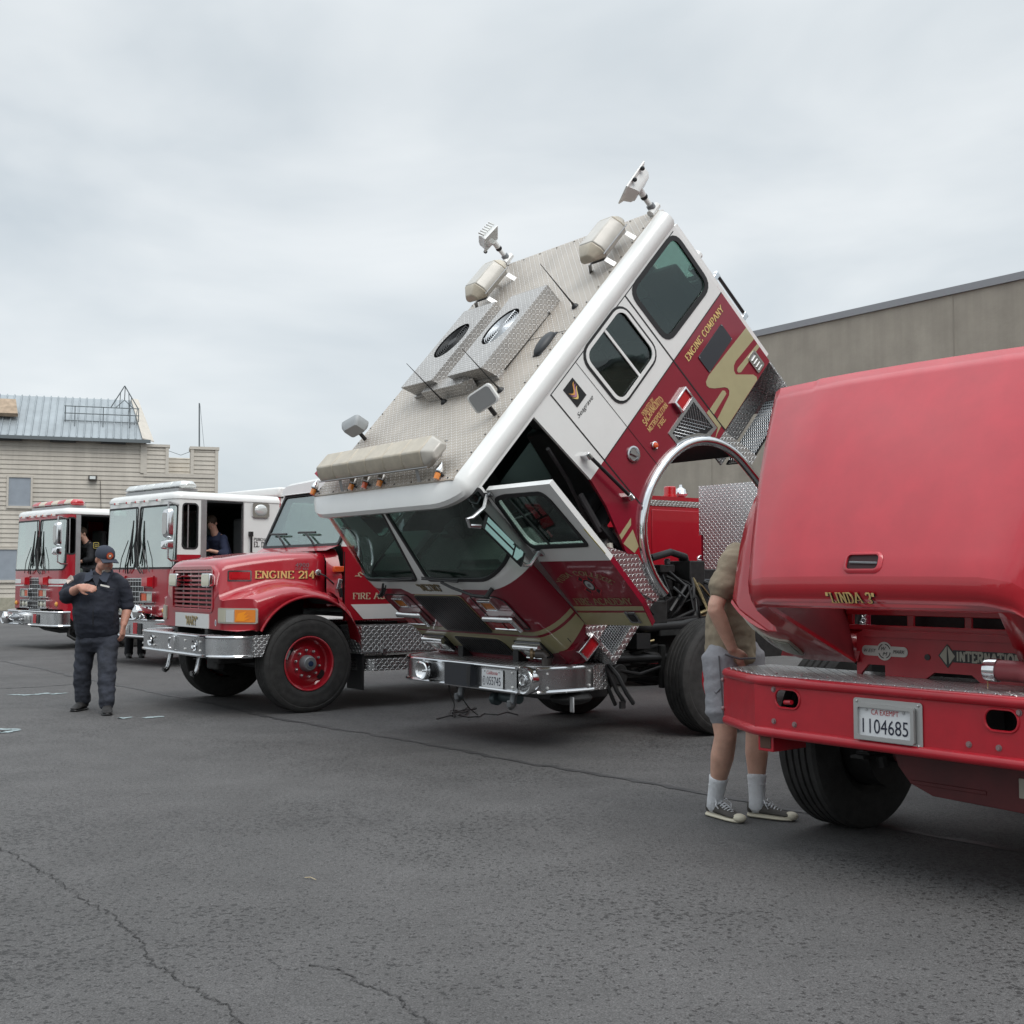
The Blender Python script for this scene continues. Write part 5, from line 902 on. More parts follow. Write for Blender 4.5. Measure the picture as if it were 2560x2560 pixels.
def hood(par, X, paint, opening, grille, lens, ext=0, wide=.15, fk=1):
    """bonnet with fenders; the nose is a bent panel with the opening cut in it"""
    b = MB(); S = [sect(x, wide, fk) for x in [q[0] for q in sorted(ZT, reverse=True)] + ([-1.38 - ext] if ext else [])]
    for s in (1, -1):
        for k in range(len(S) - 1):
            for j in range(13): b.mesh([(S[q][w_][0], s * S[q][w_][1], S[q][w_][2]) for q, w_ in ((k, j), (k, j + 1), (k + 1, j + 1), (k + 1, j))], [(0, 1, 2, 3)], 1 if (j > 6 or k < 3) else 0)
    top = [(y, z) for x, y, z in S[0]]; outl = [(-y, z) for y, z in top[::-1]] + top[1:] + [(1.19, .885), (-1.19, .885)]
    cu = [s * q for q in (.75, .82, .89, .96, 1.03, 1.1, 1.15) for s in (1, -1)]
    if not grille:                                    # opening runs out through the bottom of the nose
        yo = top[-1][0]; outl = outl[:-2]; outl = outl + [(yo * .985, .97), (yo * .93, .91), (yo * .85, .885), (.46, .885), (.62, 1.475), (-.62, 1.475), (-.46, .885), (-yo * .85, .885), (-yo * .93, .91), (-yo * .985, .97)]
    b.panel(outl, [opening] if grille else [], lambda y, z, d=0: V((xn(y) + d, y, z)), cu, (), 1, .02)
    i = opening
    if grille: b.loft([[(-.212, y, z) for y, z in i], [(-.30, y * .98, 1.3 + (z - 1.3) * .98) for y, z in i]], 0, cap=False)
    for s in (1, -1): yb = 1.18 if grille else .95; b.mesh([(-.225, s * yb, .885), (-.22, s * .45, .885), (-.40, s * .45, .90), (-.45, s * yb, .90)], [(0, 1, 2, 3)], 1)
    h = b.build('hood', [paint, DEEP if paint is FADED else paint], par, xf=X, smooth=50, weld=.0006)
    so = h.modifiers.new('skin', 'SOLIDIFY'); so.thickness = .006; so.offset = -1
    for s in (1, -1):
        b = MB(); A = [(-1.04 + .632 * cos(t), .6 + .632 * sin(t)) for t in [RAD(26 + 98 * i / 26) for i in range(27)]]
        yl = .82 + .39 * fk; b.tube([(x, s * (yl - .005), z) for x, z in A], .017, 8); b.loft([[(x, s * yl, z - .004), (x, s * (yl - .05), z - .012)] for x, z in A], 0, cap=False, closed=False); b.build('fender_lip', paint, h, xf=X)
        b = MB(); b.loft([[(x, s * (yl - .02), z), (x, s * .62, z)] for x, z in [(-1.04 + .64 * cos(RAD(t)), .6 + .64 * sin(RAD(t))) for t in range(20, 128, 6)]], 0, cap=False, closed=False); b.build('fender_liner', BLACKP, h, xf=X)
        # headlight cluster wrapped round the fender nose
        b = MB(); F = lambda y, z, d=0: V((xn(.82 + (y - .82) * fk if y > .82 else y) + d, s * (.82 + (y - .82) * fk if y > .82 else y), z)); cu2 = [.8, .87, .94, 1.0, 1.06, 1.11, 1.16]
        o = rr(.735, 1.20, .955, 1.115, .015); b.panel(o, [], lambda y, z, d=0: F(y, z, .012 + d), cu2, (), 0, .012)
        b.panel(rr(.75, .89, .97, 1.10, .008), [], lambda y, z, d=0: F(y, z, .015 + d), cu2, (), 1 if lens is None else 3, .002); b.panel(rr(.895, .995, .97, 1.10, .008), [], lambda y, z, d=0: F(y, z, .016 + d), cu2, (), 2 if lens is None else 3, .003)
        b.panel(rr(1.005, 1.19, .97, 1.10, .008), [], lambda y, z, d=0: F(y, z, .017 + d), cu2, (), 4 if lens is None else 3, .003)
        if lens is None:
            for k in range(3): b.panel([(1.02 + .01 * k, .985), (1.06 + .02 * k, .985), (1.12 + .02 * k, 1.085 - .03 * k), (1.04 + .01 * k, 1.06 - .03 * k)], [], lambda y, z, d=0: F(y, z, .019 + d + k * .0006), cu2, (), 5, .001)
        b.build('headlight', [mat('headlamp_bezel', (.42, .40, .34), rough=.35), mat('cream_lamp_back', (.50, .48, .38), rough=.3), CLEARL, lens or CLEARL, AMBER, mat('bright_amber', (.95, .33, .02), rough=.2)], h, xf=X, smooth=40)
    # small vent slot on the bonnet top near the nose
    b = MB(); zt = lambda x: lerp_t(ZT, x); f = lambda x, y, d=0: V((x, y, zt(x) + d)); ri = rr(-.40, -.33, -.085, .085, .02); ro = grow(ri, .018)
    b.loft([[f(x, y, .001) for x, y in ro], [f(x, y, .012) for x, y in grow(ri, .008)], [f(x, y, .012) for x, y in ri], [f(x, y, .002) for x, y in ri]], 0, cap=False); b.poly([f(x, y, .002) for x, y in ri], 1); b.tube([f(-.365, -.07, .006), f(-.36, .08, .006)], .006, 6, 2); b.build('hood_vent', [paint, mat('vent_dark', (.03, .004, .006), rough=.6), GREYM], h, xf=X, smooth=50)
    return h
def conv_cab(par, paint, skirt=True):
    ys = lambda z: 1.0 - max(0, z - 1.78) * .115
    b = MB()
    for s in (1, -1):
        b.panel([(-1.56, .96), (-2.85, .96), (-2.85, 1.78), (-1.53, 1.78), (-1.56, 1.72)], [], lambda x, z, d=0: V((x, s * (ys(z) + d), z)), (), (), 1, .03)
        b.panel([(-1.53, 1.78), (-2.85, 1.78), (-2.85, 2.50), (-1.765, 2.47)], [fillet([(-1.70, 1.86), (-2.62, 1.86), (-2.62, 2.38), (-1.86, 2.38)], .05)], lambda x, z, d=0: V((x, s * (ys(z) + d), z)), (), (), 0, .03)
        b.loft([[V((x, s * y, z + dz)) for y, z in ((.915, 2.49), (.925, 2.52), (.90, 2.565), (.82, 2.60), (0, 2.625))] for x, dz in ((-1.74, -.035), (-1.80, .0), (-2.0, .012), (-2.85, .012))], 0, cap=False, closed=False)
        b.loft([[V((x, s * y, z)) for y, z in ((0, zt + .0), (.6, zt - .01), (.84, zt - .05), (.90, zt - .12), (yy, 1.45), (yy + .01, 1.12))] for x, zt, yy in ((-1.386, 1.735, .905), (-1.46, 1.77, .95), (-1.53, 1.80, 1.0))], 1, cap=False, closed=False)
        if skirt: b.loft([[V((x, s * .94, zf + .02)), V((x, s * 1.06, zf)), V((x, s * 1.17, zf - .05)), V((x, s * 1.206, zf - .11)), V((x, s * 1.21, zb))] for x, zf, zb in ((-1.386, 1.265, 1.126), (-1.46, 1.20, 1.069), (-1.54, 1.10, .987), (-1.60, .99, .889), (-1.645, .88, .78), (-1.672, .74, .60))], 1, cap=False, closed=False)
    b.loft([[(-1.74, y, z - .035) for y, z in ((-.915, 2.49), (-.925, 2.52), (-.90, 2.565), (-.82, 2.60), (0, 2.625), (.82, 2.60), (.90, 2.565), (.925, 2.52), (.915, 2.49))], [(-1.725, y, 2.45) for y in (-.915, -.91, -.9, -.82, 0, .82, .9, .91, .915)]], 0, cap=False, closed=False)
    b.mesh([(-1.72, -.915, 2.455), (-1.72, .915, 2.455), (-1.765, .9, 2.50), (-1.765, -.9, 2.50)], [(0, 1, 2, 3)], 0); b.box(-2.86, -2.84, -.98, .98, .96, 1.9, 1); b.box(-2.86, -2.84, -.95, .95, 2.4, 2.62, 0)
    b.mesh([(-1.50, -.99, 1.795), (-1.50, .99, 1.795), (-1.38, .9, 1.735), (-1.38, -.9, 1.735)], [(0, 1, 2, 3)], 1)
    cab = b.build('cab', [WHITE, paint], par, smooth=40)
    W = fillet([(-.95, 1.815), (.95, 1.815), (.86, 2.43), (-.86, 2.43)], .06); fw = lambda y, z, d=0: V((-1.50 - (z - 1.80) * .405 + d, y, z))
    b = MB(); b.panel(grow(W, .035), [grow(W, -.005)], lambda y, z, d=0: fw(y, z, .006 + d), m=0, thick=.03); b.build('windscreen_gasket', RUBBER, cab, smooth=0)
    b = MB(); b.panel(grow(W, .005), [], lambda y, z, d=0: fw(y, z, -.008 + d), m=0, thick=.005); b.build('windscreen_pane', GLASSM, cab, smooth=0)
    for s in (1, -1): b = MB(); b.panel(fillet([(-1.70, 1.86), (-2.62, 1.86), (-2.62, 2.38), (-1.86, 2.38)], .05), [], lambda x, z, d=0: V((x, s * (ys(z) - .015 + d), z)), m=0, thick=.005); b.build('side_pane', GLASSM, cab, smooth=0)
    b = MB(); b.box(-1.95, -1.62, -.9, .9, 1.55, 1.80); b.box(-2.84, -1.6, -.96, .96, 1.0, 1.05); b.box(-2.83, -2.80, -.95, .95, 1.05, 2.45)
    for y in (-.5, .5): b.box(-2.75, -2.6, y - .26, y + .26, 1.4, 2.2); b.box(-2.7, -2.25, y - .26, y + .26, 1.3, 1.45)
    b.tube([(-2.02 + .08 * sin(t) * .6, .5 + .2 * cos(t), 1.82 + .18 * sin(t)) for t in [2 * pi * i / 20 for i in range(20)]], .014, 6, closed=True); b.build('interior', VINYL, cab, bev=.02)
    for y in (-.62, .12):
        b = MB(); b.tube([(-1.49, y + .28, 1.80), fw(y + .24, 1.86, .05), fw(y + .02, 1.945, .04)], .010, 6); b.tube([(-1.49, y + .32, 1.80), fw(y + .27, 1.86, .05), fw(y + .05, 1.945, .04)], .006, 5); b.tube([fw(y - .2, 1.965, .03), fw(y + .24, 1.955, .03)], .013, 6); b.build('wiper', BLACKP, cab)
    return cab
def mary():
    T = empty('fire_engine', 'red bonneted fire engine with white cab roof and chrome bumper, closed hood', 'fire engine', (-3.705, 12.874, 0), heading(37.1), 'fire engines parked in a row')
    I = Matrix.Identity(4); G_ = rr(-.555, .555, 1.09, 1.525, .03)
    h = hood(T, I, RED, G_, True, None); cab = conv_cab(T, RED)
    b = MB()
    for k in range(9): z = 1.118 + k * .0475; b.box(-.235, -.212, -.55, .55, z - .010, z + .012, 0)
    for y in (-.33, -.11, .11, .33): b.box(-.250, -.236, y - .010, y + .010, 1.09, 1.525, 1)
    b.box(-.34, -.33, -.56, .56, 1.08, 1.54, 2); b.panel(grow(G_, .03), [grow(G_, -.004)], lambda y, z, d=0: V((-.20 + d, y, z)), m=0, thick=.012); b.build('grille', [RED, mat('pale_grille_post', (.55, .50, .48), rough=.4), BLACKP], h, smooth=0)
    b = MB(); f = lambda u, v, d=0: V((-.200 + d, .01 + u, .965 + v)); b.panel(rr(-.475, .475, -.078, .078, .006), [], f, m=0, thick=.01); shadow_text(b, '"MARY"', f, .095, .34, mg=1, ms=2, wt=.13); b.build('name_board', [WHITE, mat('name_gold', (.50, .36, .13), rough=.4), BLACKP], h, smooth=0)
    b = MB(); b.poly([(-.206, .66 + .022 * cos(t), .955 + .036 * sin(t)) for t in [2 * pi * i / 20 for i in range(20)]], 0); b.poly([(-.2045, .66 + .009 * cos(t), .955 + .022 * sin(t)) for t in [2 * pi * i / 16 for i in range(16)]], 1); b.build('round_sticker', [WHITE, mat('sticker_blue', (.08, .12, .25), rough=.4)], h, smooth=0)
    for y in (-.36, .57):
        b = MB(); rg = lambda k, d: [(-.20 + d, y + p * k, 1.408 + q * k) for p, q in rr(-.115, .115, -.07, .07, .025)]
        b.loft([rg(.7, .0), rg(.95, .03), rg(1, .06), rg(1, .075), rg(.93, .08)], 0); b.poly(rg(.88, .082), 1); b.build('grille_lamp', [CHROME, mat('cream_lamp_lens', (.62, .60, .44), rough=.2, coat=1)], h, smooth=40)
    fs = lambda cx, cz: (lambda u, v, d=0: V((cx - u, .80 + .075 * min(1, max(0, (-.25 - cx + u) / 1.0)) + d, cz + v)))
    shy = lambda x: .72 + .15 * (-.21 - x) / 1.17
    fs = lambda cx, cz: (lambda u, v, d=0: V((cx - u, shy(cx - u) + .006 + d, cz + v)))
    for s in (1, -1):
        g = lambda u, v, d=0: (lambda p: V((p.x, s * p.y, p.z)))(fs(-.43, 1.452)(u, v, d)); b = MB(); b.panel(rr(-.13, .13, -.058, .058, .015), [rr(-.115, .115, -.043, .043, .008)], g, m=0, thick=.012); b.panel(rr(-.114, .114, -.042, .042, .006), [], lambda u, v, d=0: g(u, v, d), m=1, thick=.01); b.panel(rr(-.09, .09, -.028, .028, .006), [], lambda u, v, d=0: g(u, v, d + .006), m=1, thick=.004); b.build('side_lamp', [PINKRIM if False else CHROME, REDL], h, smooth=0)
    b = MB(); shadow_text(b, 'ENGINE 214', fs(-.930, 1.466), .078, .66, dx=.10); b.build('lettering', [GOLD, BLACKP], h, smooth=0)
    b = MB(); ftext(b, '4900', fs(-1.12, 1.572), .045, .155, 0, .003); ftext(b, 'DT 466', fs(-1.12, 1.530), .026, .15, 0, .003); b.build('model_badge', mat('dull_badge', (.30, .30, .32), rough=.4, metal=.6), h, smooth=0)
    b = MB(); b.lathe([(.032, 0), (.04, .01), (.04, .03), (.02, .04), (0, .04)], (-1.29, .875, 1.487), (0, 1, 0), 8, 0); b.tube([(-1.29, .90, 1.487), (-1.36, .93, 1.45), (-1.45, .97, 1.36)], .010, 6, 1); b.obox((-1.50, .985, 1.36), (.05, .04, .12), Matrix.Rotation(RAD(-14), 3, 'Y'), 0); b.obox((-1.515, .995, 1.27), (.035, .04, .10), Matrix.Rotation(RAD(10), 3, 'Y'), 1); b.build('hood_latch', [STEEL, BLACKP], h, bev=.006)
    b = MB(); b.box(-1.555, -1.425, .965, 1.005, 1.495, 1.56); b.build('side_marker', ORANGE, cab, bev=.008)
    b = MB(); b.panel([(-1.640, 1.136), (-1.80, .972), (-2.85, .972), (-2.85, 1.136)], [], lambda x, z, d=0: V((x, 1.004 + d, z)), m=0, thick=.004); b.build('white_stripe', WHITE, cab, smooth=0)
    b = MB(); f = lambda cx, cz: (lambda u, v, d=0: V((cx - u, 1.0 + d, cz + v))); text(b, 'FIRE ACADEMY', f(-2.055, 1.228), .068, .77, 0, off=.004); aw = lambda u, v: ((.40 + v) * sin(u / .40 * .95), (.40 + v) * cos(u / .40 * .95) * .62 - .20); text(b, 'YUBA COLLEGE', f(-2.055, 1.50), .075, .82, 0, off=.004, warp=aw); b.build('lettering', CREAM, cab, smooth=0)
    b = MB(); b.box(-1.563, -1.557, .99, 1.004, .97, 1.72); b.build('door_seam', BLACKP, cab, smooth=0)
    for i, y in enumerate((-.75, -.4, 0, .4, .75)):
        b = MB(); b.box(-1.80, -1.755, y - .075, y + .075, 2.53, 2.575); b.build('roof_marker', ORANGE, cab, bev=.008)
    light_bar(cab, -2.3, -.8, .8, 2.66, .3, .14, (REDL, CLEARL), 4)
    b = MB(); b.tube([(-2.6, -.35, 2.6), (-2.6, -.35, 3.05)], .006, 5); b.build('whip_antenna', BLACKP, cab)
    # bumper
    pl = [(-.52, -1.21), (-.36, -1.21)] + [(-.36 + .36 * cos(RAD(t)), -.85 + .36 * sin(RAD(t))) for t in range(-90, 1, 12)] + [(-.36 + .36 * cos(RAD(t)), .85 + .36 * sin(RAD(t))) for t in range(0, 91, 12)] + [(-.38, 1.21)]
    b = MB(); b.loft([[(x, y, .632), (x, y, .808), (x - .015, y * .985, .808), (x - .015, y * .985, .632)] for x, y in pl], 0)
    for z in (.622, .820): b.tube([(x + .002, y * 1.002, z) for x, y in pl], .017, 8, 1)
    for s in (1, -1): b.mesh([(-.38, s * 1.212, .615), (-.38, s * 1.212, .835), (-.58, s * 1.205, .84), (-.49, s * 1.208, .615)], [(0, 1, 2, 3)], 2)
    b.panel([(-.50, -1.19), (-.36, -1.19), (-.12, -1.08), (-.02, -.85), (-.02, .85), (-.12, 1.08), (-.36, 1.19), (-.50, 1.19), (-.50, .6), (-.13, .5), (-.13, -.6), (-.50, -.7)], [], lambda x, y, d=0: V((x, y, .828 + d)), m=2, thick=.012)
    for y in (-1.02, -.56, .35, .76): 
        for z in (.675, .765): b.sph((.003 - .04 * (abs(y) > .9), y, z), .014, 8, 3)
    bp = b.build('bumper', [STEEL, CHROME, PLATEF, WHITE], T, smooth=40)
    for y in (-.70, .60):
        b = MB(); b.lathe([(.062, .004), (.06, .012), (.05, .010), (.03, -.01), (.012, -.012), (0, -.012)], (.0, y, .722), (1, 0, 0), 24); b.sph((-.004, y, .705), .022, 10); b.build('bumper_horn', CHROME, bp, smooth=50)
    b = MB(); b.box(-.01, .03, .0, .10, .65, .80); b.tube([(.03, -.02 + .035 * cos(t), .72 + .055 * sin(t)) for t in [RAD(60 + 240 * i / 12) for i in range(13)]], .012, 8); b.build('tow_eye', CHROME, bp, bev=.004)
    for y in (-.56, .27):
        b = MB(); b.tube([(-.2, y, .60), (-.18, y, .50), (-.17, y - .0, .45), (-.15, y + .01, .405), (-.11, y + .05, .385), (-.07, y + .09, .40), (-.06, y + .10, .43)], [.028, .028, .028, .026, .024, .02, .014], 10); b.build('tow_hook', STEEL, bp)
    add_rails(T, -.2, -8.5); add_axle(T, -1.04)
    for s in (1, -1): add_wheel(T, -1.04, s * 1.06, s); add_wheel(T, -6.2, s * 1.0, s)
    b = MB(); b.box(-1.4, -.5, -.35, .35, .7, 1.3); b.box(-.55, -.45, -.5, .5, .65, 1.5); b.box(-.95, -.25, .50, .66, .52, .62); b.box(-.40, -.30, .2, .5, .44, .60); b.build('engine', CHAS, T, bev=.02)
    for s in (1, -1): b = MB(); b.box(-1.72, -1.70, s * .82, s * 1.17, .20, .62); b.build('mud_flap', RUBBER, T)
    b = MB(); b.box(-3.1, -1.68, .7, 1.18, .595, .905, 0); b.panel([(-1.70, .70), (-1.70, 1.05), (-1.82, 1.22), (-2.62, 1.22), (-2.62, .70)], [], lambda x, y, d=0: V((x, y, .535 + d)), m=0, thick=.13); b.box(-1.99, -1.94, 1.18, 1.20, .575, .645, 1); b.box(-3.1, -1.68, -1.18, -.7, .42, .905, 0); b.box(-3.1, -1.685, 1.181, 1.19, .60, .612, 1)
    b.build('tool_box', [PLATE, STEEL], T, smooth=0, label='tread plate step box below the door')
    b = MB(); b.box(-8.6, -3.1, -1.2, 1.2, .55, 2.395, 0); b.box(-8.6, -3.1, -1.21, 1.21, 2.395, 2.47, 1); b.box(-8.6, -3.1, -1.195, 1.195, 2.47, 2.525, 0); bd = b.build('body', [RED, PLATEF], T, smooth=0)
    b = MB(); b.box(-7.10, -6.06, 1.2, 1.215, 1.50, 2.34, 0); b.box(-7.10, -6.06, 1.2, 1.213, 1.30, 1.49, 0); b.lathe([(.07, 0), (.075, .01), (.06, .02), (.05, .005), (0, .005)], (-6.97, 1.216, 1.67), (0, 1, 0), 20, 1); b.obox((-6.97, 1.225, 1.67), (.10, .015, .02), 0, 1); b.build('locker_door', [RED, CHROME], bd, bev=.008)
    b = MB(); b.lathe([(.10, 0), (.10, .03), (.085, .035), (.085, .14), (.075, .15), (0, .15)], (-6.58, 1.03, 2.526), (0, 0, 1), 20, 0); b.lathe([(.02, .0), (.07, .02), (.10, .06), (.08, .12), (.03, .15), (.02, .19), (0, .19)], (-6.82, 1.0, 2.526), (0, 0, 1), 16, 1); b.build('beacon', [REDL, CHROME], bd, smooth=40)
    return T
MARY = mary()
def linda():
    T = empty('fire_engine', 'red fire engine at the right with its hood tipped forward over a red steel bumper', 'fire engine', (1.761, 5.567, 0), heading(38.7), 'fire engines parked in a row')
    X = Matrix.Translation((.20, 0, 1.385)) @ Matrix.Rotation(RAD(60), 4, 'Y') @ Matrix.Translation((.24, 0, -1.62))
    O = fillet([(-.69, 1.505), (.69, 1.505), (.46, .935), (-.46, .935)], .05)
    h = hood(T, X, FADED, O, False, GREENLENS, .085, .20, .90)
    b = MB(); nx_ = [(.88, -.21), (1.545, -.21), (1.58, -.222), (1.61, -.25), (1.634, -.30)]; f = lambda u, v, d=0: V((lerp_t(nx_, 1.577 + v * .92) + .008 + d, u - .06, 1.577 + v * .92 + d * .4)); shadow_text(b, '"LINDA 3"', f, .052, .265, dx=.08); b.build('lettering', [GOLD, BLACKP], h, xf=X, smooth=0)
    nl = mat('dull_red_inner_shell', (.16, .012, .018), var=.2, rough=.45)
    for s in (1, -1):
        b = MB(); b.loft([[(-.225, s * .62, 1.475), (-.225, s * .46, .89)], [(-.55, s * .64, 1.46), (-.50, s * .58, .94)], [(-.57, s * .62, 1.46), (-.52, s * .55, .94)]], 0, cap=False, closed=False)
        b.build('nose_liner', nl, h, xf=X)
    if 0: b.build('nose_liner', mat('dull_red_inner_shell', (.16, .012, .018), var=.2, rough=.45), h, xf=X)
    cab = conv_cab(T, RED, False)
    # bumper of painted channel with tube edges
    pl = [(-.25, -1.215), (.0, -.785), (.0, .785), (-.25, 1.215)]
    b = MB(); e = 3
    def ov(c): return [(c + (.030 + .058 * 1) * 0 + x, z) for x, z in ((c - c + q, w_) for q, w_ in [])]
    oval = lambda c: [(c + x, .82 + z - .05 * 0) for x, z in arc(.036, 0, .042, .048, -90, 90, 10) + arc(-.036, 0, .042, .048, 90, 270, 10)]
    b.panel([(-.785, .645), (.785, .645), (.785, .895), (-.785, .895)], [oval(-.574), oval(.574)], lambda y, z, d=0: V((d, y, z)), m=0, thick=.012)
    for s in (1, -1):
        q = [(-.0, s * .785), (-.25, s * 1.215)]; b.loft([[(x, y, .645), (x, y, .895), (x - .012, y - s * .006, .895), (x - .012, y - s * .006, .645)] for x, y in q], 0); b.loft([[(x, y, .645), (x, y, .895), (x - .0, y - s * .012, .895), (x, y - s * .012, .645)] for x, y in [(-.25, s * 1.215), (-.55, s * 1.215)]], 0)
    pt = [(-.55, -1.215)] + [(-.25, -1.215)] + [(.0, -.785), (.0, .785), (-.25, 1.215), (-.55, 1.215)]
    sm = fillet([(-.55, -1.215), (-.25, -1.215), (.0, -.785), (.0, .785), (-.25, 1.215), (-.55, 1.215)], [0, .06, .10, .10, .06, 0]); 
    for z, r in ((.902, .026), (.640, .027)): b.tube([(x - .004, y * .998, z) for x, y in sm], r, 10, 0)
    for c in (-.574, .574):
        b.tube([(.002, y, z) for y, z in oval(c)], .006, 6, 0, closed=True)
    b.panel([(-.62, -1.18), (-.27, -1.18), (-.03, -.77), (-.03, .77), (-.27, 1.18), (-.62, 1.18)], [], lambda x, y, d=0: V((x, y, .932 + d)), m=1, thick=.010)
    for y, z in ((-.66, .862), (-.66, .70), (-.53, .695), (.42, .70), (.56, .70), (.655, .86)): b.cyl((-.0, y, z), (.010, y, z), .010, 6, 2); b.cyl((.0, y, z), (.003, y, z), .0145, 12, 2)
    for z in (.86, .70): b.sph((-.245, -1.215, z), .013, 8, 2)
    for i in range(10): b.sph((-.10, -.72 + i * .16, .934), .007, 8, 2)
    bp = b.build('bumper', [BUMPRED, PLATE, mat('dusty_bolt', (.30, .20, .20), rough=.5, metal=.5)], T, smooth=45)
    b = MB(); b.box(-.25, -.06, -.45, .45, .66, .88); b.build('bumper_core', CHAS, bp); b = MB(); b.tube([(-.015, -.60, .80), (.002, -.545, .805)], .012, 8); b.build('hook_pin', BUMPRED, bp)
    b = MB(); f = lambda u, v, d=0: V((.004 + d, u + .012, .757 + v)); b.panel(rr(-.185, .185, -.105, .105, .015), [], lambda u, v, d=0: f(u, v, .004 + d), m=0, thick=.004); b.panel(rr(-.168, .152, -.088, .080, .012), [rr(-.150, .134, -.070, .064, .008)], lambda u, v, d=0: f(u, v, .024 + d), m=0, thick=.016)
    for u, v in ((-.165, .09), (.165, .092), (.165, -.092)): b.sph(f(u, v, .006), .007, 8, 0)
    fr = b.build('plate_frame', [mat('brushed_aluminium', (.50, .50, .49), metal=.8, rough=.38), CHROME], bp, smooth=0)
    plate_text(fr, 'number_plate', lambda u, v, d=0: V((.013 + d, .004 + u, .754 + v)), .295, .148, '1104685', 'CA EXEMPT', PLRED, bigw=.245)
    b = MB(); b.box(-.3, -.03, -.79, -.69, .535, .635); b.box(-.032, -.026, -.775, -.705, .55, .62, 1); b.build('tow_receiver', [BUMPRED, mat('rusty_inside', (.10, .05, .035), rough=.8)], bp, bev=.006)
    # fixed grille, crossmember with badges, radiator, pipe
    b = MB()
    for z in (1.175, 1.255, 1.335, 1.41): b.box(-.53, -.49, -.56, .62, z - .014, z + .014, 0)
    b.box(-.54, -.52, -.58, -.54, 1.12, 1.5, 0); b.box(-.54, -.52, .60, .64, 1.12, 1.5, 0)
    for y in (-.2, .12, .4): b.box(-.545, -.53, y - .02, y + .02, 1.15, 1.46, 0)
    b.build('grille', FADED, T, bev=.004)
    b = MB(); b.panel([(-.47, .905), (-.47, 1.145), (-.42, 1.165), (.98, 1.165), (1.02, 1.12), (1.02, .905), (.26, .905), (.18, .965), (-.02, .965), (-.10, .905), (-.30, .905), (-.30, .985), (-.40, .985), (-.43, .95)], [], lambda y, z, d=0: V((-.45 + d, y, z)), m=0, thick=.02); b.panel([(-.42, 1.13), (.98, 1.13), (.98, 1.165), (-.42, 1.165)], [], lambda y, z, d=0: V((-.43 + d, y, z)), m=0, thick=.02); b.cyl((-.449, -.055, 1.04), (-.445, -.055, 1.04), .016, 12, 1); cm = b.build('crossmember', [BUMPRED, BLACKP], T, bev=.006)
    fb = lambda cy, cz: (lambda u, v, d=0: V((-.45 + d, cy + u, cz + v)))
    b = MB(); f = fb(-.30, 1.058); b.panel(rr(-.135, .135, -.026, .026, .024), [], lambda u, v, d=0: f(u, v, .003 + d), m=0, thick=.003); b.poly([f(.046 * cos(t), .048 * sin(t), .0036) for t in [2 * pi * i / 28 for i in range(28)]], 0)
    for k in range(4):
        a0 = 20 + 90 * k; P_ = arc(0, 0, .034, .036, a0, a0 + 62, 8); b.tube([f(p[0], p[1], .0045) for p in P_], .0022, 4, 1)
    ftext(b, 'W', lambda u, v, d=0: f(u - .004, v + .013, d), .020, .030, 1, .005, shear=.3); ftext(b, 'M', lambda u, v, d=0: f(u + .004, v - .014, d), .020, .028, 1, .005, shear=.3); ftext(b, 'EST', lambda u, v, d=0: f(u - .072, v, d), .018, .046, 1, .005, shear=.3); ftext(b, 'MARK', lambda u, v, d=0: f(u + .085, v, d), .018, .068, 1, .005, shear=.3); ftext(b, 'W', lambda u, v, d=0: f(u - .110, v, d), .018, .022, 1, .005, shear=.3)
    b.build('maker_badge', [mat('brushed_badge', (.42, .41, .38), rough=.4, metal=.5), BLACKP], cm, smooth=0)
    b = MB(); f = fb(.055, 1.052); b.poly([f(*p, .003) for p in ((-.050, 0), (0, -.060), (.050, 0), (0, .060))], 0); b.panel([(.03, -.030), (.42, -.030), (.42, .030), (.03, .030)], [], lambda u, v, d=0: f(u, v, .002 + d), m=1, thick=.002)
    b.poly([f(*p, .004) for p in ((-.041, 0), (-.004, -.044), (-.002, .050))], 2); b.poly([f(*p, .004) for p in ((.041, 0), (.010, -.040), (.002, .050))], 2); text(b, 'INTERNATIONAL', lambda u, v, d=0: f(u + .245, v, d), .046, .39, 2, wt=.22, thin=.20, serif=False, off=.004, step=.0002); b.build('maker_emblem', [mat('emblem_black', (.02, .02, .018), rough=.4), BLACKP, mat('emblem_sage', (.42, .44, .36), rough=.4)], cm, smooth=0)
    b = MB(); b.tube([(-.20, .46, 1.018), (-.20, .57, 1.018), (-.20, .63, 1.0), (-.20, .66, .95), (-.20, .66, .90)], .048, 16, 0); b.lathe([(.049, -.06), (.053, -.058), (.053, -.02), (.050, 0), (.040, 0), (.038, -.02), (0, -.02)], (-.20, .40, 1.018), (0, -1, 0), 20, 1); b.tube([(-.2, .66, .93), (-.2, .66, .955)], .058, 16, 0); b.box(-.17, -.15, .60, .64, .94, .99, 2); b.build('suction_pipe', [mat('dull_pink_red_paint', (.34, .075, .085), var=.1, rough=.5), CHROME, BLACKP], T, smooth=50)
    b = MB()
    for i in range(9): b.sph((-.195, .405, .965 - i * .0085), .0035, 6)
    b.build('bead_chain', GOLD, T)
    b = MB(); b.box(-.75, -.62, -.5, .55, .75, 1.5); b.box(-1.4, -.75, -.3, .35, .7, 1.35); b.tube([(-.66, -.52, 1.45), (-.60, -.58, 1.2), (-.5, -.55, 1.02)], .025, 8); b.tube([(-.6, -.45, 1.12), (-.5, -.52, .98)], .015, 8); b.build('engine', CHAS, T, bev=.015)
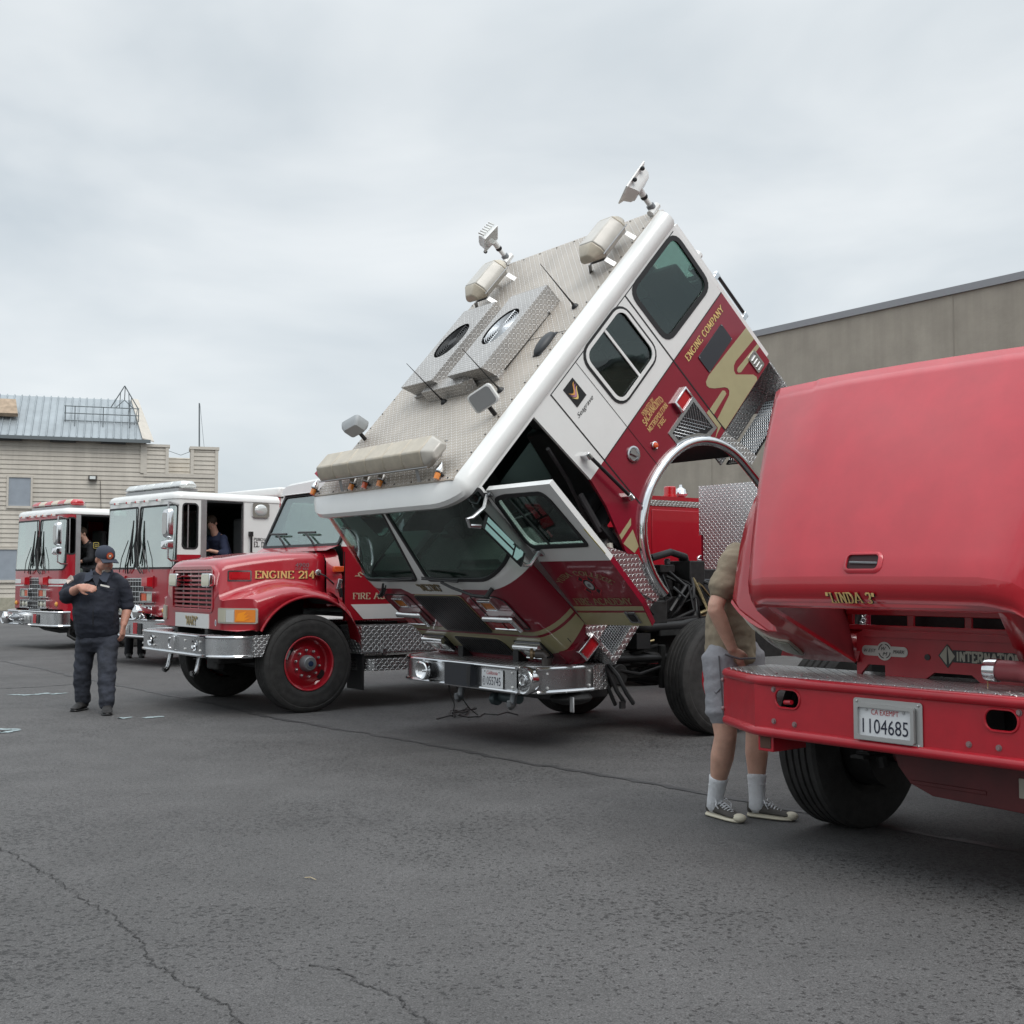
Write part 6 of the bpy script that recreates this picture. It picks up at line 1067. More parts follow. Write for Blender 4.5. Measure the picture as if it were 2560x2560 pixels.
    b = MB(); b.prism([(-.35, y, z) for y, z in ((-.20, .60), (-.17, .50), (-.10, .42), (.02, .375), (1.12, .345), (1.12, .60))], (-.95, 0, 0), 0); b.tube([(-.5, -.25, .56), (-.5, .2, .48), (-.5, 1.1, .46)], .07, 12, 0); b.box(-.352, -.345, .46, .60, .43, .52, 1); b.box(-.352, -.346, .475, .58, .45, .50, 2); b.box(-.36, -.345, -.1, .3, .42, .44, 0); b.build('front_tank', [mat('dirty_dark_red', (.10, .012, .014), var=.3, rough=.5), mat('label_paper', (.45, .42, .36), rough=.8), mat('label_ink', (.2, .22, .18), rough=.8)], T, bev=.02)
    add_rails(T, -.3, -8); add_axle(T, -1.0)
    for s in (1, -1): add_wheel(T, -1.02, s * .91, s, R=.53, wd=.30); add_wheel(T, -6, s * 1.0, s)
    b = MB(); b.box(-8, -3.0, -1.2, 1.2, .6, 2.3); b.build('body', RED, T, bev=.01)
    return T
LINDA = linda()

# ------------------------------------------------------------------ flat-fronted custom cab engines
def custom_cab(label, loc, th, upper, stripe, lens_segs, spec):
    T = empty('fire_engine', label, 'fire engine', loc, heading(th), 'fire engines parked in a row'); R_ = .18; AL = R_ * pi / 2
    def P(u, z, d=0, s=1):
        if u < 1.02: x, y, nx, ny = 0, u, 1, 0
        elif u < 1.02 + AL: f = (u - 1.02) / R_; x, y, nx, ny = -R_ + R_ * cos(f), 1.02 + R_ * sin(f), cos(f), sin(f)
        else: x, y, nx, ny = -R_ - (u - 1.02 - AL), 1.2, 0, 1
        if z > 1.57: x -= (z - 1.57) * .05 * nx
        return V((x + nx * d, s * (y + ny * d), z))
    U = lambda x: 1.02 + AL - R_ - x
    CU = [1.02 + AL * i / 7 for i in range(8)]; XE = -2.0; UE = U(XE)
    WS = fillet([(.035, 1.585), (1.15, 1.585), (1.19, 1.66), (1.19, 2.60), (.035, 2.60)], [.03, .06, .06, .07, .05])
    DW = rr(U(spec['dw'][0]), U(spec['dw'][1]), 1.90, 2.62, .06); o0, o1 = spec['op']
    OP = [(U(o0), 1.0), (U(o1), 1.0), (U(o1), 2.685), (U(o0), 2.685)]
    cab = MB()
    def skin(o, h, s, m, d=0, t=.03): cab.panel(o, h, lambda u, z, q=0: P(u, z, d + q, s), CU, (1.57,), m, t)
    zb = spec['belt']
    for s in (1, -1):
        op = s == 1
        upo = [(0, 1.57), (1.2, 1.57), (1.2, zb), (U(o0), zb), (U(o0), 2.685), (U(o1), 2.685), (U(o1), zb), (UE, zb), (UE, 2.72), (0, 2.72)]
        lo = [(0, .80), (1.15, .80), (U(-.30), .50), (U(o0), .50), (U(o0), zb), (1.2, zb), (1.2, 1.57), (0, 1.57)]
        skin(upo, [WS, DW], s, upper); skin(lo, [], s, 1); skin([(U(o1), .6), (UE, .6), (UE, zb), (U(o1), zb)], [], s, 1)
        if stripe: skin([(.55, 1.31), (UE, 1.31), (UE, 1.395), (.55, 1.395)], [], s, 0, .003, .002) if False else [skin([(.55, z0), (U(o0), z0), (U(o0), z1), (.55, z1)], [], s, 0, .003, .002) for z0, z1 in ((1.31, 1.40), (1.255, 1.28))]
        us = [0, .5, .9] + CU + [1.6, 2.2, UE]
        cab.loft([[V((P(u, 2.70, d, s).x, P(u, 2.70, d, s).y, z)) for d, z in ((0, 2.69), (.012, 2.70), (.012, 2.735), (-.015, 2.785), (-.07, 2.815), (-.2, 2.825))] for u in us], 0, cap=False, closed=False)
    cab.box(XE, -.18, -1.02, 1.02, 2.815, 2.828, 0); cab.box(XE - .02, XE, -1.2, 1.2, .6, 2.8, 1)
    cb = cab.build('cab', [WHITE, RED], T, smooth=35)
    for s in (1, -1):
        b = MB(); b.panel(grow(WS, .014), [grow(WS, -.016)], lambda u, z, q=0: P(u, z, .006 + q, s), CU, (1.57,), 0, .02); b.panel(grow(DW, .014), [grow(DW, -.012)], lambda u, z, q=0: P(u, z, .006 + q, s), CU, (), 0, .02)
        if s > 0: b.box(.0, .004, -.018, .018, 1.6, 2.6)
        b.build('window_gasket', RUBBER, cb)
    for s in (1, -1): b = MB(); b.panel(grow(WS, -.014), [], lambda u, z, q=0: P(u, z, -.004 + q, s), CU, (1.57,), 0, .006); b.build('windscreen_pane', GLASSP, cb)
    b = MB(); x0, x1 = spec['dw']; b.box(x0 - .02 - (x0 - x1) * .35, x0 - (x0 - x1) * .35, 1.185, 1.19, 1.9, 2.62, 0); b.panel([(x1, 1.9), (x0 - (x0 - x1) * .4, 1.9), (x0 - (x0 - x1) * .4, 2.62), (x1, 2.62)], [], lambda x, z, d=0: V((x, -1.185 + d, z)), m=1, thick=.004); b.build('side_pane', [ALU, GLASS], cb, smooth=0)
    for s in (1, -1):
        b = MB(); b.box(o0 - .0, o0 + .10, s * 1.19, s * 1.207, .52, 2.685, 0); b.box(o1 - .02, o1 + .0, s * 1.15, s * 1.205, 1.0, 2.685, 0)
        b.box(o1, o0, s * 1.17, s * 1.2, 2.66, 2.69, 1); b.build('door_frame', [ALU, DARK], cb, smooth=0)
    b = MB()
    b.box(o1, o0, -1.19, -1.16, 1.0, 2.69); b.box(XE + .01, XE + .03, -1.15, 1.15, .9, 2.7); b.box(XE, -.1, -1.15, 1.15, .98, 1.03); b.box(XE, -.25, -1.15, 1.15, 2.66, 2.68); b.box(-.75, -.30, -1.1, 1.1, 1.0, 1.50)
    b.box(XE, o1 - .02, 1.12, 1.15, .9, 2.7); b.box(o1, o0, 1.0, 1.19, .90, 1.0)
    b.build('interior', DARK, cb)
    b = MB(); b.box(-.55, -.12, -1.05, 1.05, 1.35, 1.62); b.build('dashboard', DASH, cb, bev=.04)
    for y in (-.65, .65): b = MB(); b.box(-1.58, -1.12, y - .25, y + .25, 1.38, 1.50); b.box(-1.70, -1.58, y - .25, y + .25, 1.45, 2.45); b.build('seat', SEATG, cb, bev=.04)
    for y in (-.73, -.31, 0, .31, .73): b = MB(); b.box(-.03, .03, y - .03, y + .03, 2.66, 2.71, 0); b.box(.02, .04, y - .018, y + .018, 2.67, 2.70, 1); b.build('roof_marker', [WHITE, REDL if not stripe else ORANGE], cb, bev=.004)
    # grille, lamps
    gy, z0, z1 = spec['grille']; b = MB(); b.panel(rr(-gy, gy, z0, z1, .02), [rr(-gy + .02, gy - .02, z0 + .02, z1 - .02, .012)], lambda y, z, d=0: V((.03 + d, y, z)), m=0, thick=.03); b.box(.004, .010, -gy + .01, gy - .01, z0 + .01, z1 - .01, 1)
    k = 0
    while z0 + .06 + k * .085 < z1 - .02: z = z0 + .06 + k * .085; b.box(.016, .026, -gy + .02, gy - .02, z - .007, z + .007, 0); k += 1
    for i in range(1, 7): y = -gy + 2 * gy * i / 7; b.box(.018, .024, y - .005, y + .005, z0 + .02, z1 - .02, 0)
    b.build('grille', [STEEL, BLACKP], cb, smooth=0)
    for s in (1, -1):
        y0, y1 = spec['lamp']; y = s * (y0 + y1) / 2; h = (y1 - y0) / 2
        b = MB(); b.box(.0, .02, y - .14, y + .14, 1.26, 1.46, 0); b.mesh([(.02, y - .12, 1.28), (.02, y + .12, 1.28), (.02, y + .12, 1.44), (.02, y - .12, 1.44), (.10, y - .09, 1.29), (.10, y + .09, 1.29), (.10, y + .09, 1.43), (.10, y - .09, 1.43)], [(4, 5, 6, 7), (0, 1, 5, 4), (1, 2, 6, 5), (2, 3, 7, 6), (3, 0, 4, 7)], 1); b.build('warning_lamp', [RED, REDL], cb, smooth=0)
        for zc, k in ((1.115, 0), (.895, 1)):
            b = MB(); b.panel(rr(y - h, y + h, zc - .09, zc + .09, .02), [rr(y - h + .025, y + h - .02, zc - .07, zc + .07, .012)], lambda q, z, d=0: V((.07 + d, q, z)), m=0, thick=.07); b.box(.01, .03, y - h + .02, y + h - .02, zc - .075, zc + .075, 3)
            for q in (-1, 1):
                if k == 0: b.box(.03, .058, y + q * h * .42 - h * .36, y + q * h * .42 + h * .36, zc - .06, zc + .06, 1 if q * s < 0 else 2)
                else: b.sph((.04, y + q * h * .45, zc), (.02, h * .40, .062), 14, 2)
            b.build('headlight' if k else 'turn_lamp', [CHROME, ORANGE, mat('warm_clear_lens', (.60, .58, .46), rough=.12, coat=1), ALU], cb, smooth=40)
    for s in (1, -1):
        b = MB(); b.lathe([(.05, 0), (.05, .012), (.04, .016), (.03, .03), (0, .035)], P(.97, .90, .0, s), (1, 0, 0), 20, 0); b.build('round_marker', mat('amber_round', (.78, .38, .08), rough=.2), cb, smooth=50)
        b = MB(); pts = [(.03, s * .22, 1.50), (.07, s * .16, 1.60), (.05, s * .07, 2.0)]; b.tube(pts, .013, 6); b.tube([(.03, s * .30, 1.50), (.07, s * .24, 1.62), (.05, s * .10, 2.02)], .009, 5)
        b.tube([(.035, s * .05 + .0, 1.66), (.055, s * .06, 1.95), (.015, s * .07, 2.38)], [.014, .022, .012], 6); b.tube([(.03, s * .13, 1.62), (.045, s * .12, 1.95), (.01, s * .11, 2.25)], .012, 6); b.tube([(.03, s * .33, 1.50), (.06, s * .5, 1.75)], .008, 5) if False else None; b.tube([(.03, s * .52, 1.52), (.055, s * .40, 1.75), (.03, s * .22, 2.05)], .008, 5); b.build('wiper', BLACKP, cb)
        if s < 0: continue
        mx_, my = .20, s * 1.42; b = MB(); Rm = Matrix.Rotation(RAD(s * spec.get('mrot', 0)), 3, 'Z'); c = V((mx_, my, 2.28))
        rg = lambda k, d: [c + Rm @ V((d, y * k, z * k)) for y, z in rr(-.105, .105, -.235, .235, .07)]
        b.loft([rg(.6, .07), rg(.92, .045), rg(1, .0), rg(1, -.03)], 0); c2 = V((mx_, my, 1.95)); rg = lambda k, d: [c2 + Rm @ V((d, y * k, z * k)) for y, z in rr(-.11, .11, -.075, .075, .03)]
        b.loft([rg(.6, .09), rg(.92, .06), rg(1, .0), rg(1, -.03)], 0); b.panel(rr(-.085, .085, -.21, .21, .06), [], lambda y, z, d=0: c + Rm @ V((.072 + d, y * .8, z * .8)), m=1, thick=.004)
        m_ = b.build('mirror', [CHROME, mat('mirror_back', (.50, .50, .49), rough=.25, metal=.6)], cb, smooth=40)
        b = MB(); b.tube([(mx_, my, 1.86), (mx_, my, 2.5)], .010, 6); b.tube([P(1.2, 2.60, 0, s), (.12, s * 1.32, 2.62), (mx_, my, 2.62), (mx_, my, 2.5)], .016, 7); b.tube([(mx_, my, 1.90), (mx_, my, 1.74), (.10, s * 1.35, 1.70), P(1.22, 1.70, 0, s)], .016, 7); b.build('mirror_arm', STEEL, m_)
    light_bar(cb, -.42, -1.02, 1.0, 2.885, .32, .13, (lens_segs[0], lens_segs[0]), 6, ends=lens_segs[1:])
    b = MB(); b.box(-.6, -.25, -.9, .9, 2.83, 2.89); b.build('light_bar_base', ALU, cb)
    # bumper, siren
    pl = [(-.18, -1.2)] + [(.14 - .2 + .2 * cos(RAD(t)), -1.0 + .2 * sin(RAD(t))) for t in range(-90, 1, 18)] + [(.14 - .2 + .2 * cos(RAD(t)), 1.0 + .2 * sin(RAD(t))) for t in range(0, 91, 18)] + [(-.18, 1.2)]
    b = MB(); b.loft([[(x, y, .49), (x, y, .73), (x - .02, y * .985, .73), (x - .02, y * .985, .49)] for x, y in pl], 0)
    for z in (.475, .745): b.tube([(x + .003, y * 1.003, z) for x, y in pl], .022, 8, 1)
    b.panel([(x - .01, y * .99) for x, y in pl], [], lambda x, y, d=0: V((x, y, .75 + d)), m=1, thick=.01); bp = b.build('bumper', [STEEL, CHROME], T, smooth=40)
    b = MB(); sy, sz, sx = spec['siren']; b.lathe([(.03, -.36), (.07, -.30), (.10, -.16), (.12, -.12), (.125, -.02), (.115, .0), (.095, -.01), (.06, .0), (.04, .01), (0, .012)], (sx, sy, sz), (1, 0, 0), 28); b.box(sx - .2, sx - .1, sy - .04, sy + .04, sz - .14, sz - .08); b.build('siren', CHROME, bp, smooth=40)
    b = MB(); b.box(.14, .152, -.22, .54, .505, .515, 0); b.box(.14, .155, -.2, .1, .51, .66, 0); b.box(.15, .17, -.17, -.11, .57, .65, 1); b.box(.15, .17, .0, .06, .57, .65, 1); b.box(.14, .15, .22, .36, .51, .70, 2); b.box(.14, .155, .40, .52, .51, .69, 3); b.build('bumper_fittings', [ALU, CLEARL, REDL, BLACKP], bp, bev=.006)
    b = MB(); b.tube([(-.1, -.3, .5), (-.15, .1, .40), (-.2, .7, .36), (-.35, 1.0, .38)], .045, 8); b.tube([(-.25, 1.0, .42), (-.2, 1.08, .28), (-.32, 1.12, .2), (-.5, 1.1, .24), (-.6, 1.05, .36)], .03, 8); b.box(-1.2, -.2, -.7, .9, .40, .60); b.build('underbody', CHAS, T)
    add_rails(T, -.1, -7.5)
    for s in (1, -1): add_wheel(T, spec['wheel'], s * 1.0, s); add_wheel(T, -6.0, s * 1.0, s)
    add_axle(T, spec['wheel'])
    b = MB(); b.box(-8.0, XE - .05, -1.2, 1.2, .6, spec['body'][0], spec['body'][1]); b.build('body', [WHITE, RED], T, bev=.02)
    return T, cb, P, U
B_, Bc, PB, UB = custom_cab('white topped fire engine with clear roof light bar and lettered white side panel', (-6.25, 19.5, 0), 45, 0, False, (CLEARL, CLEARL, mat('milky_lens', (.62, .64, .64), rough=.25, coat=1)), dict(dw=(-.17, -.44), op=(-.60, -1.28), belt=1.80, grille=(.33, .80, 1.425), lamp=(.27, .69), siren=(.62, .88, .34), wheel=-1.62, body=(2.72, 0)))
b = MB(); b.panel(rr(-1.78, -1.45, 2.44, 2.69, .05), [], lambda x, z, d=0: V((x, 1.23 + d, z)), m=0, thick=.03); b.sph((-1.615, 1.225, 2.565), (.13, .03, .10), 16, 1); b.build('scene_lamp', [CHROME, CLEARL], Bc, smooth=40)
b = MB(); b.tube([(-1.42, 1.25, 2.19), (-1.42, 1.25, 1.85)], .018, 8); b.box(-1.45, -1.39, 1.2, 1.26, 2.12, 2.20); b.build('grab_rail', BLACKP, Bc)
b = MB(); f = lambda cx, cz: (lambda u, v, d=0: V((cx - u, 1.202 + d, cz + v))); text(b, 'PURCHASED BY', f(-1.74, 2.075), .045, .48, 0, off=.003); text(b, 'EL DORADO', f(-1.76, 1.99), .085, .52, 0, off=.003); b.build('lettering', BLACKP, Bc, smooth=0)
b = MB(); b.box(-4.2, -2.12, -.9, .9, 2.72, 2.82); b.box(-4.4, -2.12, -1.0, 1.0, 2.84, 3.0); b.box(-4.0, -2.4, -.9, .9, 2.74, 2.84); b.cyl((-2.9, .3, 3.0), (-2.9, .3, 3.06), .12, 12, 1); b.cyl((-3.6, .3, 3.0), (-3.6, .3, 3.06), .12, 12, 1); b.build('roof_box', [WHITE, BLACKP], B_, bev=.03)
b = MB(); text(b, 'LISA', lambda u, v, d=0: V((.012 + d, u, 1.49 + v)), .07, .28, 0); b.build('lettering', GOLD, Bc, smooth=0) if False else None
A__, Ac, PA, UA = custom_cab('red fire engine with white roof stripe and red and cream light bar, parked leftmost', (-9.72, 24.0, 0), 45, 1, True, (REDL, REDL, mat('cream_lens', (.62, .52, .38), rough=.2, coat=1)), dict(dw=(-.06, -.26), op=(-.36, -1.6), belt=1.75, grille=(.27, .72, 1.43), lamp=(.24, .64), siren=(-.62, .61, .42), wheel=-1.62, body=(2.5, 1)))

# ------------------------------------------------------------------ people
def cap(P, r, n=14):
    """rings along a limb; P = centres, r = radii or (wide, deep) with an axis"""
    return P, r
def body_mesh(mb, chains, m=0, n=16):
    for pts, rad, lat in chains:
        pts = [V(p) for p in pts]; rings = []; K = len(pts)
        for i, p in enumerate(pts):
            t = (pts[min(i + 1, K - 1)] - pts[max(i - 1, 0)]).normalized(); x = V(lat) - t * t.dot(V(lat))
            if x.length < 1e-3: x = t.orthogonal()
            x.normalize(); y = t.cross(x); r = rad[i] if isinstance(rad[i], (tuple, list)) else (rad[i], rad[i])
            rings.append([p + x * r[0] * cos(2 * pi * j / n) + y * r[1] * sin(2 * pi * j / n) for j in range(n)])
        t0 = (pts[0] - pts[1]).normalized(); t1 = (pts[-1] - pts[-2]).normalized(); mn = lambda r: min(r) if isinstance(r, (tuple, list)) else r
        a = [pts[0] + t0 * mn(rad[0]) * .6 + (q - pts[0]) * .6 for q in rings[0]]; z = [pts[-1] + t1 * mn(rad[-1]) * .6 + (q - pts[-1]) * .6 for q in rings[-1]]
        mb.loft([a] + rings + [z], m)
def fuse(name, mb, mats, par, vox=.012, it=4, label=None, wrinkle=0, wscale=9, seed=0):
    """weld overlapping limb shapes into one continuous skin"""
    o = mb.build('tmp', [], None, smooth=0); md = o.modifiers.new('r', 'REMESH'); md.mode = 'VOXEL'; md.voxel_size = vox
    dg = bpy.context.evaluated_depsgraph_get(); dg.update(); me = bpy.data.meshes.new_from_object(o.evaluated_get(dg)); me.name = name
    bpy.data.objects.remove(o)
    bm = bmesh.new(); bm.from_mesh(me)
    for _ in range(it): bmesh.ops.smooth_vert(bm, verts=bm.verts[:], factor=.5, use_axis_x=True, use_axis_y=True, use_axis_z=True)
    if wrinkle:
        bm.normal_update(); off = V((seed, seed * 1.7, 0))
        for v in bm.verts:
            q = v.co; w_ = noise.noise(V((q.x * wscale, q.y * wscale, q.z * wscale * 2.2)) + off) + .5 * noise.noise(V((q.x * wscale * 2.3, q.y * wscale * 2.3, q.z * wscale * 4)) + off)
            v.co += v.normal * w_ * wrinkle
    bm.to_mesh(me); bm.free()
    for m in (mats if isinstance(mats, (list, tuple)) else [mats]): me.materials.append(m)
    me.polygons.foreach_set('use_smooth', [True] * len(me.polygons))
    o = bpy.data.objects.new(name, me); COL.objects.link(o); o.parent = par
    if label: o['label'] = label
    return o
def frame(fwd, up=(0, 0, 1)):
    f = V(fwd).normalized(); u = V(up); u = (u - f * u.dot(f)).normalized(); l = u.cross(f); return Matrix((f, l, u)).transposed()      # columns: forward, left, up
def head_shape(mb, c, F, s=1, jaw=1, m=0):
    """skull, jaw, nose, ears, brow; c = centre between the eyes' height, F = head frame"""
    at = lambda x, y, z: c + F @ V((x * s, y * s, z * s))
    def blob(p, r, n=14):
        k = n // 2; mb.loft([[at(*(V(p) + V((r[0] * sin(pi * i / k) * cos(2 * pi * j / n), r[1] * sin(pi * i / k) * sin(2 * pi * j / n), -r[2] * cos(pi * i / k))))) for j in range(n)] for i in range(k + 1)], m, cap=False)
    blob((-.015, 0, .025), (.098, .078, .100)); blob((.025, 0, -.055), (.070, .064 * jaw, .070)); blob((.050, 0, -.098), (.036, .036 * jaw, .026)); blob((.068, 0, .012), (.026, .055, .016)); blob((.088, 0, -.030), (.024, .017, .020)); blob((.080, 0, -.008), (.014, .012, .03))
    blob((.077, 0, -.068), (.014, .026, .010)); blob((.074, 0, -.082), (.014, .022, .009))
    for y in (-1, 1): blob((-.012, y * .080, -.012), (.022, .012, .034)); blob((.052, y * .040, -.040), (.03, .026, .026))
def hand(mb, w_, d, up, s=1, curl=.6, spread=1, thumb=1, m=0):
    """palm with four curled fingers and a thumb; w_ = wrist, d = direction to the fingers, up = back of the hand"""
    F = frame(d, up); at = lambda x, y, z: w_ + F @ V((x, y, z)) * s; n = 8
    def chain(P, R):
        body_mesh(mb, [([at(*p) for p in P], [q * s for q in R], F @ V((0, 1, 0)))], m, n)
    mb.loft([[at(x, y * wy, z * .016) for y, z in ((-1, -.5), (-.6, -1), (.6, -1), (1, -.5), (1, .5), (.6, 1), (-.6, 1), (-1, .5))] for x, wy in ((-.01, .030), (.03, .036), (.07, .042), (.095, .041))], m)
    for i, (y, L_) in enumerate(((.031, .072), (.010, .082), (-.011, .076), (-.031, .060))):
        a = curl * (1 + .08 * i); p = V((.088, y, 0)); P = [p]; ang = -.1
        for k, f in enumerate((.46, .31, .23)): ang += a * (.55, .75, .55)[k]; p = p + V((cos(ang), (y * .6) * spread * .3, -sin(ang))) * L_ * f; P.append(p)
        chain(P, [.0092, .0088, .0080, .0066])
    y = thumb; chain([(.015, y * .028, -.004), (.045, y * .052, -.014), (.072, y * .058, -.022), (.094, y * .052, -.028)], [.014, .0115, .0100, .0078])
def eyes(par, c, F, s=1):
    b = MB()
    for y in (-1, 1): p = c + F @ V((.078 * s, y * .032 * s, .0)); b.sph(p, .011 * s, 8, 0); b.sph(p + F @ V((.006 * s, 0, 0)), .006 * s, 8, 1)
    return b.build('eyes', [mat('eye_white', (.6, .57, .54), rough=.3), BLACKP], par, smooth=60)
def shoe(mb, heel, toe, h=.09, wd=.048, m=0, sole=1):
    d = (V(toe) - V(heel)); L_ = d.length; d.normalize(); n = V((-d.y, d.x, 0)); rows = []
    def prof(k): return [(0, .62), (.08, .82), (.3, .86), (.55, 1.0), (.75, 1.05), (.92, .85), (1.0, .45)]
    for z0, z1, mm, g in ((.0, .030, sole, 1.06), (.024, h, m, 1)):
        rings = []
        for t, w_ in prof(0):
            top = z1 if mm == sole else (z1 if t < .42 else z1 - (z1 - .045) * min(1, (t - .42) / .38)) * 1.0
            c = V(heel) + d * L_ * t; w2 = wd * w_ * g; rings.append([c - n * w2 + V((0, 0, z0)), c + n * w2 + V((0, 0, z0)), c + n * w2 + V((0, 0, z0 + (top - z0) * .55)), c + n * w2 * .55 + V((0, 0, top)), c - n * w2 * .55 + V((0, 0, top)), c - n * w2 + V((0, 0, z0 + (top - z0) * .55))])
        mb.loft(rings, mm)
def pants(mb, hipL, kneeL, ankL, hipR, kneeR, ankR, waist, wr, r=(.125, .095, .085), lat=(1, 0, 0)):
    for h, k, a in ((hipL, kneeL, ankL), (hipR, kneeR, ankR)):
        h, k, a = V(h), V(k), V(a); body_mesh(mb, [([h + V((0, 0, .04)), h.lerp(k, .35), k, k.lerp(a, .4), k.lerp(a, .85), a], [r[0], r[0] * .95, r[1], r[1] * .98, r[2], r[2] * 1.06], lat)])
    c = (V(hipL) + V(hipR)) / 2; body_mesh(mb, [([c + V((0, 0, -.02)), c + V((0, 0, .10)), V(waist)], [(wr[0], wr[1]), (wr[0] * 1.03, wr[1] * 1.02), (wr[0] * .98, wr[1])], lat)])

# the man walking across the yard
M0 = V((-4.45, 12.7, 0)); man = empty('person', 'heavyset man in navy work clothes and orange badged cap walking across asphalt, arm across chest', 'person', M0)
q = lambda x, z, y=0: V((x + 4.45, y, z))
hf = frame((.62, -.70, -.34)); hc = q(-4.395, 1.632, -.03)
b = MB(); head_shape(b, hc, hf, 1.10, 1.2)
body_mesh(b, [([q(-4.44, 1.44, .02), q(-4.43, 1.52, .01), hc + V((-.01, .02, -.02))], [.085, .078, .07], (1, 0, 0)), ([q(-4.47, .80), q(-4.48, 1.0, -.03), q(-4.48, 1.2, -.02), q(-4.47, 1.4)], [(.19, .15), (.22, .2), (.21, .17), (.17, .11)], (1, 0, 0))])
e_r, w_r = q(-4.775, 1.235, -.12), q(-4.560, 1.335, -.31); e_l, w_l = q(-4.165, 1.13, .05), q(-4.185, .92, -.03)
body_mesh(b, [([q(-4.66, 1.40), e_r], [.045, .05], (0, 0, 1)), ([e_r, e_r.lerp(w_r, .35), e_r.lerp(w_r, .8), w_r], [.058, .056, .042, .036], (0, 0, 1)), ([q(-4.27, 1.39), e_l], [.042, .05], (1, 0, 0)), ([e_l, e_l.lerp(w_l, .4), w_l], [.052, .050, .036], (1, 0, 0))])
body_mesh(b, [([q(-4.585, .78), q(-4.645, .45, .05), q(-4.665, .08, .13)], [.095, .06, .045], (1, 0, 0)), ([q(-4.355, .78), q(-4.305, .46, -.16), q(-4.275, .08, -.25)], [.095, .06, .045], (1, 0, 0))])
hand(b, w_r, (.93, -.15, -.10), (.1, -.9, .45), 1.12, .42, 1, -1); hand(b, w_l, (-.05, -.1, -1), (.95, -.2, 0), 1.12, .5, 1, 1)
fuse('body', b, SKINR, man, .009, 2); eyes(man, hc, hf, 1.10)
b = MB(); sh = [([q(-4.47, .845, .0), q(-4.475, .95, -.03), q(-4.48, 1.08, -.05), q(-4.48, 1.22, -.04), q(-4.475, 1.34, -.01), q(-4.47, 1.43, .02), q(-4.455, 1.475, .02)], [(.232, .19), (.235, .215), (.24, .225), (.238, .205), (.225, .16), (.19, .115), (.105, .085)], (1, 0, 0)),
    ([q(-4.62, 1.42, .02), q(-4.705, 1.38, -.01), q(-4.765, 1.29, -.06), q(-4.775, 1.235, -.12)], [.085, .088, .083, .079], (0, 1, 0)), ([e_r, e_r.lerp(w_r, .42)], [.086, .074], (0, 0, 1)), ([q(-4.32, 1.42, .02), q(-4.235, 1.36, .03), q(-4.185, 1.22, .045), e_l.lerp(w_l, .10)], [.085, .084, .076, .072], (1, 0, 0))]
body_mesh(b, sh); shirt = fuse('shirt', b, NAVY, man, .012, 3, wrinkle=.009, wscale=8, seed=3)
b = MB(); rc = [(.115 * cos(t) + .008, .10 * sin(t) + .005) for t in [RAD(-62 + 304 * i / 20) for i in range(21)]]
b.loft([[V((x, y, 1.455 - .03 * (y < -.03))), V((x * .93, y * .93, 1.52 + .012 * (y > 0) - .02 * (y < -.05))), V((x * 1.02, y * 1.02, 1.515 - .02 * (y < -.05))), V((x * 1.22, y * 1.22, 1.445 - .05 * (y < -.03)))] for x, y in rc], 0, cap=False, closed=False)
for s, P_ in ((-1, [(-.05, -.085, 1.50), (-.125, -.09, 1.475), (-.115, -.165, 1.385), (-.06, -.175, 1.395), (-.02, -.165, 1.43)]), (1, [(.065, -.085, 1.50), (.14, -.09, 1.47), (.125, -.165, 1.38), (.085, -.175, 1.39), (.045, -.165, 1.43)])): b.loft([[V(p) + V((0, -.004, 0)) for p in P_], [V(p) + V((0, -.016, .004)) for p in P_]], 0)
b.build('collar', NAVYC, shirt, smooth=50)
b = MB(); b.prism([(-.045, -.150, 1.46), (.06, -.150, 1.46), (.03, -.192, 1.33)], (0, -.012, 0)); b.build('undershirt', mat('dark_tee', (.03, .033, .045), rough=.9), shirt)
b = MB(); b.tube([(.03, -.205, 1.32), (.025, -.235, 1.20), (.02, -.265, 1.08), (.015, -.245, .92)], .004, 5); b.tube([(.10, -.185, 1.315), (.20, -.155, 1.31)], .004, 5); b.tube([(-.20, -.17, 1.315), (-.10, -.20, 1.32)], .004, 5); b.build('shirt_seam', BLACKP, shirt)
b = MB(); 
for x0, x1, z0, z1, y in ((-.19, -.10, 1.345, 1.365, -.205), (.075, .165, 1.355, 1.335, -.195)): b.prism([(x0, y, z0 - .008), (x1, y - .0, z1 - .008), (x1, y, z1 + .008), (x0, y, z0 + .008)], (0, -.02, 0))
b.build('name_tape', BADGE, shirt); b = MB(); b.prism([(-.325, -.06, 1.40), (-.27, -.085, 1.45), (-.255, -.08, 1.40), (-.30, -.10, 1.355)], (-.012, -.03, .012)); b.build('sleeve_patch', mat('flag_patch', (.62, .5, .45), rough=.8), shirt)
b = MB(); pants(b, q(-4.585, .76), q(-4.645, .45, .05), q(-4.665, .10, .13), q(-4.355, .76), q(-4.305, .46, -.16), q(-4.275, .11, -.25), q(-4.47, .90), (.20, .18), (.116, .094, .082)); fuse('trousers', b, NAVYT, man, .012, 3, wrinkle=.012, wscale=7, seed=9)
b = MB(); shoe(b, q(-4.63, 0, .17) * V((1, 1, 0)) if False else V((-.20, .20, 0)), V((-.245, -.08, 0)), .12, .056); bt = b.build('boot', [BOOT, BLACKP], man, smooth=50); bt.modifiers.new('s', 'SUBSURF').render_levels = 2
b = MB(); shoe(b, V((.155, -.18, 0)), V((.25, -.44, 0)), .12, .056); bt = b.build('boot', [BOOT, BLACKP], man, smooth=50); bt.modifiers.new('s', 'SUBSURF').render_levels = 2
b = MB(); hs = 1.10; at = lambda x, y, z: hc + hf @ V((x, y, z)) * hs
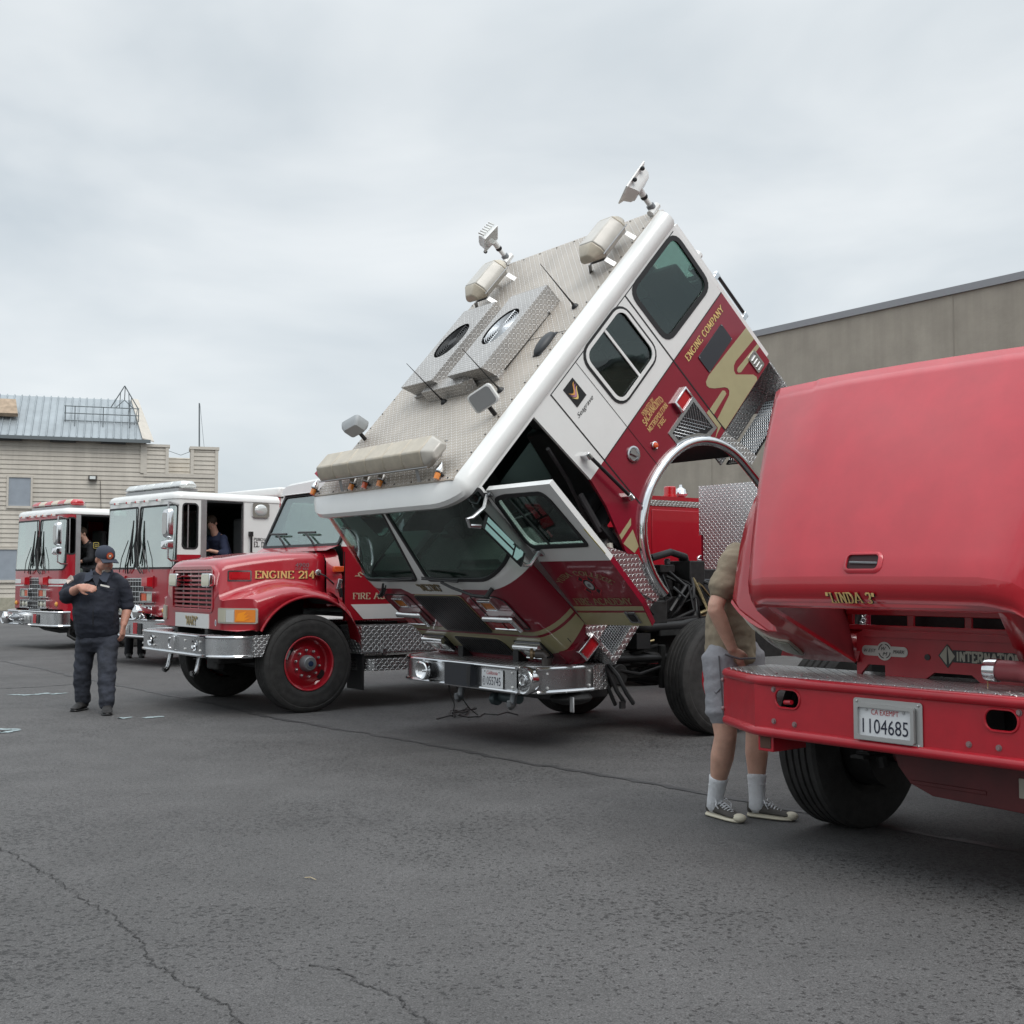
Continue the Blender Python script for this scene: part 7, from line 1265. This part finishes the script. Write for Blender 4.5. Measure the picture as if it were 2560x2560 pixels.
b.loft([[at(-.015 + .108 * k * cos(2 * pi * j / 24), .090 * k * sin(2 * pi * j / 24), z) for j in range(24)] for z, k in ((.020, 1.0), (.05, 1.02), (.085, .94), (.11, .74), (.126, .42), (.131, .03))], 0, cap=False)
b.loft([[at(.070 + .026 * (1 - (t / .078) ** 2), t, .030), at(.170 - 3.6 * t * t, t * 1.02, .018 - .0 + .010 - 2.2 * t * t + .0), at(.168 - 3.6 * t * t, t * 1.02, .020 - 2.2 * t * t), at(.070 + .024 * (1 - (t / .078) ** 2), t, .022)] for t in [-.078 + .0156 * i for i in range(11)]], 0)
capo = b.build('cap', NAVYC, man, smooth=50); f = lambda r, a, d: at(.094 + d - .25 * (r * cos(a)) ** 2 - max(0, r * sin(a)) * .25, r * cos(a), .068 + r * sin(a))
b = MB(); b.poly([f(.036, 2 * pi * i / 24, .006) for i in range(24)], 0); b.poly([f(.029, 2 * pi * i / 24, .0072) for i in range(24)], 1); b.poly([f(.018, 2 * pi * i / 16, .0082) for i in range(16)], 2); b.poly([f(.009 if i % 2 else .016, pi / 4 + 2 * pi * i / 8, .0090) for i in range(8)], 3); b.build('cap_badge', [mat('badge_dark_red', (.35, .03, .02), rough=.7), ORTH, mat('badge_brown', (.25, .10, .05), rough=.7), BADGE], capo, smooth=0)
b = MB(); b.loft([[at(x + r * cos(2 * pi * j / 12) * .6, r * 1.3 * sin(2 * pi * j / 12), z) for j in range(12)] for x, z, r in ((.078, -.075, .020), (.074, -.095, .034), (.066, -.118, .034), (.06, -.134, .016))], 0); b.loft([[at(.088 + .006 * cos(2 * pi * j / 10), .030 * sin(2 * pi * j / 10), z) for j in range(10)] for z in (-.062, -.054)], 0); b.build('beard', HAIRG, man, smooth=60)

# the man in shorts beside the tipped hood, his head hidden behind it
G0 = V((1.345, 7.10, 0)); guy = empty('person', 'man in olive shirt and grey shorts, hand in pocket, upper body behind tipped red hood', 'person', G0)
g = lambda x, y, z: V((x, y, z)); Lg = (.35, .94, 0)
hipR, hipL = g(-.10, -.09, .93), g(.08, .10, .93); kR, kL = g(-.085, -.12, .50), g(.14, .08, .50); aR, aL = g(-.125, .04, .09), g(.125, .02, .09)
shR, shL = g(-.03, -.18, 1.555), g(.16, .17, 1.54); elR, wrR = g(-.165, -.26, 1.26), g(-.055, -.205, 1.02); elL, wrL = g(.20, .28, 1.25), g(.36, .10, 1.15)
hf2 = frame((.9, -.1, -.5)); hc2 = g(.22, .0, 1.73)
b = MB(); head_shape(b, hc2, hf2, 1.05); body_mesh(b, [([g(.05, .0, 1.50), g(.10, .0, 1.58), hc2 + V((-.03, 0, -.03))], [.075, .068, .065], Lg), ([g(-.02, 0, .90), g(-.02, 0, 1.15), g(.04, 0, 1.45)], [(.16, .11), (.15, .10), (.16, .10)], Lg),
    ([shR, elR], [.058, .046], (1, 0, 0)), ([elR, elR.lerp(wrR, .3), wrR], [.048, .047, .031], (1, 0, 0)), ([shL, elL], [.055, .045], (1, 0, 0)), ([elL, wrL], [.045, .03], (1, 0, 0)),
    ([hipR, kR.lerp(hipR, .25), kR, kR.lerp(aR, .3), kR.lerp(aR, .65), aR], [.11, .08, .066, .070, .050, .042], (1, 0, 0)), ([hipL, kL.lerp(hipL, .25), kL, kL.lerp(aL, .3), kL.lerp(aL, .65), aL], [.11, .08, .066, .070, .050, .042], (1, 0, 0))])
hand(b, wrR, (.42, .42, -.85), (-.55, -.75, -.3), 1.02, .3, 1, 1); hand(b, wrL, (.8, -.3, -.2), (0, 0, 1), 1.05, .6, 1, -1); fuse('body', b, SKIN, guy, .009, 2); eyes(guy, hc2, hf2, 1.05)
b = MB(); b.sph(hc2 + V((-.025, 0, .03)), (.112, .092, .115), 18); b.build('hair', HAIRB, guy, smooth=60)
b = MB(); body_mesh(b, [([g(-.03, 0, .945), g(-.03, 0, 1.1), g(-.01, 0, 1.28), g(.03, 0, 1.44), g(.05, 0, 1.535), g(.07, 0, 1.57)], [(.20, .155), (.19, .15), (.19, .145), (.21, .135), (.185, .11), (.09, .085)], Lg), ([shR + V((.04, .06, .015)), shR + V((-.015, -.01, -.04)), shR.lerp(elR, .5), shR.lerp(elR, .66)], [.088, .086, .086, .088], (1, 0, 0)), ([shL + V((-.02, -.05, 0)), shL.lerp(elL, .5), shL.lerp(elL, .66)], [.085, .082, .082], (1, 0, 0))])
fuse('shirt', b, OLIVE, guy, .010, 3, wrinkle=.008, wscale=9, seed=5)
b = MB(); pants(b, hipR, kR.lerp(hipR, .48), kR.lerp(hipR, .34), hipL, kL.lerp(hipL, .48), kL.lerp(hipL, .34), g(-.02, 0, .975), (.172, .132), (.118, .108, .112), Lg); so = fuse('shorts', b, GREYC, guy, .010, 3, wrinkle=.006, wscale=9, seed=7)
b = MB(); b.tube([g(-.105, -.235, .99), g(-.02, -.235, .965), g(.08, -.20, .965)], .006, 6); b.tube([g(-.155, -.16, .98), g(-.185, -.15, .80), g(-.15, -.19, .76), g(-.12, -.215, .80)], .004, 5); b.tube([g(-.135, -.205, .98), g(-.115, -.235, .60)], .004, 5); b.build('shorts_seam', mat('seam_grey', (.13, .13, .14), rough=.9), so)
for k, a, hl, te in ((kR, aR, g(-.155, .10, 0), g(.0, -.15, 0)), (kL, aL, g(.075, .06, 0), g(.325, -.085, 0))):
    b = MB(); tt = a + (k - a) * .38; rr_ = [(.060, .054), (.060, .052), (.056, .050), (.056, .050), (.052, .048), (.052, .048)]; b_pts = [tt, tt.lerp(a, .12), tt.lerp(a, .3), tt.lerp(a, .6), tt.lerp(a, .85), a + V((0, 0, -.03))]
    body_mesh(b, [(b_pts, [.058, .056, .0525, .050, .048, .05], (1, 0, 0))], n=20); b.tube([tt.lerp(a, .30) + V((.0515 * cos(t), .0515 * sin(t), 0)) for t in [2 * pi * i / 20 for i in range(20)]], .0035, 5, closed=True); b.build('sock', SOCK, guy, smooth=60)
    b = MB(); shoe(b, hl, te, .095, .050); d = (te - hl).normalized(); n_ = V((-d.y, d.x, 0)); L_ = (te - hl).length; sh_ = b.build('shoe', [SHOE, SOLE], guy, smooth=60); sm = sh_.modifiers.new('s', 'SUBSURF'); sm.levels = 2; sm.render_levels = 2
    b = MB(); c = lambda t, w_, z: hl + d * L_ * t + n_ * w_ + V((0, 0, z))
    for i in range(6): t = .42 + i * .058; z = .094 - i * .0085; b.tube([c(t, -.030, z - .006), c(t + .01, 0, z + .006), c(t, .030, z - .006)], .0042, 5); b.tube([c(t, -.028, z - .004), c(t + .05, .028, z - .010)], .0035, 5)
    for s in (-1, 1): b.tube([c(.43, 0, .104), c(.40, s * .04, .112), c(.47, s * .060, .085), c(.50, s * .05, .065)], .0032, 5)
    b.build('laces', SOCK, sh_); b = MB(); b.sph(c(.93, 0, .028), (.042, .042, .026), 14); b.build('toe_cap', SOLE, sh_, smooth=60)
# crew inside the two far engines and one behind
def simple_person(label, loc, rz, cloth, seated=True, look=(1, 0, -.6), bend=.25, skin=SKIN, trouser=None, hand_up=False, hair=HAIRB):
    p = empty('person', label, 'person', loc, rz); z = 0 if seated else .42
    hip = V((0, 0, .48 + z)); sh = hip + V((bend, 0, .50)); hf = frame(look); hc = sh + V((.07 + bend * .3, 0, .24))
    b = MB(); head_shape(b, hc, hf); body_mesh(b, [([sh + V((0, 0, -.02)), hc + V((-.02, 0, -.04))], [.07, .062], (0, 1, 0)), ([hip, hip.lerp(sh, .5), sh], [(.16, .11), (.17, .12), (.17, .10)], (0, 1, 0))])
    kn = [V((.42, s * .12, .50)) if seated else V((.03, s * .10, .50)) for s in (-1, 1)]; an_ = [V((.42, s * .12, .07)) if seated else V((0, s * .11, .07)) for s in (-1, 1)]
    el = [sh + V((.08, s * .26, -.28)) for s in (-1, 1)]; wr = [sh + V((.30, s * .10, -.22 if hand_up else -.36)) for s in (-1, 1)]
    for i in (0, 1): body_mesh(b, [([hip + V((0, (-1, 1)[i] * .09, 0)), kn[i], an_[i]], [.09, .062, .045], (0, 1, 0)), ([sh + V((0, (-1, 1)[i] * .15, -.03)), el[i], wr[i]], [.040, .045, .032], (0, 0, 1))]); hand(b, wr[i], (.8, (1, -1)[i] * .3, -.1), (0, 0, 1), 1, .8, 1, (1, -1)[i])
    fuse('body', b, skin, p, .011, 2); eyes(p, hc, hf)
    b = MB(); b.sph(hc + hf @ V((-.028, 0, .035)), (.105, .088, .10), 16); b.build('hair', hair, p, smooth=60)
    b = MB(); body_mesh(b, [([hip + V((0, 0, -.06)), hip.lerp(sh, .5), sh, sh + V((.01, 0, .05))], [(.19, .14), (.20, .145), (.20, .125), (.10, .09)], (0, 1, 0))])
    for i in (0, 1): body_mesh(b, [([sh + V((0, (-1, 1)[i] * .14, 0)), sh.lerp(el[i], .5) + V((0, (-1, 1)[i] * .05, 0)), el[i]], [.075, .072, .066], (0, 0, 1)), ([el[i], el[i].lerp(wr[i], .4)], [.066, .06], (0, 0, 1))])
    s_ = fuse('shirt', b, cloth, p, .012, 3, wrinkle=.006, seed=2); b = MB(); pants(b, hip + V((0, -.09, 0)), kn[0], an_[0], hip + V((0, .09, 0)), kn[1], an_[1], hip + V((0, 0, .05)), (.17, .13), (.105, .08, .075), (0, 1, 0)); fuse('trousers', b, trouser or cloth, p, .012, 3)
    for i in (0, 1): b = MB(); a = an_[i]; shoe(b, V((a.x - .08, a.y, 0)), V((a.x + .19, a.y, 0)), .11, .05); b.build('boot', [BOOT, BLACKP], p, smooth=50)
    return p, sh, s_
def on(T, x, y, z): return T.matrix_basis @ V((x, y, z)) if False else V(T.location) + Matrix.Rotation(T.rotation_euler.z, 3, 'Z') @ V((x, y, z))
pA, shA, sA = simple_person('person in dark uniform with gold arm patch bending inside the leftmost red cab', on(A__, -.93, .86, 1.10), heading(45), CLOTHD, True, (.9, .2, -.5), .25)
b = MB(); c = shA + V((-.05, .222, .0)); Rp = Matrix.Rotation(RAD(8), 3, 'X')
for k, (w_, h_, m_) in enumerate(((.060, .062, 0), (.050, .052, 1))): b.panel(rr(-w_, w_, -h_, h_, .02), [], lambda u, v, d=0: c + V((u, .030 + k * .002 + d, v)), m=m_, thick=.002)
for v in (-.02, .01): b.panel(rr(-.035, .035, v - .005, v + .006, .002), [], lambda u, v, d=0: c + V((u, .036 + d, v)), m=0, thick=.002)
b.build('sleeve_patch', [mat('gold_patch', (.50, .40, .10), rough=.7), CLOTHD], sA, smooth=0)
simple_person('person in dark blue shirt looking down at hands inside the white cab doorway', on(B_, -1.30, .62, 1.12), heading(45) + RAD(20), BLUEC, True, (.75, .15, -.95), .22, hand_up=True)
simple_person('person in black boots behind the white topped engine, only legs seen below bumper', (-6.75, 21.1, 0), RAD(-70), CLOTHD, False)
